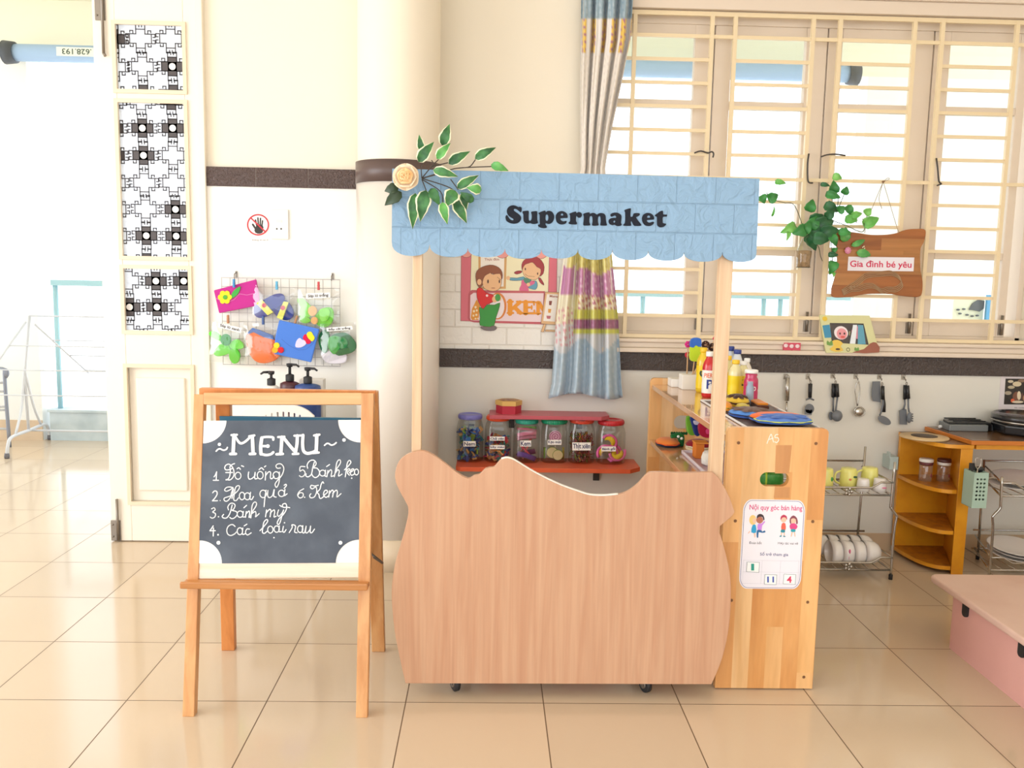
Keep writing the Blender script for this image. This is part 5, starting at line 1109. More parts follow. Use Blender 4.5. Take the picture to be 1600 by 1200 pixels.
for (x0, x1, g) in ((745, 925, 'K'), (935, 1090, 'E'), (1095, 1300, 'M')):
    _kl[0] += 1
    S_ = {'K': [((775, 645), (775, 800), 60), ((745, 655), (810, 650), 26), ((745, 792), (815, 792), 26), ((900, 655), (810, 735), 44), ((830, 720), (905, 792), 50), ((860, 650), (925, 655), 24), ((870, 792), (930, 790), 24)],
          'E': [((970, 655), (970, 795), 58), ((935, 655), (1080, 655), 28), ((935, 795), (1085, 795), 28), ((970, 722), (1045, 722), 26), ((1072, 655), (1075, 690), 22), ((1078, 760), (1080, 795), 22), ((1045, 700), (1045, 745), 18)],
          'M': [((1125, 660), (1125, 800), 44), ((1100, 660), (1145, 660), 26), ((1095, 797), (1155, 797), 24), ((1140, 665), (1200, 770), 44), ((1270, 660), (1200, 770), 34), ((1270, 660), (1270, 800), 44)]}[g]
    b = MB()
    for a, c, w in S_: b.stroke([zk(*a), zk(*c)], w/8*KY/CF, .0002*_kl[0]+.0003, NY, 8)
    b.build('letter', flat('#eb9a34'), kp)
_kl[0] += 2
for nm, col, pl in [('boy_hair', '#93583f', [[(345, 340), (360, 270), (420, 220), (520, 192), (600, 205), (660, 250), (682, 320), (660, 380), (560, 300), (470, 330), (440, 430), (400, 470), (365, 440)]]), ('boy_face', '#eebf92', [[(430, 410), (460, 330), (510, 300), (530, 290), (560, 310), (650, 300), (668, 380), (655, 470), (600, 515), (520, 515), (450, 480)], oval(392, 405, 30, 40)]),
    ('boy_jumper', '#da2f33', [[(365, 490), (420, 480), (480, 540), (560, 560), (570, 610), (560, 655), (480, 690), (440, 745), (400, 690), (362, 600)]]), ('boy_trousers', '#3f9a46', [[(390, 720), (440, 740), (490, 690), (580, 690), (650, 665), (630, 760), (600, 850), (575, 950), (545, 950), (530, 965), (400, 945), (402, 850)]]), ('boy_hands', '#eebf92', [oval(585, 620, 34, 40), oval(645, 610, 24, 30)]), ('green_ball', '#4f9f52', [oval(622, 600, 34, 46)]), ('boy_shoes', '#7f7577', [[(410, 960), (480, 965), (530, 965), (590, 955), (608, 985), (570, 1010), (480, 1010), (425, 990)]]), ('boy_badge', '#f6dfe4', [oval(488, 575, 15, 15)]), ('boy_eyes', '#4a3030', [oval(500, 398, 9, 24), oval(642, 398, 8, 22)]), ('boy_mouth', '#b5705a', [oval(565, 480, 26, 5)])]: lay(nm, col, *pl, n=2)
lay('pink_scoop', '#c9616f', oval(1390, 730, 62, 88, 20))
lay('easel_frame', '#e2b98a', [(1215, 530), (1395, 535), (1345, 940), (1160, 925)], [(1195, 930), (1225, 930), (1195, 1030), (1160, 1025)], [(1220, 1000), (1340, 1005), (1340, 1025), (1215, 1022)]); lay('easel_sheet', '#f5eee6', [(1235, 555), (1375, 560), (1335, 900), (1190, 890)])
lay('drink_glass', '#8a4a44', [(1262, 640), (1300, 642), (1290, 695), (1262, 693)]); lay('drink_orange', '#e2a24a', [(1250, 740), (1290, 742), (1280, 790), (1250, 788)]); lay('cup', '#c07078', [(1228, 825), (1285, 828), (1275, 865), (1235, 862)])
b = MB(); put_text(b, 'Menu', zk(1268, 595)+Vector((0, -.0002*_kl[0]-.0006, 0)), zk(1370, 600)-zk(1268, 595), zk(1270, 565)-zk(1268, 595), .02); b.build('lettering', flat('#a8604a'), kp)

# ---- curtain
cu = MB(); NU, NV = 72, 170
ca = cu.bm.verts.layers.float_color.new('print')
keys = [(-30, 908, 992), (60, 907, 986), (120, 906, 974), (200, 906, 957), (262, 907, 946), (330, 893, 950), (400, 880, 957), (500, 868, 967), (600, 861, 972), (619, 856, 974)]
def edges(y):
    for (a, l0, r0), (c, l1, r1) in zip(keys, keys[1:]):
        if y <= c: t = (y-a)/(c-a); return l0+(l1-l0)*t, r0+(r1-r0)*t
    return keys[-1][1:]
rows = []; info = []
for j in range(NV+1):
    v = j/NV; y = -30+649*v; l, r = edges(y); row = []; inf = []
    tie = math.exp(-((y-290)/90)**2)
    for i in range(NU+1):
        u = i/NU; wv = math.sin(u*2*PI*4.3+.6*math.sin(v*7)+1.0)*.7+.3*math.sin(u*2*PI*9+v*3)
        wv = math.copysign(abs(wv)**.7, wv); amp = .036*(1-.45*tie)
        Yc = WY-.075+amp*wv-.02*tie
        hem = 5*math.sin(u*2*PI*1.1+2.2) if j == NV else 0
        x = l+(r-l)*(u+.012*math.cos(u*2*PI*4.3+1.0))
        p = P(x, y+hem*v, Yc); row.append(p); inf.append((u, y))
    rows.append(row); info.append(inf)
vs = cu.sheet(rows)
colr = {}
def crt(u, y):
    W = 6*math.sin(u*11); n = math.sin(u*61+y*.21)*math.sin(u*37-y*.33)
    if y < 28: return '#8fa6b4' if n < .3 else '#a5b7c2'
    if y < 86:
        k = u*5.2 % 1
        if .15 < k < .62 and 30 < y < 84: return '#e3bd55' if n < .45 else '#a8688a'
        return '#dfdad6'
    if y < 385: return '#e4dcd2' if n < .6 else '#d8cfc8'
    if u < .3 and y < 540:
        if y < 412+W: return '#ddd382' if u > .1 else '#e9e2d0'
        if .04 < u < .25 and 412 < y < 462: return '#c583ae'
        if y > 478 and n > .35: return '#dc9aa0'
        return '#ebe4c6' if y < 505 else '#dcdad8'
    if y < 424+W:
        return '#ddd382' if n < .35 else '#cdbd62'
    if y < 461+W*.4:
        d = abs((u*6) % 1-.5)
        if d < .07: return '#f1e4d6'
        return '#c583ae' if n < .5 else '#dcb6cd'
    if y < 484: return ('#e9dfc6' if n < .1 else ('#c9a24e' if n < .4 else '#b8607e')) if u > .35 else '#e6dc9a'
    if y < 497: return '#ccc95a'
    if y < 513: return '#96597c' if n < .45 else '#a86a8c'
    if y < 521: return '#c7c955'
    if y < 540+2*W: return '#cfd0d2'
    return '#a7bccb' if n < .35 else '#b5c6d2'
for rv, ri in zip(vs, info):
    for v_, (u, y) in zip(rv, ri): v_[ca] = C(crt(u, y))
mc = mat('satin_printed_curtain', '#ffffff', .24, spec=.7, sheen=.3)
nt = mc.node_tree; at = nt.nodes.new('ShaderNodeAttribute'); at.attribute_name = 'print'; nt.links.new(at.outputs['Color'], nt.nodes['Principled BSDF'].inputs['Base Color'])
tag(cu.build('curtain', mc, solid=.0012), 'gathered satin curtain printed with yellow trees, mauve hills and blue hem beside the window', 'curtain')
# ================================================================== LEFT WALL: SIGN, SOCKET, WIRE RACK WITH FELT THINGS
LYW = WY-.0125
zs_ = zoom(300, 200, 4, LYW-.001)
ns = thing('no_touch_sign', 'round red no touching sticker with a black hand on the white wall', 'sign', zs_(415, 710))
b = MB(); b.face([zs_(x, y) for x, y in oval(413, 605, 72, 72, 32)]); b.build('sticker', flat('#fbf8f4'), ns)
b = MB(); ring = oval(413, 605, 65, 63, 36); b.stroke([zs_(*p) for p in ring+ring[:1]], .0062, .0006, NY, 6); rg = b.build('red_ring', flat('#c8323f'), ns)
b = MB()
for pts, w in (([(425, 640), (410, 640)], 40), ([(398, 630), (380, 603)], 12), ([(408, 625), (397, 575)], 9), ([(416, 620), (412, 562)], 9), ([(426, 620), (428, 565)], 9), ([(435, 625), (441, 580)], 9), ([(415, 620), (430, 622)], 34)): b.stroke([zs_(*p) for p in pts], w/4*WY/CF, .0003, NY, 8)
b.build('black_hand', flat('#33302f'), ns)
b = MB(); b.stroke([zs_(366, 560), zs_(460, 650)], .0062, .0009, NY, 6); b.build('red_slash', flat('#c8323f'), ns)
b = MB(); b.face([zs_(*p) for p in ((372, 688), (480, 688), (480, 712), (372, 712))]); cap_ = b.build('caption_strip', flat('#f6f2ee'), ns)
b = MB(); put_text(b, 'Không sờ vào ổ', zs_(377, 707)+Vector((0, -.0006, 0)), zs_(475, 707)-zs_(377, 707), zs_(377, 692)-zs_(377, 707)); b.build('lettering', flat('#6a6664'), cap_)
wsx = thing('wall_socket', 'white rectangular wall socket beside the no touching sticker', 'socket', zs_(550, 695))
q0, q1 = zs_(497, 695), zs_(604, 510)
b = MB(); b.box(q0.x, q1.x, LYW-.009, LYW, q0.z, q1.z); b.build('face_plate', mat('white_plastic', '#f3f0ea', .35), wsx, bevel=.003)
for x in (533, 560):
    c = zs_(x, 631); c.y = LYW-.0092; b = MB(); b.lathe([(.0038, 0), (.0038, .0006)], c, 12, (0, -1, 0)); b.build('socket_hole', flat('#2d2a29'), wsx)
c = zs_(547, 583); b = MB(); b.box(c.x-.012, c.x+.012, LYW-.0105, LYW-.008, c.z-.006, c.z+.006); b.build('switch_rocker', flat('#ece8e2'), wsx, bevel=.001)

zg = zoom(300, 400, 5, WY-.04)
def zgY(Y): return zoom(300, 400, 5, Y)
M_wire = mat('pale_grey_wire', '#b9b4b4', .4, metal=.3)
g = thing('wire_grid', 'pale wire grid panel hung on the white wall holding felt crafts', 'wire rack', zg(690, 860))
a, c = zg(230, 168), zg(1158, 862); NXg, NZg = 14, 10
b = MB(); b.tube([Vector((a.x, a.y, a.z)), Vector((c.x, a.y, a.z)), Vector((c.x, a.y, c.z)), Vector((a.x, a.y, c.z))], .0022, 6, closed=True); b.build('rim_wire', M_wire, g)
for i in range(1, NXg):
    x = a.x+(c.x-a.x)*i/NXg; b = MB(); b.tube([(x, a.y, a.z), (x, a.y, c.z)], .0013, 5); b.build('wire', M_wire, g)
for i in range(1, NZg):
    z = a.z+(c.z-a.z)*i/NZg; b = MB(); b.tube([(a.x, a.y-.002, z), (c.x, a.y-.002, z)], .0013, 5); b.build('wire', M_wire, g)
for x, y, lb_ in ((345, 150, 'left'), (1098, 165, 'right')):
    p = zgY(LYW-.004)(x, y); t = thing('wall_hook', 'small grey nail hook at the top %s of the wire grid' % lb_, 'hook', p, 'hooks of the wire grid')
    b = MB(); b.box(p.x-.004, p.x+.004, LYW-.004, LYW, p.z-.012, p.z+.018); b.build('hook_plate', M_steel, t)
    b = MB(); b.tube([(p.x, LYW-.004, p.z+.012), (p.x, a.y-.004, a.z+.016), (p.x, a.y-.007, a.z-.002), (p.x, a.y-.002, a.z-.004)], .002, 6); b.build('hook_wire', M_steel, t)
M_bag = clear('clear_plastic_bag', '#fbfbfb', gloss=.1, rough=.1)
def cat2(pts, n=3): return [(v.x, v.y) for v in catmull([(x, y, 0) for x, y in pts], n, True)]
def fpart(nm, col, poly, Y, d, par, bev=.003, sm=True):
    zz = zgY(Y); b = MB(); b.prism([zz(*p) for p in (cat2(poly) if sm else poly)], (0, d, 0)); return b.build(nm, felt(col), par, bevel=bev)
def plastic(poly, Y, par):
    """loose clear bag around the felt piece"""
    zz = zgY(Y); zb_ = zgY(Y+.028); n = 10; (x0, y0), (x1, y1) = poly[0], poly[2]
    for zf_, sg in ((zz, -1), (zb_, 1)):
        pass
    b = MB(); rows = []
    for j in range(n+1):
        row = []
        for i in range(n+1):
            u, v = i/n, j/n; x = (poly[0][0]*(1-u)+poly[1][0]*u)*(1-v)+(poly[3][0]*(1-u)+poly[2][0]*u)*v; y = (poly[0][1]*(1-u)+poly[1][1]*u)*(1-v)+(poly[3][1]*(1-u)+poly[2][1]*u)*v
            e = min(u, 1-u, v*.8, 1-v)*2; row.append(zgY(Y+.012-.016*min(1, e*2.2)+.0025*math.sin(i*2.1+j*1.3)+.002*math.sin(i*4.7-j*3.1))(x, y))
        rows.append(row)
    b.sheet(rows); return b.build('plastic_bag', M_bag, par)
FYg = WY-.058
def peg(label, x, y, col, lean=0):
    p = zgY(FYg-.012)(x, y); t = thing('clothes_peg', label, 'clothes peg', p-Vector((0, 0, .016)), 'clothes pegs on the wire grid')
    for k, dy in enumerate((-.004, .004)):
        b = MB(); b.bar(p+Vector((-lean, dy*1.4, -.017)), p+Vector((lean, dy, .019)), .0085, .0045, (0, 1, 0)); b.build('peg_half', flat(col, .5), t, bevel=.001)
    b = MB(); b.tube([p+Vector((-.006, 0, .002)), p+Vector((.006, 0, .002))], .0022, 6); b.build('spring', M_steel, t)
peg('blue clothes peg holding the magenta felt purse', 328, 215, '#3f8fc8'); peg('light blue clothes peg above the felt sandals', 662, 232, '#5fb0d8'); peg('red clothes peg above the cauliflower bag', 989, 235, '#c84a4e')
peg('brown wooden peg above the small broccoli bag', 282, 495, '#b9805a'); peg('navy blue peg under the sandals above the orange purse', 556, 505, '#3f5c96'); peg('brown wooden peg at the top of the blue felt purse', 812, 500, '#b0805c', .006)
grp = 'felt crafts on the wire grid'
t = thing('felt_purse', 'magenta felt purse with yellow flower and green leaf, top left of the wire grid', 'felt purse', zgY(FYg)(350, 440), grp)
fpart('purse_body', '#c23a92', [(168, 268), (500, 182), (522, 290), (525, 385), (210, 448)], FYg, .012, t, .004, False)
b = MB(); b.stroke([zgY(FYg)(*p) for p in ((190, 330), (260, 370), (330, 340), (370, 295), (430, 305), (500, 290))], .0016, .0006, NY, 6); b.build('flap_seam', flat('#e08fc4'), t)
fpart('leaf_applique', '#4fae52', [(300, 335), (315, 285), (350, 250), (378, 240), (370, 275), (345, 310)], FYg-.004, .004, t, .001)
for k in range(6):
    aa = 2*PI*k/6; fpart('flower_petal', '#f2e43c', oval(256+34*math.cos(aa), 322+34*math.sin(aa), 21, 21, 10), FYg-.005, .005, t, .001)
fpart('flower_centre', '#5fb04c', oval(258, 322, 18, 18, 10), FYg-.008, .004, t, .001)
t = thing('felt_sandals', 'pair of navy felt sandals with yellow straps in a clear bag', 'felt sandals', zgY(FYg)(640, 500), grp)
for n_, pl in (('sandal_sole', [(480, 420), (500, 370), (560, 340), (640, 300), (700, 295), (725, 330), (700, 380), (640, 430), (590, 470), (530, 485), (490, 465)]), ('sandal_sole', [(620, 400), (640, 350), (700, 335), (750, 360), (790, 420), (790, 470), (750, 500), (700, 495), (650, 460)])): fpart(n_, '#3c4a9c', pl, FYg+(.004 if pl[0][0] > 600 else 0), .012, t)
fpart('strap', '#eef07a', [(500, 370), (545, 340), (635, 440), (590, 465)], FYg-.006, .006, t, .002, False); fpart('strap', '#eef07a', [(660, 480), (715, 355), (755, 360), (705, 500)], FYg-.005, .006, t, .002, False)
fpart('strap_flower', '#d8586c', oval(562, 385, 18, 18, 6), FYg-.009, .003, t, .001); fpart('strap_flower', '#d8586c', oval(708, 405, 18, 18, 6), FYg-.009, .003, t, .001)
plastic([(480, 210), (800, 250), (815, 500), (470, 505)], FYg-.010, t)
def tagline(s, pl, Y, par, bold=.01):
    zz = zgY(Y); b = MB(); b.prism([zz(*p) for p in pl], (0, .0006, 0)); l = b.build('paper_label', flat('#f8f6f4'), par)
    b = MB(); q = [zz(*p)+Vector((0, -.0004, 0)) for p in pl]; m = sum(q, Vector())/4; q = [m+(v-m)*.84 for v in q]; put_text(b, s, q[3], q[2]-q[3], q[0]-q[3], .03); b.build('lettering', flat('#2e2e34'), l)
t = thing('felt_cauliflower', 'light green felt cauliflower with pale head in a clear bag, top right of the grid', 'felt vegetable', zgY(FYg)(970, 560), grp)
for k, pl in enumerate(([(820, 340), (860, 330), (905, 370), (940, 410), (900, 430), (850, 400)], [(850, 395), (910, 380), (950, 420), (930, 470), (880, 500), (840, 480)], [(960, 470), (1000, 420), (1060, 400), (1100, 420), (1105, 480), (1080, 540), (1020, 560), (970, 530)], [(840, 500), (880, 470), (930, 500), (900, 525), (860, 522)], [(990, 430), (1040, 405), (1080, 430), (1060, 500), (1010, 510)])): fpart('felt_leaf', ('#7fdc4a', '#86e052', '#7ad645', '#74cf42', '#8be35a')[k], pl, FYg-.003*k, .012, t, .004)
fpart('floret', '#f0b878', oval(940, 430, 36, 40, 12), FYg-.016, .01, t, .004); fpart('floret', '#f0b878', oval(955, 505, 28, 30, 12), FYg-.016, .01, t, .004)
plastic([(825, 260), (1150, 250), (1150, 565), (830, 560)], FYg-.02, t); tagline('Súp lơ trắng', [(892, 292), (1078, 285), (1080, 325), (890, 335)], FYg-.024, t)
t = thing('felt_broccoli', 'small green felt broccoli in a clear bag, bottom left of the wire grid', 'felt vegetable', zgY(FYg)(270, 840), grp)
for k, pl in enumerate(([(128, 600), (170, 585), (220, 620), (250, 665), (200, 660), (150, 635)], [(170, 740), (220, 690), (280, 690), (300, 750), (240, 780), (180, 780)], [(290, 680), (350, 650), (395, 680), (400, 720), (350, 730), (300, 720)], [(290, 740), (340, 720), (375, 770), (360, 830), (320, 840), (290, 800)])): fpart('felt_leaf', ('#6fdc4c', '#76dc54', '#80e45c', '#6cd448')[k], pl, FYg-.003*k, .012, t, .004)
fpart('floret', '#3f9a52', oval(262, 655, 42, 46, 12), FYg-.016, .01, t, .004)
plastic([(160, 515), (400, 520), (405, 850), (130, 820)], FYg-.02, t); tagline('Súp lơ xanh', [(208, 522), (388, 562), (382, 602), (202, 555)], FYg-.024, t)
t = thing('felt_purse', 'round orange felt purse with blue zip edge in a clear bag on the grid', 'felt purse', zgY(FYg)(550, 840), grp)
fpart('purse_body', '#f2793a', [(418, 640), (440, 590), (480, 590), (560, 630), (640, 650), (690, 690), (690, 770), (640, 820), (560, 840), (490, 820), (440, 750)], FYg, .014, t, .005)
fpart('zip_edge', '#4f78c0', [(430, 600), (470, 562), (530, 580), (630, 620), (640, 655), (560, 635), (480, 595), (438, 612)], FYg-.003, .012, t, .002, False)
plastic([(400, 540), (640, 560), (700, 850), (420, 850)], FYg-.01, t)
b = MB(); b.prism([zgY(FYg-.013)(*p) for p in ((472, 528), (520, 525), (522, 548), (474, 550))], (0, .0006, 0)); b.build('paper_label', flat('#f4f2f2'), t)
t = thing('felt_purse', 'blue felt envelope purse with hearts and flowers at the bottom of the grid', 'felt purse', zgY(FYg-.014)(800, 830), grp)
fpart('purse_body', '#5584dc', [(680, 500), (995, 570), (930, 832), (640, 765), (648, 640)], FYg-.026, .012, t, .004, False)
b = MB(); b.stroke([zgY(FYg-.026)(*p) for p in ((700, 650), (760, 700), (830, 735), (890, 730), (940, 690), (985, 610))], .0016, .0006, NY, 6); b.build('flap_seam', flat('#3f62b4'), t)
for nm, col, pl in (('heart', '#d8d4f0', [(808, 710), (815, 665), (840, 640), (862, 655), (885, 660), (890, 690), (850, 715)]), ('heart', '#d8284c', [(865, 640), (880, 612), (900, 620), (905, 645), (925, 655), (925, 680), (900, 688), (880, 665)]), ('heart', '#f2e43c', [(895, 620), (905, 595), (930, 592), (945, 615), (958, 640), (940, 668), (915, 650)])): fpart(nm, col, pl, FYg-.029, .003, t, .001)
for (x, y, col) in ((660, 700, '#f0d83c'), (648, 735, '#f0b43c'), (693, 735, '#d8303c')): fpart('flower', col, oval(x, y, 24, 24, 8), FYg-.031, .006, t, .002)
t = thing('felt_cabbage', 'dark green felt cabbage with white base in a clear bag, bottom right of the grid', 'felt vegetable', zgY(FYg)(1140, 840), grp)
for k, (col, pl) in enumerate((('#e9e4ee', [(1010, 760), (1080, 740), (1190, 760), (1210, 800), (1180, 838), (1050, 835)]), ('#2f7f4a', [(985, 640), (1010, 590), (1060, 580), (1080, 660), (1060, 740), (1030, 760), (1000, 720)]), ('#2a7545', [(1080, 640), (1150, 600), (1220, 610), (1280, 680), (1270, 740), (1200, 770), (1120, 770)]), ('#4fae52', [(1060, 660), (1090, 625), (1150, 630), (1180, 670), (1150, 730), (1110, 770), (1070, 730)]), ('#3a9150', [(1150, 640), (1200, 640), (1220, 690), (1180, 730), (1140, 700)]))): fpart('felt_leaf', col, pl, FYg-.003*k, .012, t, .004)
plastic([(1000, 530), (1300, 515), (1275, 760), (1010, 850)], FYg-.02, t); tagline('Bắp cải trắng', [(1050, 562), (1250, 545), (1255, 575), (1052, 590)], FYg-.024, t)

# ---- white plastic chair with pump bottles standing on its seat
CYb = 3.50; M_wp = mat('white_chair_plastic', '#f1eee8', .35)
ch = thing('plastic_chair', 'white plastic chair with arched slotted back behind the menu easel', 'chair', (P(447, 640, CYb).x, 3.66, 0))
zc_ = zoom(400, 560, 12, CYb); xm = P(447, 640, CYb).x; seat = .42
top = [zc_(v[0], v[1]) for v in ((-330, 1090), (-250, 980), (-120, 920), (60, 880), (300, 862), (560, 862), (720, 880), (860, 920), (980, 985), (1090, 1080))]
x0, x1 = top[0].x, top[-1].x
loopc = [Vector((x1-.01, CYb, seat+.02)), Vector((x0+.01, CYb, seat+.02))]+catmull(top, 3)
hz0, hz1 = zc_(400, 1075).z-.11, zc_(500, 1000).z
hl = []
for k, xx in enumerate((90, 195, 300, 405, 510, 612, 718, 820)):
    p = zc_(xx, 1000+abs(xx-510)**2*.0006); hl.append([(x_, CYb, z_) for x_, z_ in rrect(p.x-.0032*1, p.x+.0036, hz0, p.z, .003, 3)])
b = MB(); b.prism(loopc, (0, .012, 0), hl); b.build('backrest', M_wp, ch, bevel=.003)
b = MB(); b.prism([(x, y, seat-.012) for x, y in rrect(x0+.005, x1-.005, CYb+.002, CYb+.33, .05, 5)], (0, 0, .014)); b.build('seat', M_wp, ch, bevel=.003)
for sx in (x0+.03, x1-.03):
    for sy in (CYb+.05, CYb+.29):
        b = MB(); b.tube([(sx+(.02 if sx > xm else -.02)*.2, sy, 0), (sx, sy, seat-.01)], [.014, .018], 8, sq=(1, 1.3)); b.build('leg', M_wp, ch)
for sx, q in ((x0, -1), (x1, 1)):
    b = MB(); b.tube(catmull([(sx-.006*q, CYb+.006, seat+.12), (sx+.015*q, CYb+.05, seat+.19), (sx+.02*q, CYb+.2, seat+.19), (sx+.01*q, CYb+.27, seat+.15), (sx-.01*q, CYb+.28, seat)], 4), .011, 8); b.build('armrest', M_wp, ch)
def pump(label, x, Y, rx, top_px, body_px, col, cols, sy=1.0, head=1):
    c = Vector((P(x, 600, Y).x, Y, seat+.002)); zt = P(x, body_px, Y-rx*.6).z-c.z; zp_ = P(x, top_px, Y).z-c.z
    t = thing('pump_bottle', label, 'bottle', c, 'pump bottles behind the easel'); r = rx
    b = MB(); b.lathe([(r*.9, 0), (r, .01), (r, zt-.02), (r*.96, zt-.006), (r*.7, zt), (.016, zt+.004)], c, 26, sxy=(1, sy)); b.build('bottle_body', mat('bottle_'+col[1:], col, .3), t)
    n0 = zt+.004; b = MB(); b.lathe([(.017, n0), (.018, n0+.004), (.018, n0+.026), (.009, n0+.03)], c, 16); b.build('collar', flat(cols), t)
    b = MB(); b.lathe([(.006, n0+.028), (.006, zp_-.012)], c, 10); b.build('pump_stem', flat('#e8e4e0' if head == 2 else cols), t)
    b = MB(); b.lathe([(.011, zp_-.014), (.014, zp_-.008), (.014, zp_)], c, 14); b.tube([c+Vector((-.005, 0, zp_-.004)), c+Vector((.03*head/abs(head), -.01, zp_-.004)), c+Vector((.042*head/abs(head), -.014, zp_-.012))], [.006, .005, .004], 8); b.build('pump_head', flat(cols), t)
    return t
pump('dark maroon pump bottle with black pump, between the white and blue ones', 453, 3.70, .042, 568, 598, '#4a1f2a', '#27272b', .7)
pump('wide navy blue pump bottle with black pump behind the easel', 481, 3.66, .0545, 574, 602, '#2f4a86', '#27272b', .8)
pump('white pump bottle with small black pump, leftmost behind the easel', 424, 3.74, .036, 580, 604, '#f2efea', '#2d2d30', .8, -1)
b = MB(); p0, p1 = P(488, 620, 3.79), P(507, 592, 3.79); b.box(p0.x-.05, p1.x, 3.76, 3.82, seat+.002, p1.z); tag(b.build('carton', flat('#e9e4dc'), bevel=.002), 'white carton behind the blue pump bottle', 'box')

# ---- things out on the balcony
DYr = 5.82
zr_ = zoom(0, 480, 4.8, DYr)
dr = thing('drying_rack', 'white folding clothes drying rack standing out on the balcony', 'drying rack', G(50, 700))
M_rk = mat('white_rack_enamel', '#cfd2d8', .4)
f0 = G(11, 716.5); f1 = G(78, 687); mid = (f0+f1)/2
XR = .95
for dx in (0, XR):
    D = Vector((dx, 0, 0)); b = MB()
    a0 = f0+Vector((0, 0, .115)); a1 = f1+Vector((0, 0, .10))
    b.tube(catmull([f0+D+Vector((0, 0, .01)), f0+D+Vector((.004, .01, .08)), f0+D+(f1-f0)*.12+Vector((0, 0, .125)), f0+D+(f1-f0)*.5+Vector((0, 0, .125)), f0+D+(f1-f0)*.88+Vector((0, 0, .125)), f1+D+Vector((-.004, -.01, .08)), f1+D+Vector((0, 0, .01))], 4), .011, 8); ft = b.build('foot', M_rk, dr)
    for f in (f0, f1):
        b = MB(); b.lathe([(.014, .001), (.017, .012), (.014, .035)], f+D, 10); b.build('foot_cap', flat('#6c6a70'), ft)
    hz_ = f0+(f1-f0)*.5+Vector((0, 0, .125))+D; tp = Vector((zr_(140, 62).x+dx, hz_.y, P(29, 493, hz_.y).z))
    b = MB(); b.tube([hz_, Vector((hz_.x-.01, hz_.y, .5)), tp], .0095, 8); b.build('upright', M_rk, dr)
    b = MB(); b.tube(catmull([f0+D+(f1-f0)*.2+Vector((0, 0, .13)), hz_+Vector((-.02, -.04, .16)), hz_+Vector((-.008, 0, .42))], 4), .008, 8); b.tube(catmull([f0+D+(f1-f0)*.8+Vector((0, 0, .13)), hz_+Vector((.02, .04, .16)), hz_+Vector((-.008, 0, .42))], 4), .008, 8); b.build('brace', M_rk, dr)
    w1_ = tp+Vector((.01, .04, -.06)); w2_ = tp+Vector((.22, .34, -.42)); b = MB(); b.tube([w1_, w2_], .006, 6); b.build('wing_arm', M_rk, dr)
    w3_ = tp+Vector((-.01, -.03, -.04)); w4_ = tp+Vector((-.22, -.34, -.52)); b = MB(); b.tube([w3_, w4_], .006, 6); b.build('wing_arm', M_rk, dr)
for k, (o_, n_) in enumerate((((0, 0, 0), 1),)):
    b = MB(); b.tube([tp-Vector((XR, 0, 0)), tp], .006, 6); b.build('top_rail', M_rk, dr)
for k in range(1, 4):
    for (s0, s1) in (((.01, .04, -.06), (.22, .34, -.42)), ((-.01, -.03, -.04), (-.22, -.34, -.52))):
        q = tp+Vector(s0)*(1-k/3.2)+Vector(s1)*(k/3.2); b = MB(); b.tube([q-Vector((XR, 0, 0)), q], .0045, 6); b.build('drying_bar', M_rk, dr)
q = f0+(f1-f0)*.55+Vector((0, 0, .12)); b = MB(); b.tube([q, q+Vector((XR, 0, 0))], .007, 6); b.build('bottom_rail', M_rk, dr)
ms_ = thing('metal_stand', 'grey tubular metal ladder stand cut off at the left edge, on the balcony', 'metal stand', (P(6, 690, 6.0).x-.2, 6.0, 0))
zz = zoom(0, 480, 4.8, 6.0); b = MB()
xl_ = zz(60, 800).x; b.tube(catmull([(xl_, 6.0, 0), (xl_-.01, 6.0, .5), (zz(50, 500).x, 6.0, zz(50, 520).z), (zz(20, 462).x, 6.0, zz(20, 462).z), (xl_-.3, 6.0, zz(20, 462).z)], 5), .012, 8); b.build('side_tube', mat('grey_tube', '#8a8f9c', .4, metal=.4), ms_)
b = MB(); b.tube([(xl_-.42, 6.0, 0), (xl_-.42, 6.0, zz(20, 462).z), (xl_-.3, 6.0, zz(20, 462).z)], .012, 8); b.build('side_tube', mat('grey_tube_far', '#8a8f9c', .4, metal=.4), ms_)
for y in (565, 632, 745, 770, 912):
    z = zz(40, y).z; b = MB(); b.tube([(xl_-.012, 6.0, z), (xl_-.42, 6.0, z-.03*(y in (565, 745, 770)))], .008, 6); b.build('rung', M_rk, ms_)
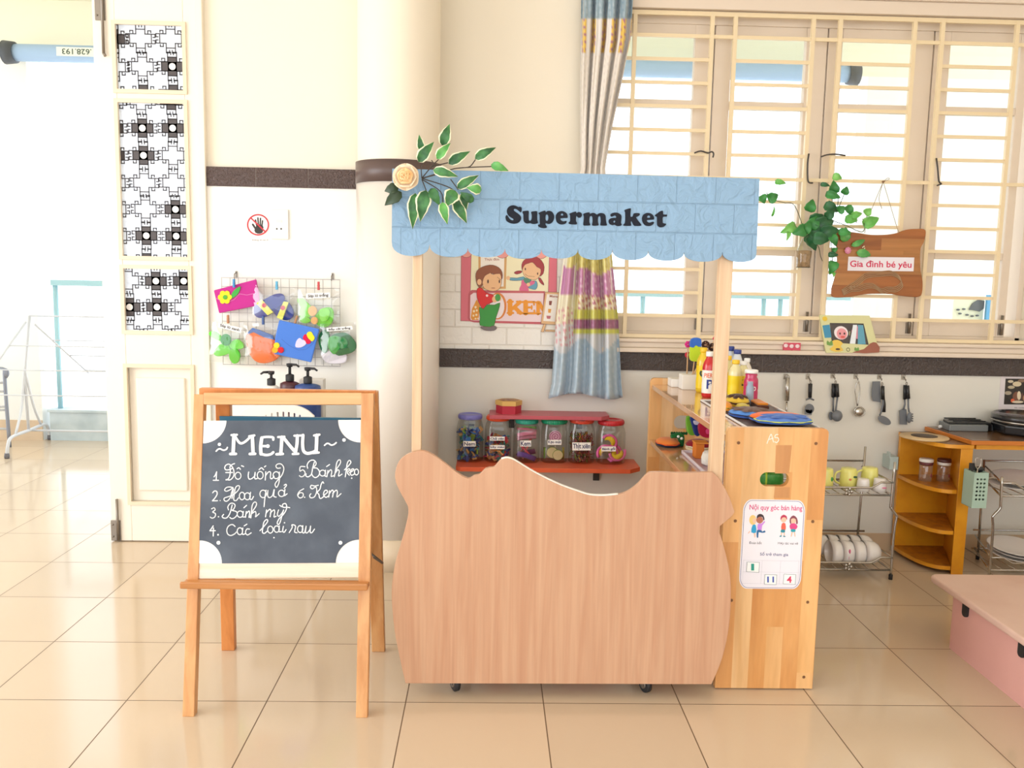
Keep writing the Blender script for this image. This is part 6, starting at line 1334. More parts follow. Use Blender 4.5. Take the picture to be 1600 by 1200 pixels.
# ================================================================== PLAY KITCHEN AT THE RIGHT
M_chr = mat('chrome_wire', '#b9b6b0', .22, metal=.9); M_rub = flat('#232325', .6)
def rackend(b, x, y0, y1, zt, px, front):
    pass
def dish_rack(label, xr_l, xr_r, yf, yb, z_up, z_lo, ztop, mirror, loc_name='dish_rack', skew=0.0):
    """two-tier chrome rack; z_up/z_lo: heights of the two baskets"""
    t = thing(loc_name, label, 'dish rack', ((xr_l+xr_r)/2, (yf+yb)/2, 0))
    for x, out_ in ((xr_l, -1), (xr_r, 1)):
        b = MB(); jog = .022*out_
        b.tube(catmull([(x, yf, .012), (x+jog*.0, yf, z_up-.16), (x+jog*.25, yf, z_up-.1), (x+jog*.2, yf, z_up-.085), (x-jog*.9, yf, z_up-.055), (x-jog*1.0, yf, z_up-.03), (x-jog*.8, yf, ztop)], 4), .0055, 8); lg = b.build('front_leg', M_chr, t)
        b = MB(); b.lathe([(.008, 0), (.0085, .02), (.007, .022)], (x, yf, 0), 12); b.build('foot_cap', M_rub, lg)
        xb = x+(skew if out_ < 0 else 0)
        b = MB(); b.tube([(xb-jog*1.4, yb, .012), (xb-jog, yb, ztop+.01)], .0055, 8); lg = b.build('rear_leg', M_chr, t)
        b = MB(); b.lathe([(.008, 0), (.0085, .02), (.007, .022)], (xb-jog*1.4, yb, 0), 12); b.build('foot_cap', M_rub, lg)
        for z in (z_up, z_lo):
            xx = x-jog*(.9 if z == z_up else 0); b = MB(); b.tube([(xx, yf, z), (xx+xb-x-jog*.5, yb, z+.002)], .004, 6); b.tube([(xx, yf, z+.055), (xx+xb-x-jog*.5, yb, z+.06)], .004, 6); b.build('basket_side', M_chr, t)
    for z in (z_up, z_lo):
        q = .02 if z == z_up else 0
        a, c = xr_l+q, xr_r-q
        b = MB(); b.tube([(a, yf, z), (c, yf, z)], .0045, 8); b.tube([(a+skew, yb, z), (c, yb, z)], .0045, 8); b.tube([(a+skew, yb, z+.085), (c, yb, z+.085)], .0045, 8); bk = b.build('basket_rails', M_chr, t)
        dip = .024; b = MB(); b.tube([(a, yf-.004, z+.055), (a+.05, yf-.004, z+.055), (a+.09, yf-.004, z+.055-dip), (c-.09, yf-.004, z+.055-dip), (c-.05, yf-.004, z+.055), (c, yf-.004, z+.055)], .0045, 8); b.build('wavy_rail', M_chr, t)
        n = 14
        for k in range(1, n):
            x = a+(c-a)*k/n; b = MB(); b.tube([(x, yf, z), (x, yb, z)], .0022, 5); b.build('basket_wire', M_chr, bk)
        b = MB(); xm_ = c-.185 if not mirror else a+.185
        for k in range(5): b.ball((xm_+.012*math.cos(k*1.257), yf-.008, z+.014+.012*math.sin(k*1.257)), .007, .004, .007, 8)
        b.ball((xm_, yf-.01, z+.014), .005, .004, .005, 8); b.build('metal_flower', M_chr, t)
    return t
RF, RB = 3.52, 3.80
RXR = G(1391, 905).x; zU = P(1330, 773, RF).z; zL = P(1330, 890, RF).z
RXL = 1.06
dish_rack('chrome two tier rack with yellow mugs and white bowls, left of the yellow cabinet', RXL, RXR, RF, RB, zU, zL, P(1391, 722, RF).z, False)
M_yc = mat('lemon_mug', '#eae683', .3, coat=.3); M_wc = mat('white_china', '#efebe8', .25, coat=.4)
def mug(label, px, py, Y, r, h, m, grp, deco, handle=-1):
    c = Vector((P(px, py, Y).x, Y, zU+.0055)); t = thing('mug', label, 'mug', c, grp)
    b = MB(); b.lathe([(r, 0), (r*.99, h*.3), (r*.94, h*.8), (r*.86, h*.97), (r*.78, h), (.001, h)], c, 24); b.build('mug_body', m, t)
    if handle:
        b = MB(); b.tube(catmull([c+Vector((handle*r*.92, 0, h*.85)), c+Vector((handle*(r+.018), 0, h*.72)), c+Vector((handle*(r+.02), 0, h*.35)), c+Vector((handle*r*.96, 0, h*.2))], 4), .0045, 8); b.build('handle', m, t)
    for col, dx, dz, rx, rz in deco:
        ang = dx; p = c+Vector((math.sin(ang)*(r*.985), -math.cos(ang)*(r*.985), h*dz)); b = MB(); b.ball(p, rx, .0025, rz, 10); b.build('print', flat(col), t)
mug('yellow mug with green print, partly hidden by the wooden shelf', 1289, 752, 3.62, .034, .084, M_yc, 'upturned mugs in the rack', [('#3f9a4c', .55, .5, .006, .01)], 0)
mug('yellow mug with dark green and red print, middle of the rack', 1325, 752, 3.62, .036, .086, M_yc, 'upturned mugs in the rack', [('#3a5a38', .45, .62, .011, .005), ('#e08a5a', -.15, .5, .006, .005)], -1)
mug('plain yellow mug, rightmost in the rack', 1358, 752, 3.64, .036, .086, M_yc, 'upturned mugs in the rack', [], -1)
mug('small white cup in front between two yellow mugs', 1348, 765, 3.57, .026, .052, M_wc, 'small white cups in the rack', [], 0)
mug('small white cup with pink print at the right end of the rack', 1374, 765, 3.57, .027, .054, M_wc, 'small white cups in the rack', [('#e28aa8', .3, .35, .012, .004)], 0)
def bowl(label, x, Y, z, r, d, grp, lean=0, deco=False):
    c = Vector((x, Y, z+r)); t = thing('bowl', label, 'bowl', (x, Y, z), grp); ax = Vector((1, 0, lean))
    b = MB(); b.lathe([(r*.5, d), (r*.54, d*.95), (r*.76, d*.88), (r*.92, d*.66), (r*.985, d*.35), (r, 0), (r*.97, .002), (r*.94, d*.35), (r*.7, d*.8), (.001, d*.86)], c, 28, ax); b.build('bowl_body', M_wc, t)
    if deco:
        b = MB(); b.ball(c+Vector((d*.35, -r*.93, .016)), .005, .003, .011, 8); b.ball(c+Vector((d*.32, -r*.93, -.006)), .0015, .003, .012, 6); b.build('print', flat('#e07aa2'), t)
fx = [P(px, 860, 3.575).x for px in (1296, 1313, 1331, 1349)]
names = ['nearest the shelf', 'with a pink flower print', 'third from the left', 'rightmost']
for i, x in enumerate(fx): bowl('white bowl in the front row of the rack, '+names[i], x, 3.585, zL+.005, .05, .072, 'bowls in the front row', 0, i == 1)
fx = [P(px, 850, 3.70).x for px in (1274, 1291, 1308, 1325, 1341)]
names = ['leftmost', 'second from the left', 'in the middle', 'fourth from the left', 'rightmost']
for i, x in enumerate(fx): bowl('white bowl lying in the back row of the rack, '+names[i], x, 3.70, zL+.005, .045, .06, 'bowls in the back row')
b = MB(); c0 = P(1396, 724, 3.84); b.box(c0.x-.016, c0.x+.022, 3.84, 3.918, c0.z-.03, c0.z+.03); b.box(c0.x-.02, c0.x-.014, 3.84, 3.87, c0.z+.02, c0.z+.05)
tag(b.build('soap_dish', flat('#b9c8c4', .4), bevel=.002), 'pale grey green holder on the wall just left of the yellow cabinet', 'holder')
# ---- yellow corner cabinet
M_yel = mat('yellow_enamel', '#e39c20', .32, coat=.35, vary=(14, '#d98f1c')); M_ydk = mat('worn_yellow_shelf', '#b8741c', .4, vary=(30, '#94581a'))
cab = thing('corner_cabinet', 'yellow open corner cabinet with three curved shelves and rounded end', 'cabinet', (1.83, 3.75, 0))
CYB, CYF = 3.88, 3.585
cxl = P(1401, 770, CYB).x; cxr = P(1515, 770, CYF).x; cxi = P(1496, 770, CYF).x; cxb = P(1480.5, 770, CYB).x
ZT = P(1510, 701, CYF).z
b = MB(); b.box(cxl, cxb+.03, CYB, CYB+.018, .03, ZT); b.build('back_panel', M_yel, cab, bevel=.001)
b = MB(); b.prism([(cxi, CYF, 0), (cxr, CYF, 0), (cxb+.03, CYB, 0), (cxb, CYB, 0)], (0, 0, ZT)); b.build('side_panel', M_yel, cab, bevel=.0015)
def quarter(z, th, x0, y0, grow=0):
    rx = cxi-cxl+grow; ry = CYB-CYF-.005+grow; pts = [Vector((cxb, CYB, z)), Vector((x0-grow, CYB, z))]
    for k in range(1, 17):
        a = PI/2*k/16; pts.append(Vector((cxi-rx*math.cos(a)**.75, CYB-ry*math.sin(a)**.75, z)))
    return pts
for zpx in (768, 832, 893):
    z = P(1460, zpx, CYF+.01).z+.008; z = max(z, .035); q = quarter(z, .018, cxl, CYB)
    b = MB(); b.prism(q, (0, 0, -.016)); s_ = b.build('curved_shelf', M_yel, cab, bevel=.001)
    b = MB(); b.prism([p+Vector((0, 0, .0004)) for p in [q[0]]+[Vector((cxi+(p.x-cxi)*.985, CYB+(p.y-CYB)*.985, p.z)) for p in q[1:]]], (0, 0, .0008)); b.build('worn_surface', M_ydk, s_)
q = quarter(ZT, .02, cxl, CYB, .012); q[0].x = cxb+.03; q.append(Vector((cxr, q[-1].y, ZT)))
b = MB(); b.prism(q, (0, 0, .017)); tp_ = b.build('cabinet_top', M_yel, cab, bevel=.0015)
b = MB(); b.prism([p+Vector((0, 0, .0175)) for p in q], (0, 0, .001)); b.build('brown_laminate', mat('brown_laminate', '#7a5636', .3, vary=(10, '#6a4a30')), tp_)
ZTT = ZT+.0188
pm = G(1444, 684, ZTT)
t = thing('round_mat', 'round beige table mat with dark centre on the yellow cabinet', 'table mat', (pm.x, pm.y, ZTT))
b = MB(); b.lathe([(.098, 0), (.1, .003), (.098, .008), (.001, .008)], (pm.x, pm.y, ZTT), 36); b.build('mat_ring', flat('#d3b78c', .6), t)
b = MB(); b.lathe([(.054, .0082), (.054, .0092), (.001, .0092)], (pm.x, pm.y, ZTT), 32); b.build('mat_centre', flat('#55473c', .6), t)
zsh = max(P(1460, 768, CYF+.01).z+.008, .03)+.0014
for px, l1, l2, lb_ in ((1446, '#f2efe8', '#6a3030', 'spice jar with white over brown lid, left on the yellow cabinet shelf'), (1474, '#5a2e2a', '#f0ece4', 'spice jar with brown over white lid, right on the yellow cabinet shelf')):
    c = G(px, 752, zsh); c = Vector((P(px, 740, 3.76).x, 3.76, zsh)); t = thing('spice_jar', lb_, 'jar', c, 'spice jars on the cabinet')
    b = MB(); b.lathe([(.026, 0), (.0275, .004), (.0275, .066), (.025, .072)], c, 24); b.build('jar_body', clear('spice_jar_clear', '#f6efe4', gloss=.1, opaque=.12), t)
    b = MB(); b.lathe([(.028, .072), (.029, .075), (.029, .084), (.028, .085)], c, 24); b.build('lower_lid', flat(l2, .4), t)
    b = MB(); b.lathe([(.0285, .085), (.0295, .087), (.0295, .096), (.027, .099), (.001, .099)], c, 24); b.build('upper_lid', flat(l1, .4), t)
    b = MB(); b.ball(c+Vector((.012, -.0265, .028)), .004, .0015, .009, 8); b.build('print', flat('#8a3a34'), t)
# ---- worktop
wt = thing('worktop', 'long brown worktop with orange edge joined to the yellow cabinet', 'worktop', (2.5, 3.7, 0))
WF = 3.565; ZW = ZTT+.0185; wxl = P(1518, 694, WF).x
bl = PX(1443, 668, 0.0) if False else P(1443, 668, 3.90)
b = MB(); b.prism([(wxl, WF, ZW-.018), (3.15, WF, ZW-.018), (3.15, 3.91, ZW-.018), (bl.x+.01, 3.91, ZW-.018)], (0, 0, .018)); w_ = b.build('top_board', mat('orange_edge_paint', '#c9762a', .35), wt, bevel=.002)
b = MB(); b.prism([(wxl+.006, WF+.004, ZW), (3.15, WF+.004, ZW), (3.15, 3.906, ZW), (bl.x+.02, 3.906, ZW)], (0, 0, .0012)); b.build('brown_laminate', mat('dark_brown_laminate', '#6e5034', .25, coat=.3, vary=(9, '#5d4229')), w_)
b = MB(); b.box(cxr+.012, 3.1, CYF, CYF+.02, ZW-.04, ZW-.018); b.build('apron', M_yel, wt)
for x in (3.06,):
    b = MB(); b.box(x, x+.035, CYF, CYF+.035, 0, ZW-.018); b.box(x, x+.035, CYB-.03, CYB, 0, ZW-.018); b.build('leg', M_yel, wt)
# stove
ZS = ZW+.0014
zq = zoom(1440, 580, 10, 3.62)
gs = thing('portable_stove', 'small grey toy gas stove with black grill on the brown worktop', 'stove', (2.02, 3.7, ZS))
sx0 = G(1483, 674, ZS).x; sx1 = G(1544, 674, ZS).x; sy0 = G(1500, 674, ZS).y; sy1 = min(sy0+.2, 3.9)
sx0 = P(1483, 674, sy0).x; sx1 = P(1544, 674, sy0).x; hS = P(1510, 664, sy0).z-ZS
sl = P(1466, 668, sy1).x
b = MB(); b.prism([(sx0, sy0, ZS), (sx1, sy0, ZS), (sx1, sy1, ZS), (sl, sy1, ZS)], (0, 0, hS)); b.build('stove_body', mat('grey_enamel', '#7d8183', .35, metal=.3), gs, bevel=.003)
b = MB(); b.prism([(sx0+.008, sy0+.02, ZS+hS), (sx1+.02, sy0+.02, ZS+hS), (sx1+.02, sy1-.01, ZS+hS), (sl+.014, sy1-.01, ZS+hS)], (0, 0, .008)); b.build('grill_plate', flat('#1f1f21', .4), gs, bevel=.002)
for k in range(4):
    y = sy0+.045+.04*k; b = MB(); b.tube([(sl+.03, y, ZS+hS+.01), (sx1+.01, y, ZS+hS+.01)], .003, 6); b.build('grill_bar', flat('#29292b', .4), gs)
b = MB(); b.lathe([(.008, 0), (.008, .008), (.006, .01)], (sx0+.0-.012, sy0+.05, ZS+hS*.4), 12, (-1, -.3, 0)); b.build('knob', flat('#e0e0e0'), gs)
b = MB(); b.box(sx1+.024, sx1+.06, 3.80, 3.86, ZS, ZS+.03); tag(b.build('black_box', flat('#2a2a2c', .5), bevel=.003), 'small black box between the stove and the black cooker', 'box')
rp = P(1601, 660, 3.775).x-P(1551, 660, 3.775).x; pc = Vector((P(1602, 660, 3.775).x, 3.905-rp, ZS))
cb2 = thing('electric_cooker', 'black toy cooker with round dish on top at the right edge of the worktop', 'cooker', pc)
b = MB(); b.lathe([(rp*.9, 0), (rp*.97, .006), (rp*1.0, .04), (rp*.96, .046)], pc, 8, ph=PI/8, smooth=False); b.build('cooker_base', mat('gloss_black', '#1c1c1f', .2, coat=.5), cb2, bevel=.004)
b = MB(); b.lathe([(rp*.9, .046), (rp*.98, .052), (rp*1.0, .06)], pc, 40); b.build('steel_ring', M_chr, cb2)
b = MB(); b.lathe([(rp*.98, .06), (rp*1.0, .066), (rp*.99, .082), (rp*.94, .086), (rp*.9, .08), (.001, .078)], pc, 40); b.build('round_dish', mat('gloss_black_dish', '#242428', .25, coat=.4), cb2)
# ---- right rack, cutlery holder, plates
r2l = P(1547, 880, 3.50).x; zU2 = P(1575, 775, 3.50).z; zL2 = P(1575, 891, 3.50).z
dish_rack('chrome two tier rack with plates under the brown worktop', r2l, 2.92, 3.50, 3.80, zU2, zL2, P(1551, 745, 3.5).z, True, 'dish_rack', .09)
M_gr = mat('pale_green_plastic', '#a9c4b4', .4)
ch2 = thing('cutlery_holder', 'pale green perforated cutlery holder hanging on the right rack', 'cutlery holder', (r2l-.06, 3.52, P(1530, 795, 3.5).z))
q0 = P(1518, 794, 3.46); q1 = P(1545.5, 739, 3.46)
hol = [[(x_, 3.46, z_) for x_, z_ in rrect(q0.x+(q1.x-q0.x)*(.26+.24*i)-.0048, q0.x+(q1.x-q0.x)*(.26+.24*i)+.0048, q0.z+(q1.z-q0.z)*(.25+.113*j)-.0042, q0.z+(q1.z-q0.z)*(.25+.113*j)+.0042, .004, 3)] for i in range(3) for j in range(6)]
b = MB(); b.prism([(q0.x, 3.46, q0.z), (q1.x, 3.46, q0.z), (q1.x, 3.46, q1.z), (q0.x, 3.46, q1.z)], (0, .003, 0), hol); b.build('perforated_front', M_gr, ch2)
b = MB(); b.box(q0.x, q0.x+.003, 3.463, 3.54, q0.z, q1.z); b.box(q1.x-.003, q1.x, 3.463, 3.54, q0.z, q1.z); b.box(q0.x, q1.x, 3.537, 3.54, q0.z, q1.z); b.box(q0.x, q1.x, 3.463, 3.54, q0.z, q0.z+.003); b.build('holder_box', M_gr, ch2)
b = MB(); b.tube(catmull([(q1.x-.006, 3.538, q1.z-.004), (q1.x-.002, 3.54, zU2+.062), (r2l+.012, 3.545, zU2+.066), (r2l+.026, 3.55, zU2+.056)], 4), .003, 6); b.tube([(q0.x+.01, 3.54, q1.z-.01), (q1.x-.004, 3.541, q1.z-.006)], .003, 6); b.build('hanging_hook', M_chr, ch2)
def tool(nm, label, x, y0, ztop, parts, grp):
    t = thing(nm, label, 'utensil', (x, y0, q0.z+.004), grp)
    for n_, m, f in parts: b = MB(); f(b); b.build(n_, m, t)
M_blk = flat('#242527', .4)
xx = q0.x+.012; z9 = P(1525, 722, 3.5).z
tool('spatula', 'black plastic spatula standing in the green cutlery holder, left', xx, 3.5, 0, [('blade', M_blk, lambda b: b.box(xx-.014, xx+.012, 3.498, 3.502, q1.z+.002, z9-.004)), ('handle', M_blk, lambda b: b.tube([(xx, 3.5, q0.z+.006), (xx, 3.5, q1.z+.01)], .004, 8))], 'utensils in the green holder')
xf = (q0.x+q1.x)/2-.002; z8 = P(1530, 715, 3.5).z
def fork_(b):
    b.tube([(xf, 3.49, q0.z+.006), (xf, 3.49, q1.z+.012)], .0028, 6)
def tines(b):
    b.tube(catmull([(xf-.012, 3.49, z8), (xf-.011, 3.49, z8-.03), (xf, 3.49, q1.z+.012), (xf+.011, 3.49, z8-.03), (xf+.012, 3.49, z8)], 4), .002, 6); b.tube([(xf-.012, 3.49, z8), (xf+.012, 3.49, z8)], .002, 6)
tool('serving_tongs', 'bright steel tongs standing in the green cutlery holder, middle', xf, 3.49, 0, [('shaft', M_chr, fork_), ('grip', M_chr, tines)], 'utensils in the green holder')
xk = q1.x-.012; z7_ = P(1540, 731, 3.5).z
tool('ladle', 'black ladle with rounded head in the green cutlery holder, right', xk, 3.51, 0, [('bowl', M_blk, lambda b: b.ball((xk, 3.51, z7_-.008), .022, .012, .012, 12)), ('handle', M_blk, lambda b: b.tube([(xk, 3.51, q0.z+.006), (xk, 3.51, z7_-.01)], .004, 8))], 'utensils in the green holder')
def plate(label, x, Y, z, r, tilt, grp):
    t = thing('plate', label, 'plate', (x, Y, z), grp); ax = Vector((math.sin(tilt), -.12, math.cos(tilt)))
    b = MB(); b.lathe([(r*.55, 0), (r*.6, .004), (r*.95, .016), (r, .018), (r*.95, .0185), (r*.58, .0065), (.001, .005)], Vector((x, Y, z)), 36, ax); b.build('plate_body', M_wc, t)
for k, (z, dx, nm_) in enumerate(((zL2+.012, 0, 'bottom'), (zL2+.026, .005, 'middle'), (zL2+.040, -.004, 'top'))): plate('white plate, %s one of the stack in the lower right basket' % nm_, P(1583, 875, 3.64).x+dx+.02, 3.66, z, .115, .02, 'plates in the lower basket')
for k, (px, nm_) in enumerate(((1580, 'lower'), (1586, 'upper'))): plate('white plate, %s one lying in the upper right basket' % nm_, P(px, 770, 3.64).x+.02, 3.66, zU2+.01+.016*k, .11, -.05, 'plates in the upper basket')
# ---- food photograph and hanging utensils
zw = zoom(1440, 580, 10, WY-.0135)
fp = thing('food_poster', 'white sheet with a photo of grilled food on the wall above the black cooker', 'poster', zw(1600, 615))
b = MB(); b.prism([zw(1240, 75), zw(1900, 85), zw(1885, 625), zw(1200, 610)], (0, .001, 0)); sh_ = b.build('paper', mat('poster_paper', '#dcd3d6', .4), fp)
b = MB(); b.prism([zw(1312, 115), zw(1780, 120), zw(1770, 522), zw(1285, 518)], (0, -.0004, 0)); b.build('photo_print', flat('#2b2525', .3), sh_)
random.seed(4)
for k, (cx_, cy_, rx, ry, col) in enumerate(((1390, 160, 45, 22, '#cdbfa4'), (1400, 250, 55, 25, '#b9ab90'), (1490, 200, 70, 40, '#d4c4a4'), (1350, 340, 55, 30, '#a89a86'), (1560, 150, 60, 25, '#8a6f58'), (1480, 400, 60, 80, '#7a4f3e'), (1520, 380, 30, 70, '#e0cdb0'), (1570, 400, 22, 60, '#5a3a30'), (1420, 460, 30, 32, '#e0623c'), (1500, 480, 90, 20, '#d8c8ae'), (1640, 420, 60, 70, '#b98a62'), (1700, 250, 60, 90, '#d9cbb0'))):
    b = MB(); b.face([zw(x, y)+Vector((0, -.0006-.0001*k, 0)) for x, y in oval(cx_, cy_, rx, ry, 14)]); b.build('food_print', flat(col, .3), sh_)
b = MB(); put_text(b, 'Sò nướng', zw(1450, 582)+Vector((0, -.0006, 0)), zw(1640, 585)-zw(1450, 582), zw(1450, 560)-zw(1450, 582), .01); b.build('lettering', flat('#4a4648'), sh_)
UY = WY-.036
zu = zoom(1280, 560, 10, UY); M_gry = mat('grey_nylon', '#6d7177', .4); M_bh = flat('#222326', .4)
def hook(x, y, lb_):
    p = zu(x, y); t = thing('wall_hook', lb_, 'hook', (p.x, WY-.012, p.z), 'clear hooks for the utensils')
    b = MB(); b.box(p.x-.009, p.x+.009, WY-.016, WY-.012, p.z-.01, p.z+.014); b.build('hook_base', clear('clear_hook_plastic', '#efeae2', gloss=.15, opaque=.3), t)
    b = MB(); b.tube([(p.x, WY-.016, p.z+.004), (p.x, UY+.002, p.z-.004), (p.x, UY-.004, p.z-.012), (p.x, UY-.007, p.z-.004)], .0018, 6); b.build('hook_wire', M_steel, t)
def ut(nm, label, x, y, parts):
    p = zu(x, y); t = thing(nm, label, 'utensil', (p.x, UY, p.z), 'utensils hanging under the window')
    for n_, m, f in parts:
        b = MB(); f(b); b.build(n_, m, t)
def tb(b, pts, r, Y=0.0, seg=8, sq=(1, 1)): b.tube([zu(*p)+Vector((0, Y, 0)) for p in pts], r, seg, sq=sq)
def ring_(b, cx_, cy_, rx, ry, r, Y=0.0): b.tube([zu(x, y)+Vector((0, Y, 0)) for x, y in oval(cx_, cy_, rx, ry, 16)], r, 6, closed=True)
def disc_(b, cx_, cy_, rx, ry, Y, d=.003): b.prism([zu(x, y)+Vector((0, Y, 0)) for x, y in oval(cx_, cy_, rx, ry, 24)], (0, d, 0))
hook(-500, 300, 'clear hook holding the steel whisk'); hook(-150, 300, 'clear hook holding the pizza cutter'); hook(242, 285, 'clear hook holding the two grey ladles'); hook(600, 295, 'clear hook holding the steel skimmer'); hook(972, 300, 'clear hook holding the cleaver and turner'); hook(1348, 310, 'clear hook holding the pasta fork')
zo = lambda x, y: ((1200+x/4-1280)*10, (480+y/4-560)*10)
ut('steel_whisk', 'long steel handled utensil hanging leftmost under the dark tiles', -500, 750, [('handle', M_chr, lambda b: (tb(b, [zo(122, 440), zo(119, 585)], .010, 0, 10), ring_(b, *zo(122, 436), 25, 30, .002))), ('shaft', M_chr, lambda b: tb(b, [zo(117, 590), zo(113, 690)], .0045))])
ut('pizza_cutter', 'pizza cutter with black handle and round grey blade', -150, 700, [('handle', M_bh, lambda b: tb(b, [zo(265, 478), zo(262, 565)], [.009, .008], 0, 10)), ('guard', M_gry, lambda b: tb(b, [zo(237, 578), zo(262, 570), zo(287, 580)], .004)), ('blade', M_gry, lambda b: (disc_(b, *zo(260, 635), 72, 76, 0), b.prism([zu(*zo(*q)) for q in ((230, 640), (278, 640), (272, 675), (230, 670))], (0, .003, 0)))), ('hanging_loop', M_steel, lambda b: ring_(b, *zo(267, 466), 12, 26, .0016))])
ut('soup_ladle', 'grey soup ladle with black handle, front one of the pair on one hook', 300, 960, [('handle', M_bh, lambda b: tb(b, [(270, 395), (278, 600)], [.008, .009], -.004, 10)), ('shaft', M_gry, lambda b: tb(b, [(280, 600), (262, 740), (250, 830)], .0042, -.004)), ('ladle_bowl', M_gry, lambda b: b.ball(zu(272, 895)+Vector((0, -.006, 0)), .0245, .016, .026, 16)), ('hanging_loop', M_steel, lambda b: ring_(b, 258, 372, 12, 24, .0016))])
ut('serving_spoon', 'grey serving spoon with black handle, behind the ladle on the same hook', 190, 960, [('handle', M_bh, lambda b: tb(b, [(235, 400), (232, 610)], [.008, .009], .008, 10)), ('shaft', M_gry, lambda b: tb(b, [(232, 610), (228, 830)], .0042, .008)), ('spoon_bowl', M_gry, lambda b: disc_(b, 195, 905, 36, 66, .008, .004))])
ut('steel_skimmer', 'small steel skimmer with looped wire handle', 620, 915, [('wire_handle', M_chr, lambda b: (b.tube(catmull([zu(*p) for p in ((590, 740), (575, 600), (560, 500), (585, 390), (605, 375), (625, 390), (635, 500), (620, 600), (600, 740))], 4), .0022, 6), ring_(b, 612, 372, 14, 14, .0018))), ('skimmer_bowl', M_chr, lambda b: b.ball(zu(620, 835), .0225, .010, .0205, 18)), ('bowl_rim', M_chr, lambda b: ring_(b, 622, 830, 84, 76, .0024, -.006))])
ut('toy_cleaver', 'grey cleaver with black handle hanging blade outward', 900, 690, [('blade', M_gry, lambda b: b.prism([zu(*p)+Vector((0, .006, 0)) for p in ((845, 365), (965, 362), (970, 690), (850, 670), (832, 600), (832, 480))], (0, .003, 0))), ('handle', M_bh, lambda b: tb(b, [(1010, 600), (1020, 720), (1018, 840)], [.006, .008, .008], .006, 10))])
ut('slotted_turner', 'grey oval turner with black handle in front of the cleaver', 1010, 1040, [('handle', M_bh, lambda b: tb(b, [(983, 430), (985, 635)], [.0075, .0085], -.006, 10)), ('shaft', M_gry, lambda b: tb(b, [(985, 635), (985, 720), (960, 830), (935, 890)], .004, -.006)), ('turner_head', M_gry, lambda b: b.prism([zu(1010+110*math.cos(a)*math.cos(.5)-58*math.sin(a)*math.sin(.5), 965+110*math.cos(a)*math.sin(.5)+58*math.sin(a)*math.cos(.5))+Vector((0, -.007, 0)) for a in [2*PI*k/24 for k in range(24)]], (0, .003, 0))), ('hanging_loop', M_steel, lambda b: ring_(b, 984, 400, 12, 24, .0016))])
ut('flat_spatula', 'grey flat spatula with black handle, left of the rightmost hook pair', 1320, 1040, [('handle', M_bh, lambda b: tb(b, [(1345, 420), (1343, 640)], [.007, .008], .004, 10)), ('shaft', M_gry, lambda b: tb(b, [(1343, 640), (1345, 720), (1320, 800)], .004, .004)), ('spatula_blade', M_gry, lambda b: b.prism([zu(*p)+Vector((0, .006, 0)) for p in ((1265, 820), (1320, 790), (1375, 800), (1385, 1040), (1268, 1035))], (0, .003, 0)))])
ut('pasta_fork', 'grey pasta fork with side teeth, rightmost hanging utensil', 1400, 1000, [('handle', M_bh, lambda b: tb(b, [(1368, 420), (1378, 625)], [.0075, .0085], -.008, 10)), ('shaft', M_gry, lambda b: tb(b, [(1378, 625), (1380, 760), (1390, 830)], .0042, -.008)), ('fork_head', M_gry, lambda b: b.ball(zu(1400, 920)+Vector((0, -.006, 0)), .012, .008, .026, 12)), ('teeth', M_gry, lambda b: [tb(b, [(1400, 860+35*k), (1452, 868+35*k)], .0032, -.008) for k in range(4)]), ('hanging_loop', M_steel, lambda b: ring_(b, 1366, 395, 12, 24, .0016))])
# ---- pink platform
pl = thing('pink_platform', 'low pink wooden platform with rounded top and black corner bumpers in the foreground', 'platform', (2.15, 2.0, 0))
M_pnk = mat('pink_platform_paint', '#dda8a0', .42, vary=(5, '#d8a39a')); M_pnt = mat('worn_pink_top', '#dcbcae', .45, vary=(6, '#d6b3a4'))
PZ = .215; c0 = G(1441, 896, PZ); c1 = G(1600, 991, PZ)
px0_ = (c0.x+c1.x)/2; pyb = c0.y
b = MB(); b.prism([(x, y, 0) for x, y in rrect(1.588, 2.8, .9, 2.85, .02, 5)], (0, 0, PZ-.024)); b.build('platform_base', M_pnk, pl)
b = MB(); b.prism([(x, y, PZ-.024) for x, y in rrect(px0_, 2.9, .85, pyb, .03, 6)], (0, 0, .024)); b.build('platform_top', M_pnt, pl, bevel=.008, seg=3)
for px_, py_ in ((1510, 958), (1598, 1022)):
    p = PX(px_, py_, 1.588); b = MB(); b.prism([(1.588, p.y+u, PZ-.024+w) for u, w in rrect(-.015, .015, -.045, 0, .012, 4, (1, 1, 0, 0))], (-.008, 0, 0)); b.build('rubber_bumper', M_rub, pl, bevel=.002)
# ================================================================== THINGS ON THE WINDOW: PLANT, WOODEN SIGN, FRAME
HYs = WY-.05
zv = lambda x, y, Y=HYs: P(1170+x/5, 260+y/5, Y)
# wooden sign
ws_ = thing('wooden_sign', 'brown wooden plaque with wavy edges hanging by string from the window grille', 'sign', zv(1010, 1025))
out = [(690, 510), (740, 500), (800, 512), (860, 520), (960, 535), (1080, 533), (1160, 520), (1230, 495), (1300, 488), (1370, 490), (1385, 520), (1370, 590), (1345, 640), (1340, 720), (1345, 820), (1360, 900), (1355, 990), (1330, 1018), (1270, 1020), (1180, 1010), (1120, 998), (1000, 995), (900, 1000), (800, 1018), (700, 1025), (655, 1015), (650, 960), (670, 890), (690, 800), (695, 700), (688, 600)]
M_plq = wood('teak_plaque', '#b5793f', '#95602c', 'X', 7, 11, .4, strips=(2, .052, ['#fff4e6', '#f3dcc0', '#ffffff', '#ead0b0']), rings=1.0)
b = MB(); b.prism([zv(v.x, v.y) for v in catmull([(x, y, 0) for x, y in out], 3, True)], (0, .014, 0)); pq_ = b.build('plaque', M_plq, ws_, bevel=.003)
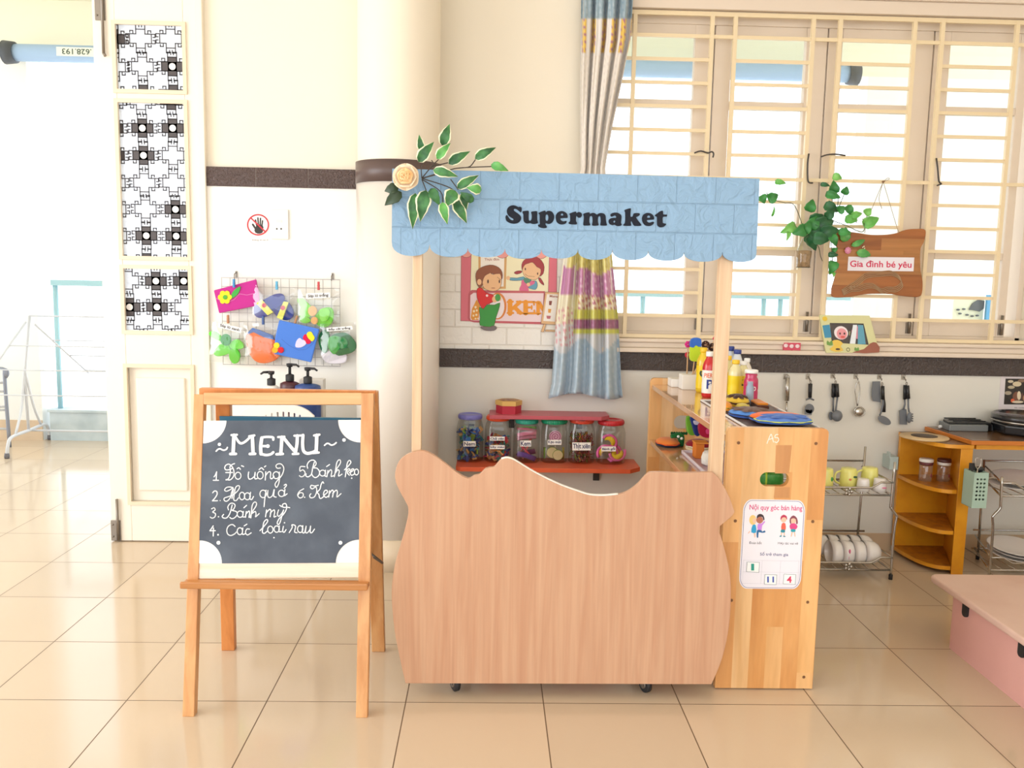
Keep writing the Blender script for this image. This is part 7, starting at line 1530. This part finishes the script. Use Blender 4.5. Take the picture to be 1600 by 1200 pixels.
b = MB(); b.prism([zv(778, 705, HYs-.0005), zv(1292, 712, HYs-.0005), zv(1286, 820, HYs-.0005), zv(770, 815, HYs-.0005)], (0, -.001, 0)); lb2 = b.build('name_label', mat('lilac_white_paper', '#e9e4ec', .4), ws_)
b = MB(); a = zv(790, 800, HYs-.002); put_text(b, 'Gia đình bé yêu', a, zv(1270, 808, HYs-.002)-a, zv(792, 732, HYs-.002)-a, .016); b.build('lettering', flat('#cf2a55'), lb2)
b = MB()
for off in (-18, -6, 6, 18):
    pts = [(730, 985), (790, 940), (850, 910), (910, 860), (970, 840), (1050, 838), (1120, 840), (1180, 870), (1195, 920), (1150, 965), (1090, 960), (1040, 970), (980, 940), (920, 935), (860, 950), (800, 960), (735, 992)]
    b.tube(catmull([zv(x+off*.35, y+off+5*math.sin(k*1.9), HYs-.0025) for k, (x, y) in enumerate(pts)], 4), .0017, 5)
b.build('twisted_cords', flat('#b0906c', .8), ws_)
kn = zv(1050, 120); b = MB(); b.tube([kn, zv(920, 430), zv(905, 520)], .0011, 5); b.tube([kn, zv(1160, 485), zv(1175, 520)], .0011, 5); b.tube(catmull([kn, zv(1030, 190), zv(1018, 260), zv(1040, 330)], 4), .0011, 5); b.tube(catmull([kn, zv(1085, 92), zv(1098, 100), kn], 4), .0011, 5); b.ball(kn, .006, .006, .005, 8)
b.tube([zv(1040, 118, GY-.008), zv(1052, 112, GY+.009), zv(1062, 118, GY-.008)], .0011, 5); b.build('string', flat('#8a6a4c', .8), ws_)
# flower and leaves stuck on the plaque
cr_ = thing('craft_flower', 'pink craft flower with green paper leaves stuck on the wooden plaque', 'craft flower', zv(775, 660, HYs-.004))
for k in range(8):
    aa = 2*PI*k/8; c = zv(775, 657, HYs-.010); b = MB(); b.ball(c+Vector((math.cos(aa)*.0095, 0, math.sin(aa)*.0095)), .006, .003, .006, 8); b.build('petal', felt('#e08fb0'), cr_)
b = MB(); b.ball(zv(775, 657, HYs-.012), .009, .005, .009, 10); b.build('flower_centre', felt('#e89fbc'), cr_)
for a, c, w in (((735, 590), (765, 470), 45), ((800, 620), (920, 570), 26), ((840, 670), (965, 695), 36)): leaf('leaf', zv(*a, HYs-.005), zv(*c, HYs-.008), w/5*WY/CF, cr_, M_lg2, False)
b = MB()
for x, y in ((890, 632), (905, 640), (900, 625)): b.ball(zv(x, y, HYs-.006), .003, .003, .003, 6)
b.build('stamens', flat('#f0ead0'), cr_)
# hanging pothos in a cut bottle
PYp = WY-.085
pz_ = lambda x, y, d=0.0: P(1170+x/5, 260+y/5, PYp+d)
pt = thing('hanging_plant', 'trailing green plant in a clear cut bottle wired to the window grille', 'potted plant', pz_(425, 800))
c = pz_(425, 795); zt = pz_(425, 655).z; zn = pz_(425, 575).z
b = MB(); b.lathe([(.026, 0), (.029, .008), (.033, zt-c.z), (.030, zt-c.z+.006), (.014, zn-c.z), (.013, zn-c.z+.01)], c, 24, cap=False); b.build('bottle_pot', clear('clear_bottle', '#f6f8f6', gloss=.04), pt)
b = MB(); b.lathe([(.0255, .003), (.0283, .008), (.0322, zt-c.z-.002), (.001, zt-c.z)], c, 24); b.build('soil', mat('pale_soil', '#a8845a', .9, vary=(70, '#846642')), pt)
b = MB(); b.tube([c+Vector((.03*math.cos(a), .03*math.sin(a), .004)) for a in [2*PI*k/14 for k in range(14)]], .0012, 5, closed=True); b.tube([c+Vector((0, .031, .02)), c+Vector((0, .07, .03))], .0012, 5); b.build('wire_ring', M_dark, pt)
M_p1 = mat('pothos_green', '#2f7a3a', .38, vary=(22, '#3f9346')); M_p2 = mat('pothos_light', '#5fae4c', .38, vary=(22, '#86c866')); M_p3 = mat('pothos_dark', '#215a34', .4, vary=(22, '#2f7040'))
PLV = [((655, 78), (720, 92), 24, 2), ((655, 210), (665, 125), 34, 1), ((600, 215), (705, 240), 26, 1), ((735, 215), (765, 165), 26, 1), ((460, 350), (498, 270), 36, 1), ((590, 300), (690, 345), 32, 3), ((600, 400), (660, 345), 30, 3), ((695, 350), (742, 318), 28, 1), ((760, 310), (805, 380), 26, 1), ((750, 410), (840, 420), 28, 2), ((800, 385), (875, 370), 22, 2), ((905, 370), (950, 335), 26, 2), ((890, 455), (1005, 410), 36, 2), ((365, 460), (270, 510), 34, 2), ((310, 510), (300, 570), 14, 2), ((440, 490), (360, 520), 40, 1),
       ((480, 440), (580, 390), 44, 3), ((520, 470), (650, 430), 50, 3), ((560, 520), (690, 500), 42, 3), ((500, 560), (620, 570), 40, 3), ((450, 540), (520, 640), 36, 3), ((470, 480), (540, 400), 40, 1), ((420, 520), (470, 440), 34, 1), ((640, 540), (680, 610), 28, 1), ((650, 660), (690, 640), 16, 1), ((620, 690), (690, 692), 18, 3), ((660, 740), (640, 830), 34, 1), ((655, 830), (662, 860), 12, 2), ((560, 440), (610, 480), 36, 1), ((480, 500), (580, 530), 40, 3), ((205, 120), (280, 130), 18, 2), ((90, 230), (120, 280), 30, 1), ((150, 260), (220, 225), 34, 1), ((180, 390), (200, 320), 8, 2), ((560, 140), (625, 150), 14, 3), ((700, 510), (790, 520), 24, 1)]
for k, (a, c_, w, sh_i) in enumerate(PLV): 
    dd = -.012*((k*5) % 4)
    leaf('leaf', pz_(*a, dd), pz_(a[0]+(c_[0]-a[0])*1.18, a[1]+(c_[1]-a[1])*1.18, dd-.008), w*1.3/5*WY/CF, pt, (M_p1, M_p2, M_p3)[sh_i-1], False, cup=.16, n=7, heart=True)
b = MB()
for path in ([(440, 570), (520, 500), (640, 430), (700, 440), (780, 470), (840, 500), (890, 510), (905, 470), (890, 410)], [(440, 570), (420, 470), (380, 350), (340, 290), (285, 285)], [(285, 285), (200, 265), (150, 240), (140, 200)], [(640, 430), (650, 300), (650, 220), (640, 160), (560, 140)], [(690, 350), (740, 230), (755, 190)], [(470, 580), (540, 620), (560, 700), (575, 740)], [(690, 345), (700, 250)], [(840, 440), (845, 400)], [(920, 400), (935, 360)], [(640, 560), (650, 700), (655, 760)]):
    b.tube(catmull([pz_(*p, -.004) for p in path], 4), .0017, 6)
b.build('vine_stem', flat('#5a5a3c', .6), pt)
# sill: photo frame and small red box
SZ = .966
FX0 = P(1287, 552, WY-.045)
fr_ = thing('photo_frame', 'pale green craft photo frame with dark print leaning on the window sill', 'photo frame', (P(1330, 552, WY-.04).x, WY-.03, .925))
zq_ = zoom(1200, 480, 4, WY-.055)
def lean(p): return p+Vector((0, (p.z-.93)*.18, 0))
def fq(x, y, o=0.0): v = lean(zq_(x, y)); v.y -= o; return v
ocr = [fq(338, 50), fq(652, 55), fq(697, 283), fq(362, 286)]; icr = [fq(398, 100), fq(612, 104), fq(634, 236), fq(402, 222)]
b = MB(); b.prism(ocr, (0, .012, 0), [icr[::-1]]); fb_ = b.build('frame_board', mat('pale_lime_card', '#d6d4a0', .6), fr_, bevel=.001)
b = MB(); b.prism([p+Vector((0, .004, 0)) for p in icr], (0, .003, 0)); ph_ = b.build('photo_print', mat('dark_glossy_photo', '#3a3336', .12, coat=.5), fr_)
def fblob(nm, col, pts, off, par, n=2): 
    b = MB(); b.prism([fq(v.x, v.y, off) for v in catmull([(x, y, 0) for x, y in pts], n, True)], (0, .0012, 0)); return b.build(nm, flat(col, .5), par)
fblob('printed_ears', '#eee2e4', oval(466, 162, 44, 42, 9), -.0022, ph_); fblob('printed_face', '#e79aa0', oval(470, 168, 32, 34), -.0014, ph_); fblob('printed_eye', '#3a2a2a', oval(458, 166, 5, 7), -.0006, ph_); fblob('printed_eye', '#3a2a2a', oval(486, 166, 5, 7), -.0006, ph_); fblob('printed_mouth', '#d8584c', oval(474, 187, 14, 6), -.0006, ph_)
fblob('printed_face', '#d88a9c', oval(570, 160, 38, 40, 9), -.0022, ph_); fblob('printed_stripe', '#e6ecf2', [(545, 112), (570, 112), (550, 230), (515, 228)], -.0014, ph_, 1); fblob('printed_stripe', '#5fa0b8', [(575, 112), (608, 114), (615, 232), (565, 232)], -.0018, ph_, 1)
fblob('blue_tag', '#3f8fb4', [(350, 116), (395, 110), (402, 190), (360, 193)], .0016, fb_, 1); fblob('yellow_cutout', '#e6c254', [(405, 212), (440, 205), (470, 225), (455, 245), (470, 270), (420, 278), (385, 262), (412, 240)], .0016, fb_); fblob('yellow_dot', '#e8c63c', oval(368, 74, 15, 15), .0016, fb_); fblob('brown_hill', '#9a5c48', [(525, 283), (600, 262), (640, 228), (680, 222), (694, 282)], .0016, fb_); fblob('green_tuft', '#6f9a4c', [(370, 235), (375, 208), (388, 222), (402, 206), (405, 238)], .0018, fb_); fblob('green_tuft', '#6f9a4c', [(540, 270), (545, 250), (555, 258), (566, 250), (568, 272)], .0018, fb_); fblob('dark_spots', '#4a3a30', oval(436, 262, 14, 6), .0028, fb_)
b = MB(); b.stroke([fq(x, y, .0016) for x, y in oval(500, 265, 10, 11, 10)+[(510, 265)]], .002, .0005, NY, 6); b.build('printed_letter', flat('#3a3a36'), fb_)
b = MB(); s0 = fq(520, 150, -.012); b.bar(s0, Vector((s0.x, WY-.012, .926)), .03, .003, (1, 0, 0)); b.build('stand_strut', flat('#b9b48a'), fr_)
rb = thing('small_gift_box', 'small red printed box standing on the window sill beside the photo frame', 'box', (P(1238, 552, WY-.03).x, WY-.034, .925))
q0_ = P(1224.5, 552, WY-.045); q1_ = P(1251.5, 536, WY-.045)
b = MB(); b.box(q0_.x, q1_.x, WY-.045, WY-.026, .9255, q1_.z); bx_ = b.build('box_body', mat('rose_red_card', '#d24a62', .4), rb, bevel=.001)
for k, (x, y, r) in enumerate(((1228, 540, 4), (1237, 541, 4), (1246, 541, 4), (1237, 549, 3))):
    c = P(x, y, WY-.0458); b = MB(); b.ball(c, r*.0026, .0008, r*.0022, 8); b.build('print', flat('#f0d8dc' if k < 3 else '#b02a44'), bx_)
# ------------------------------------------------------------------ tidy up
for o in sc.objects:
    if '_o' in o: del o['_o']
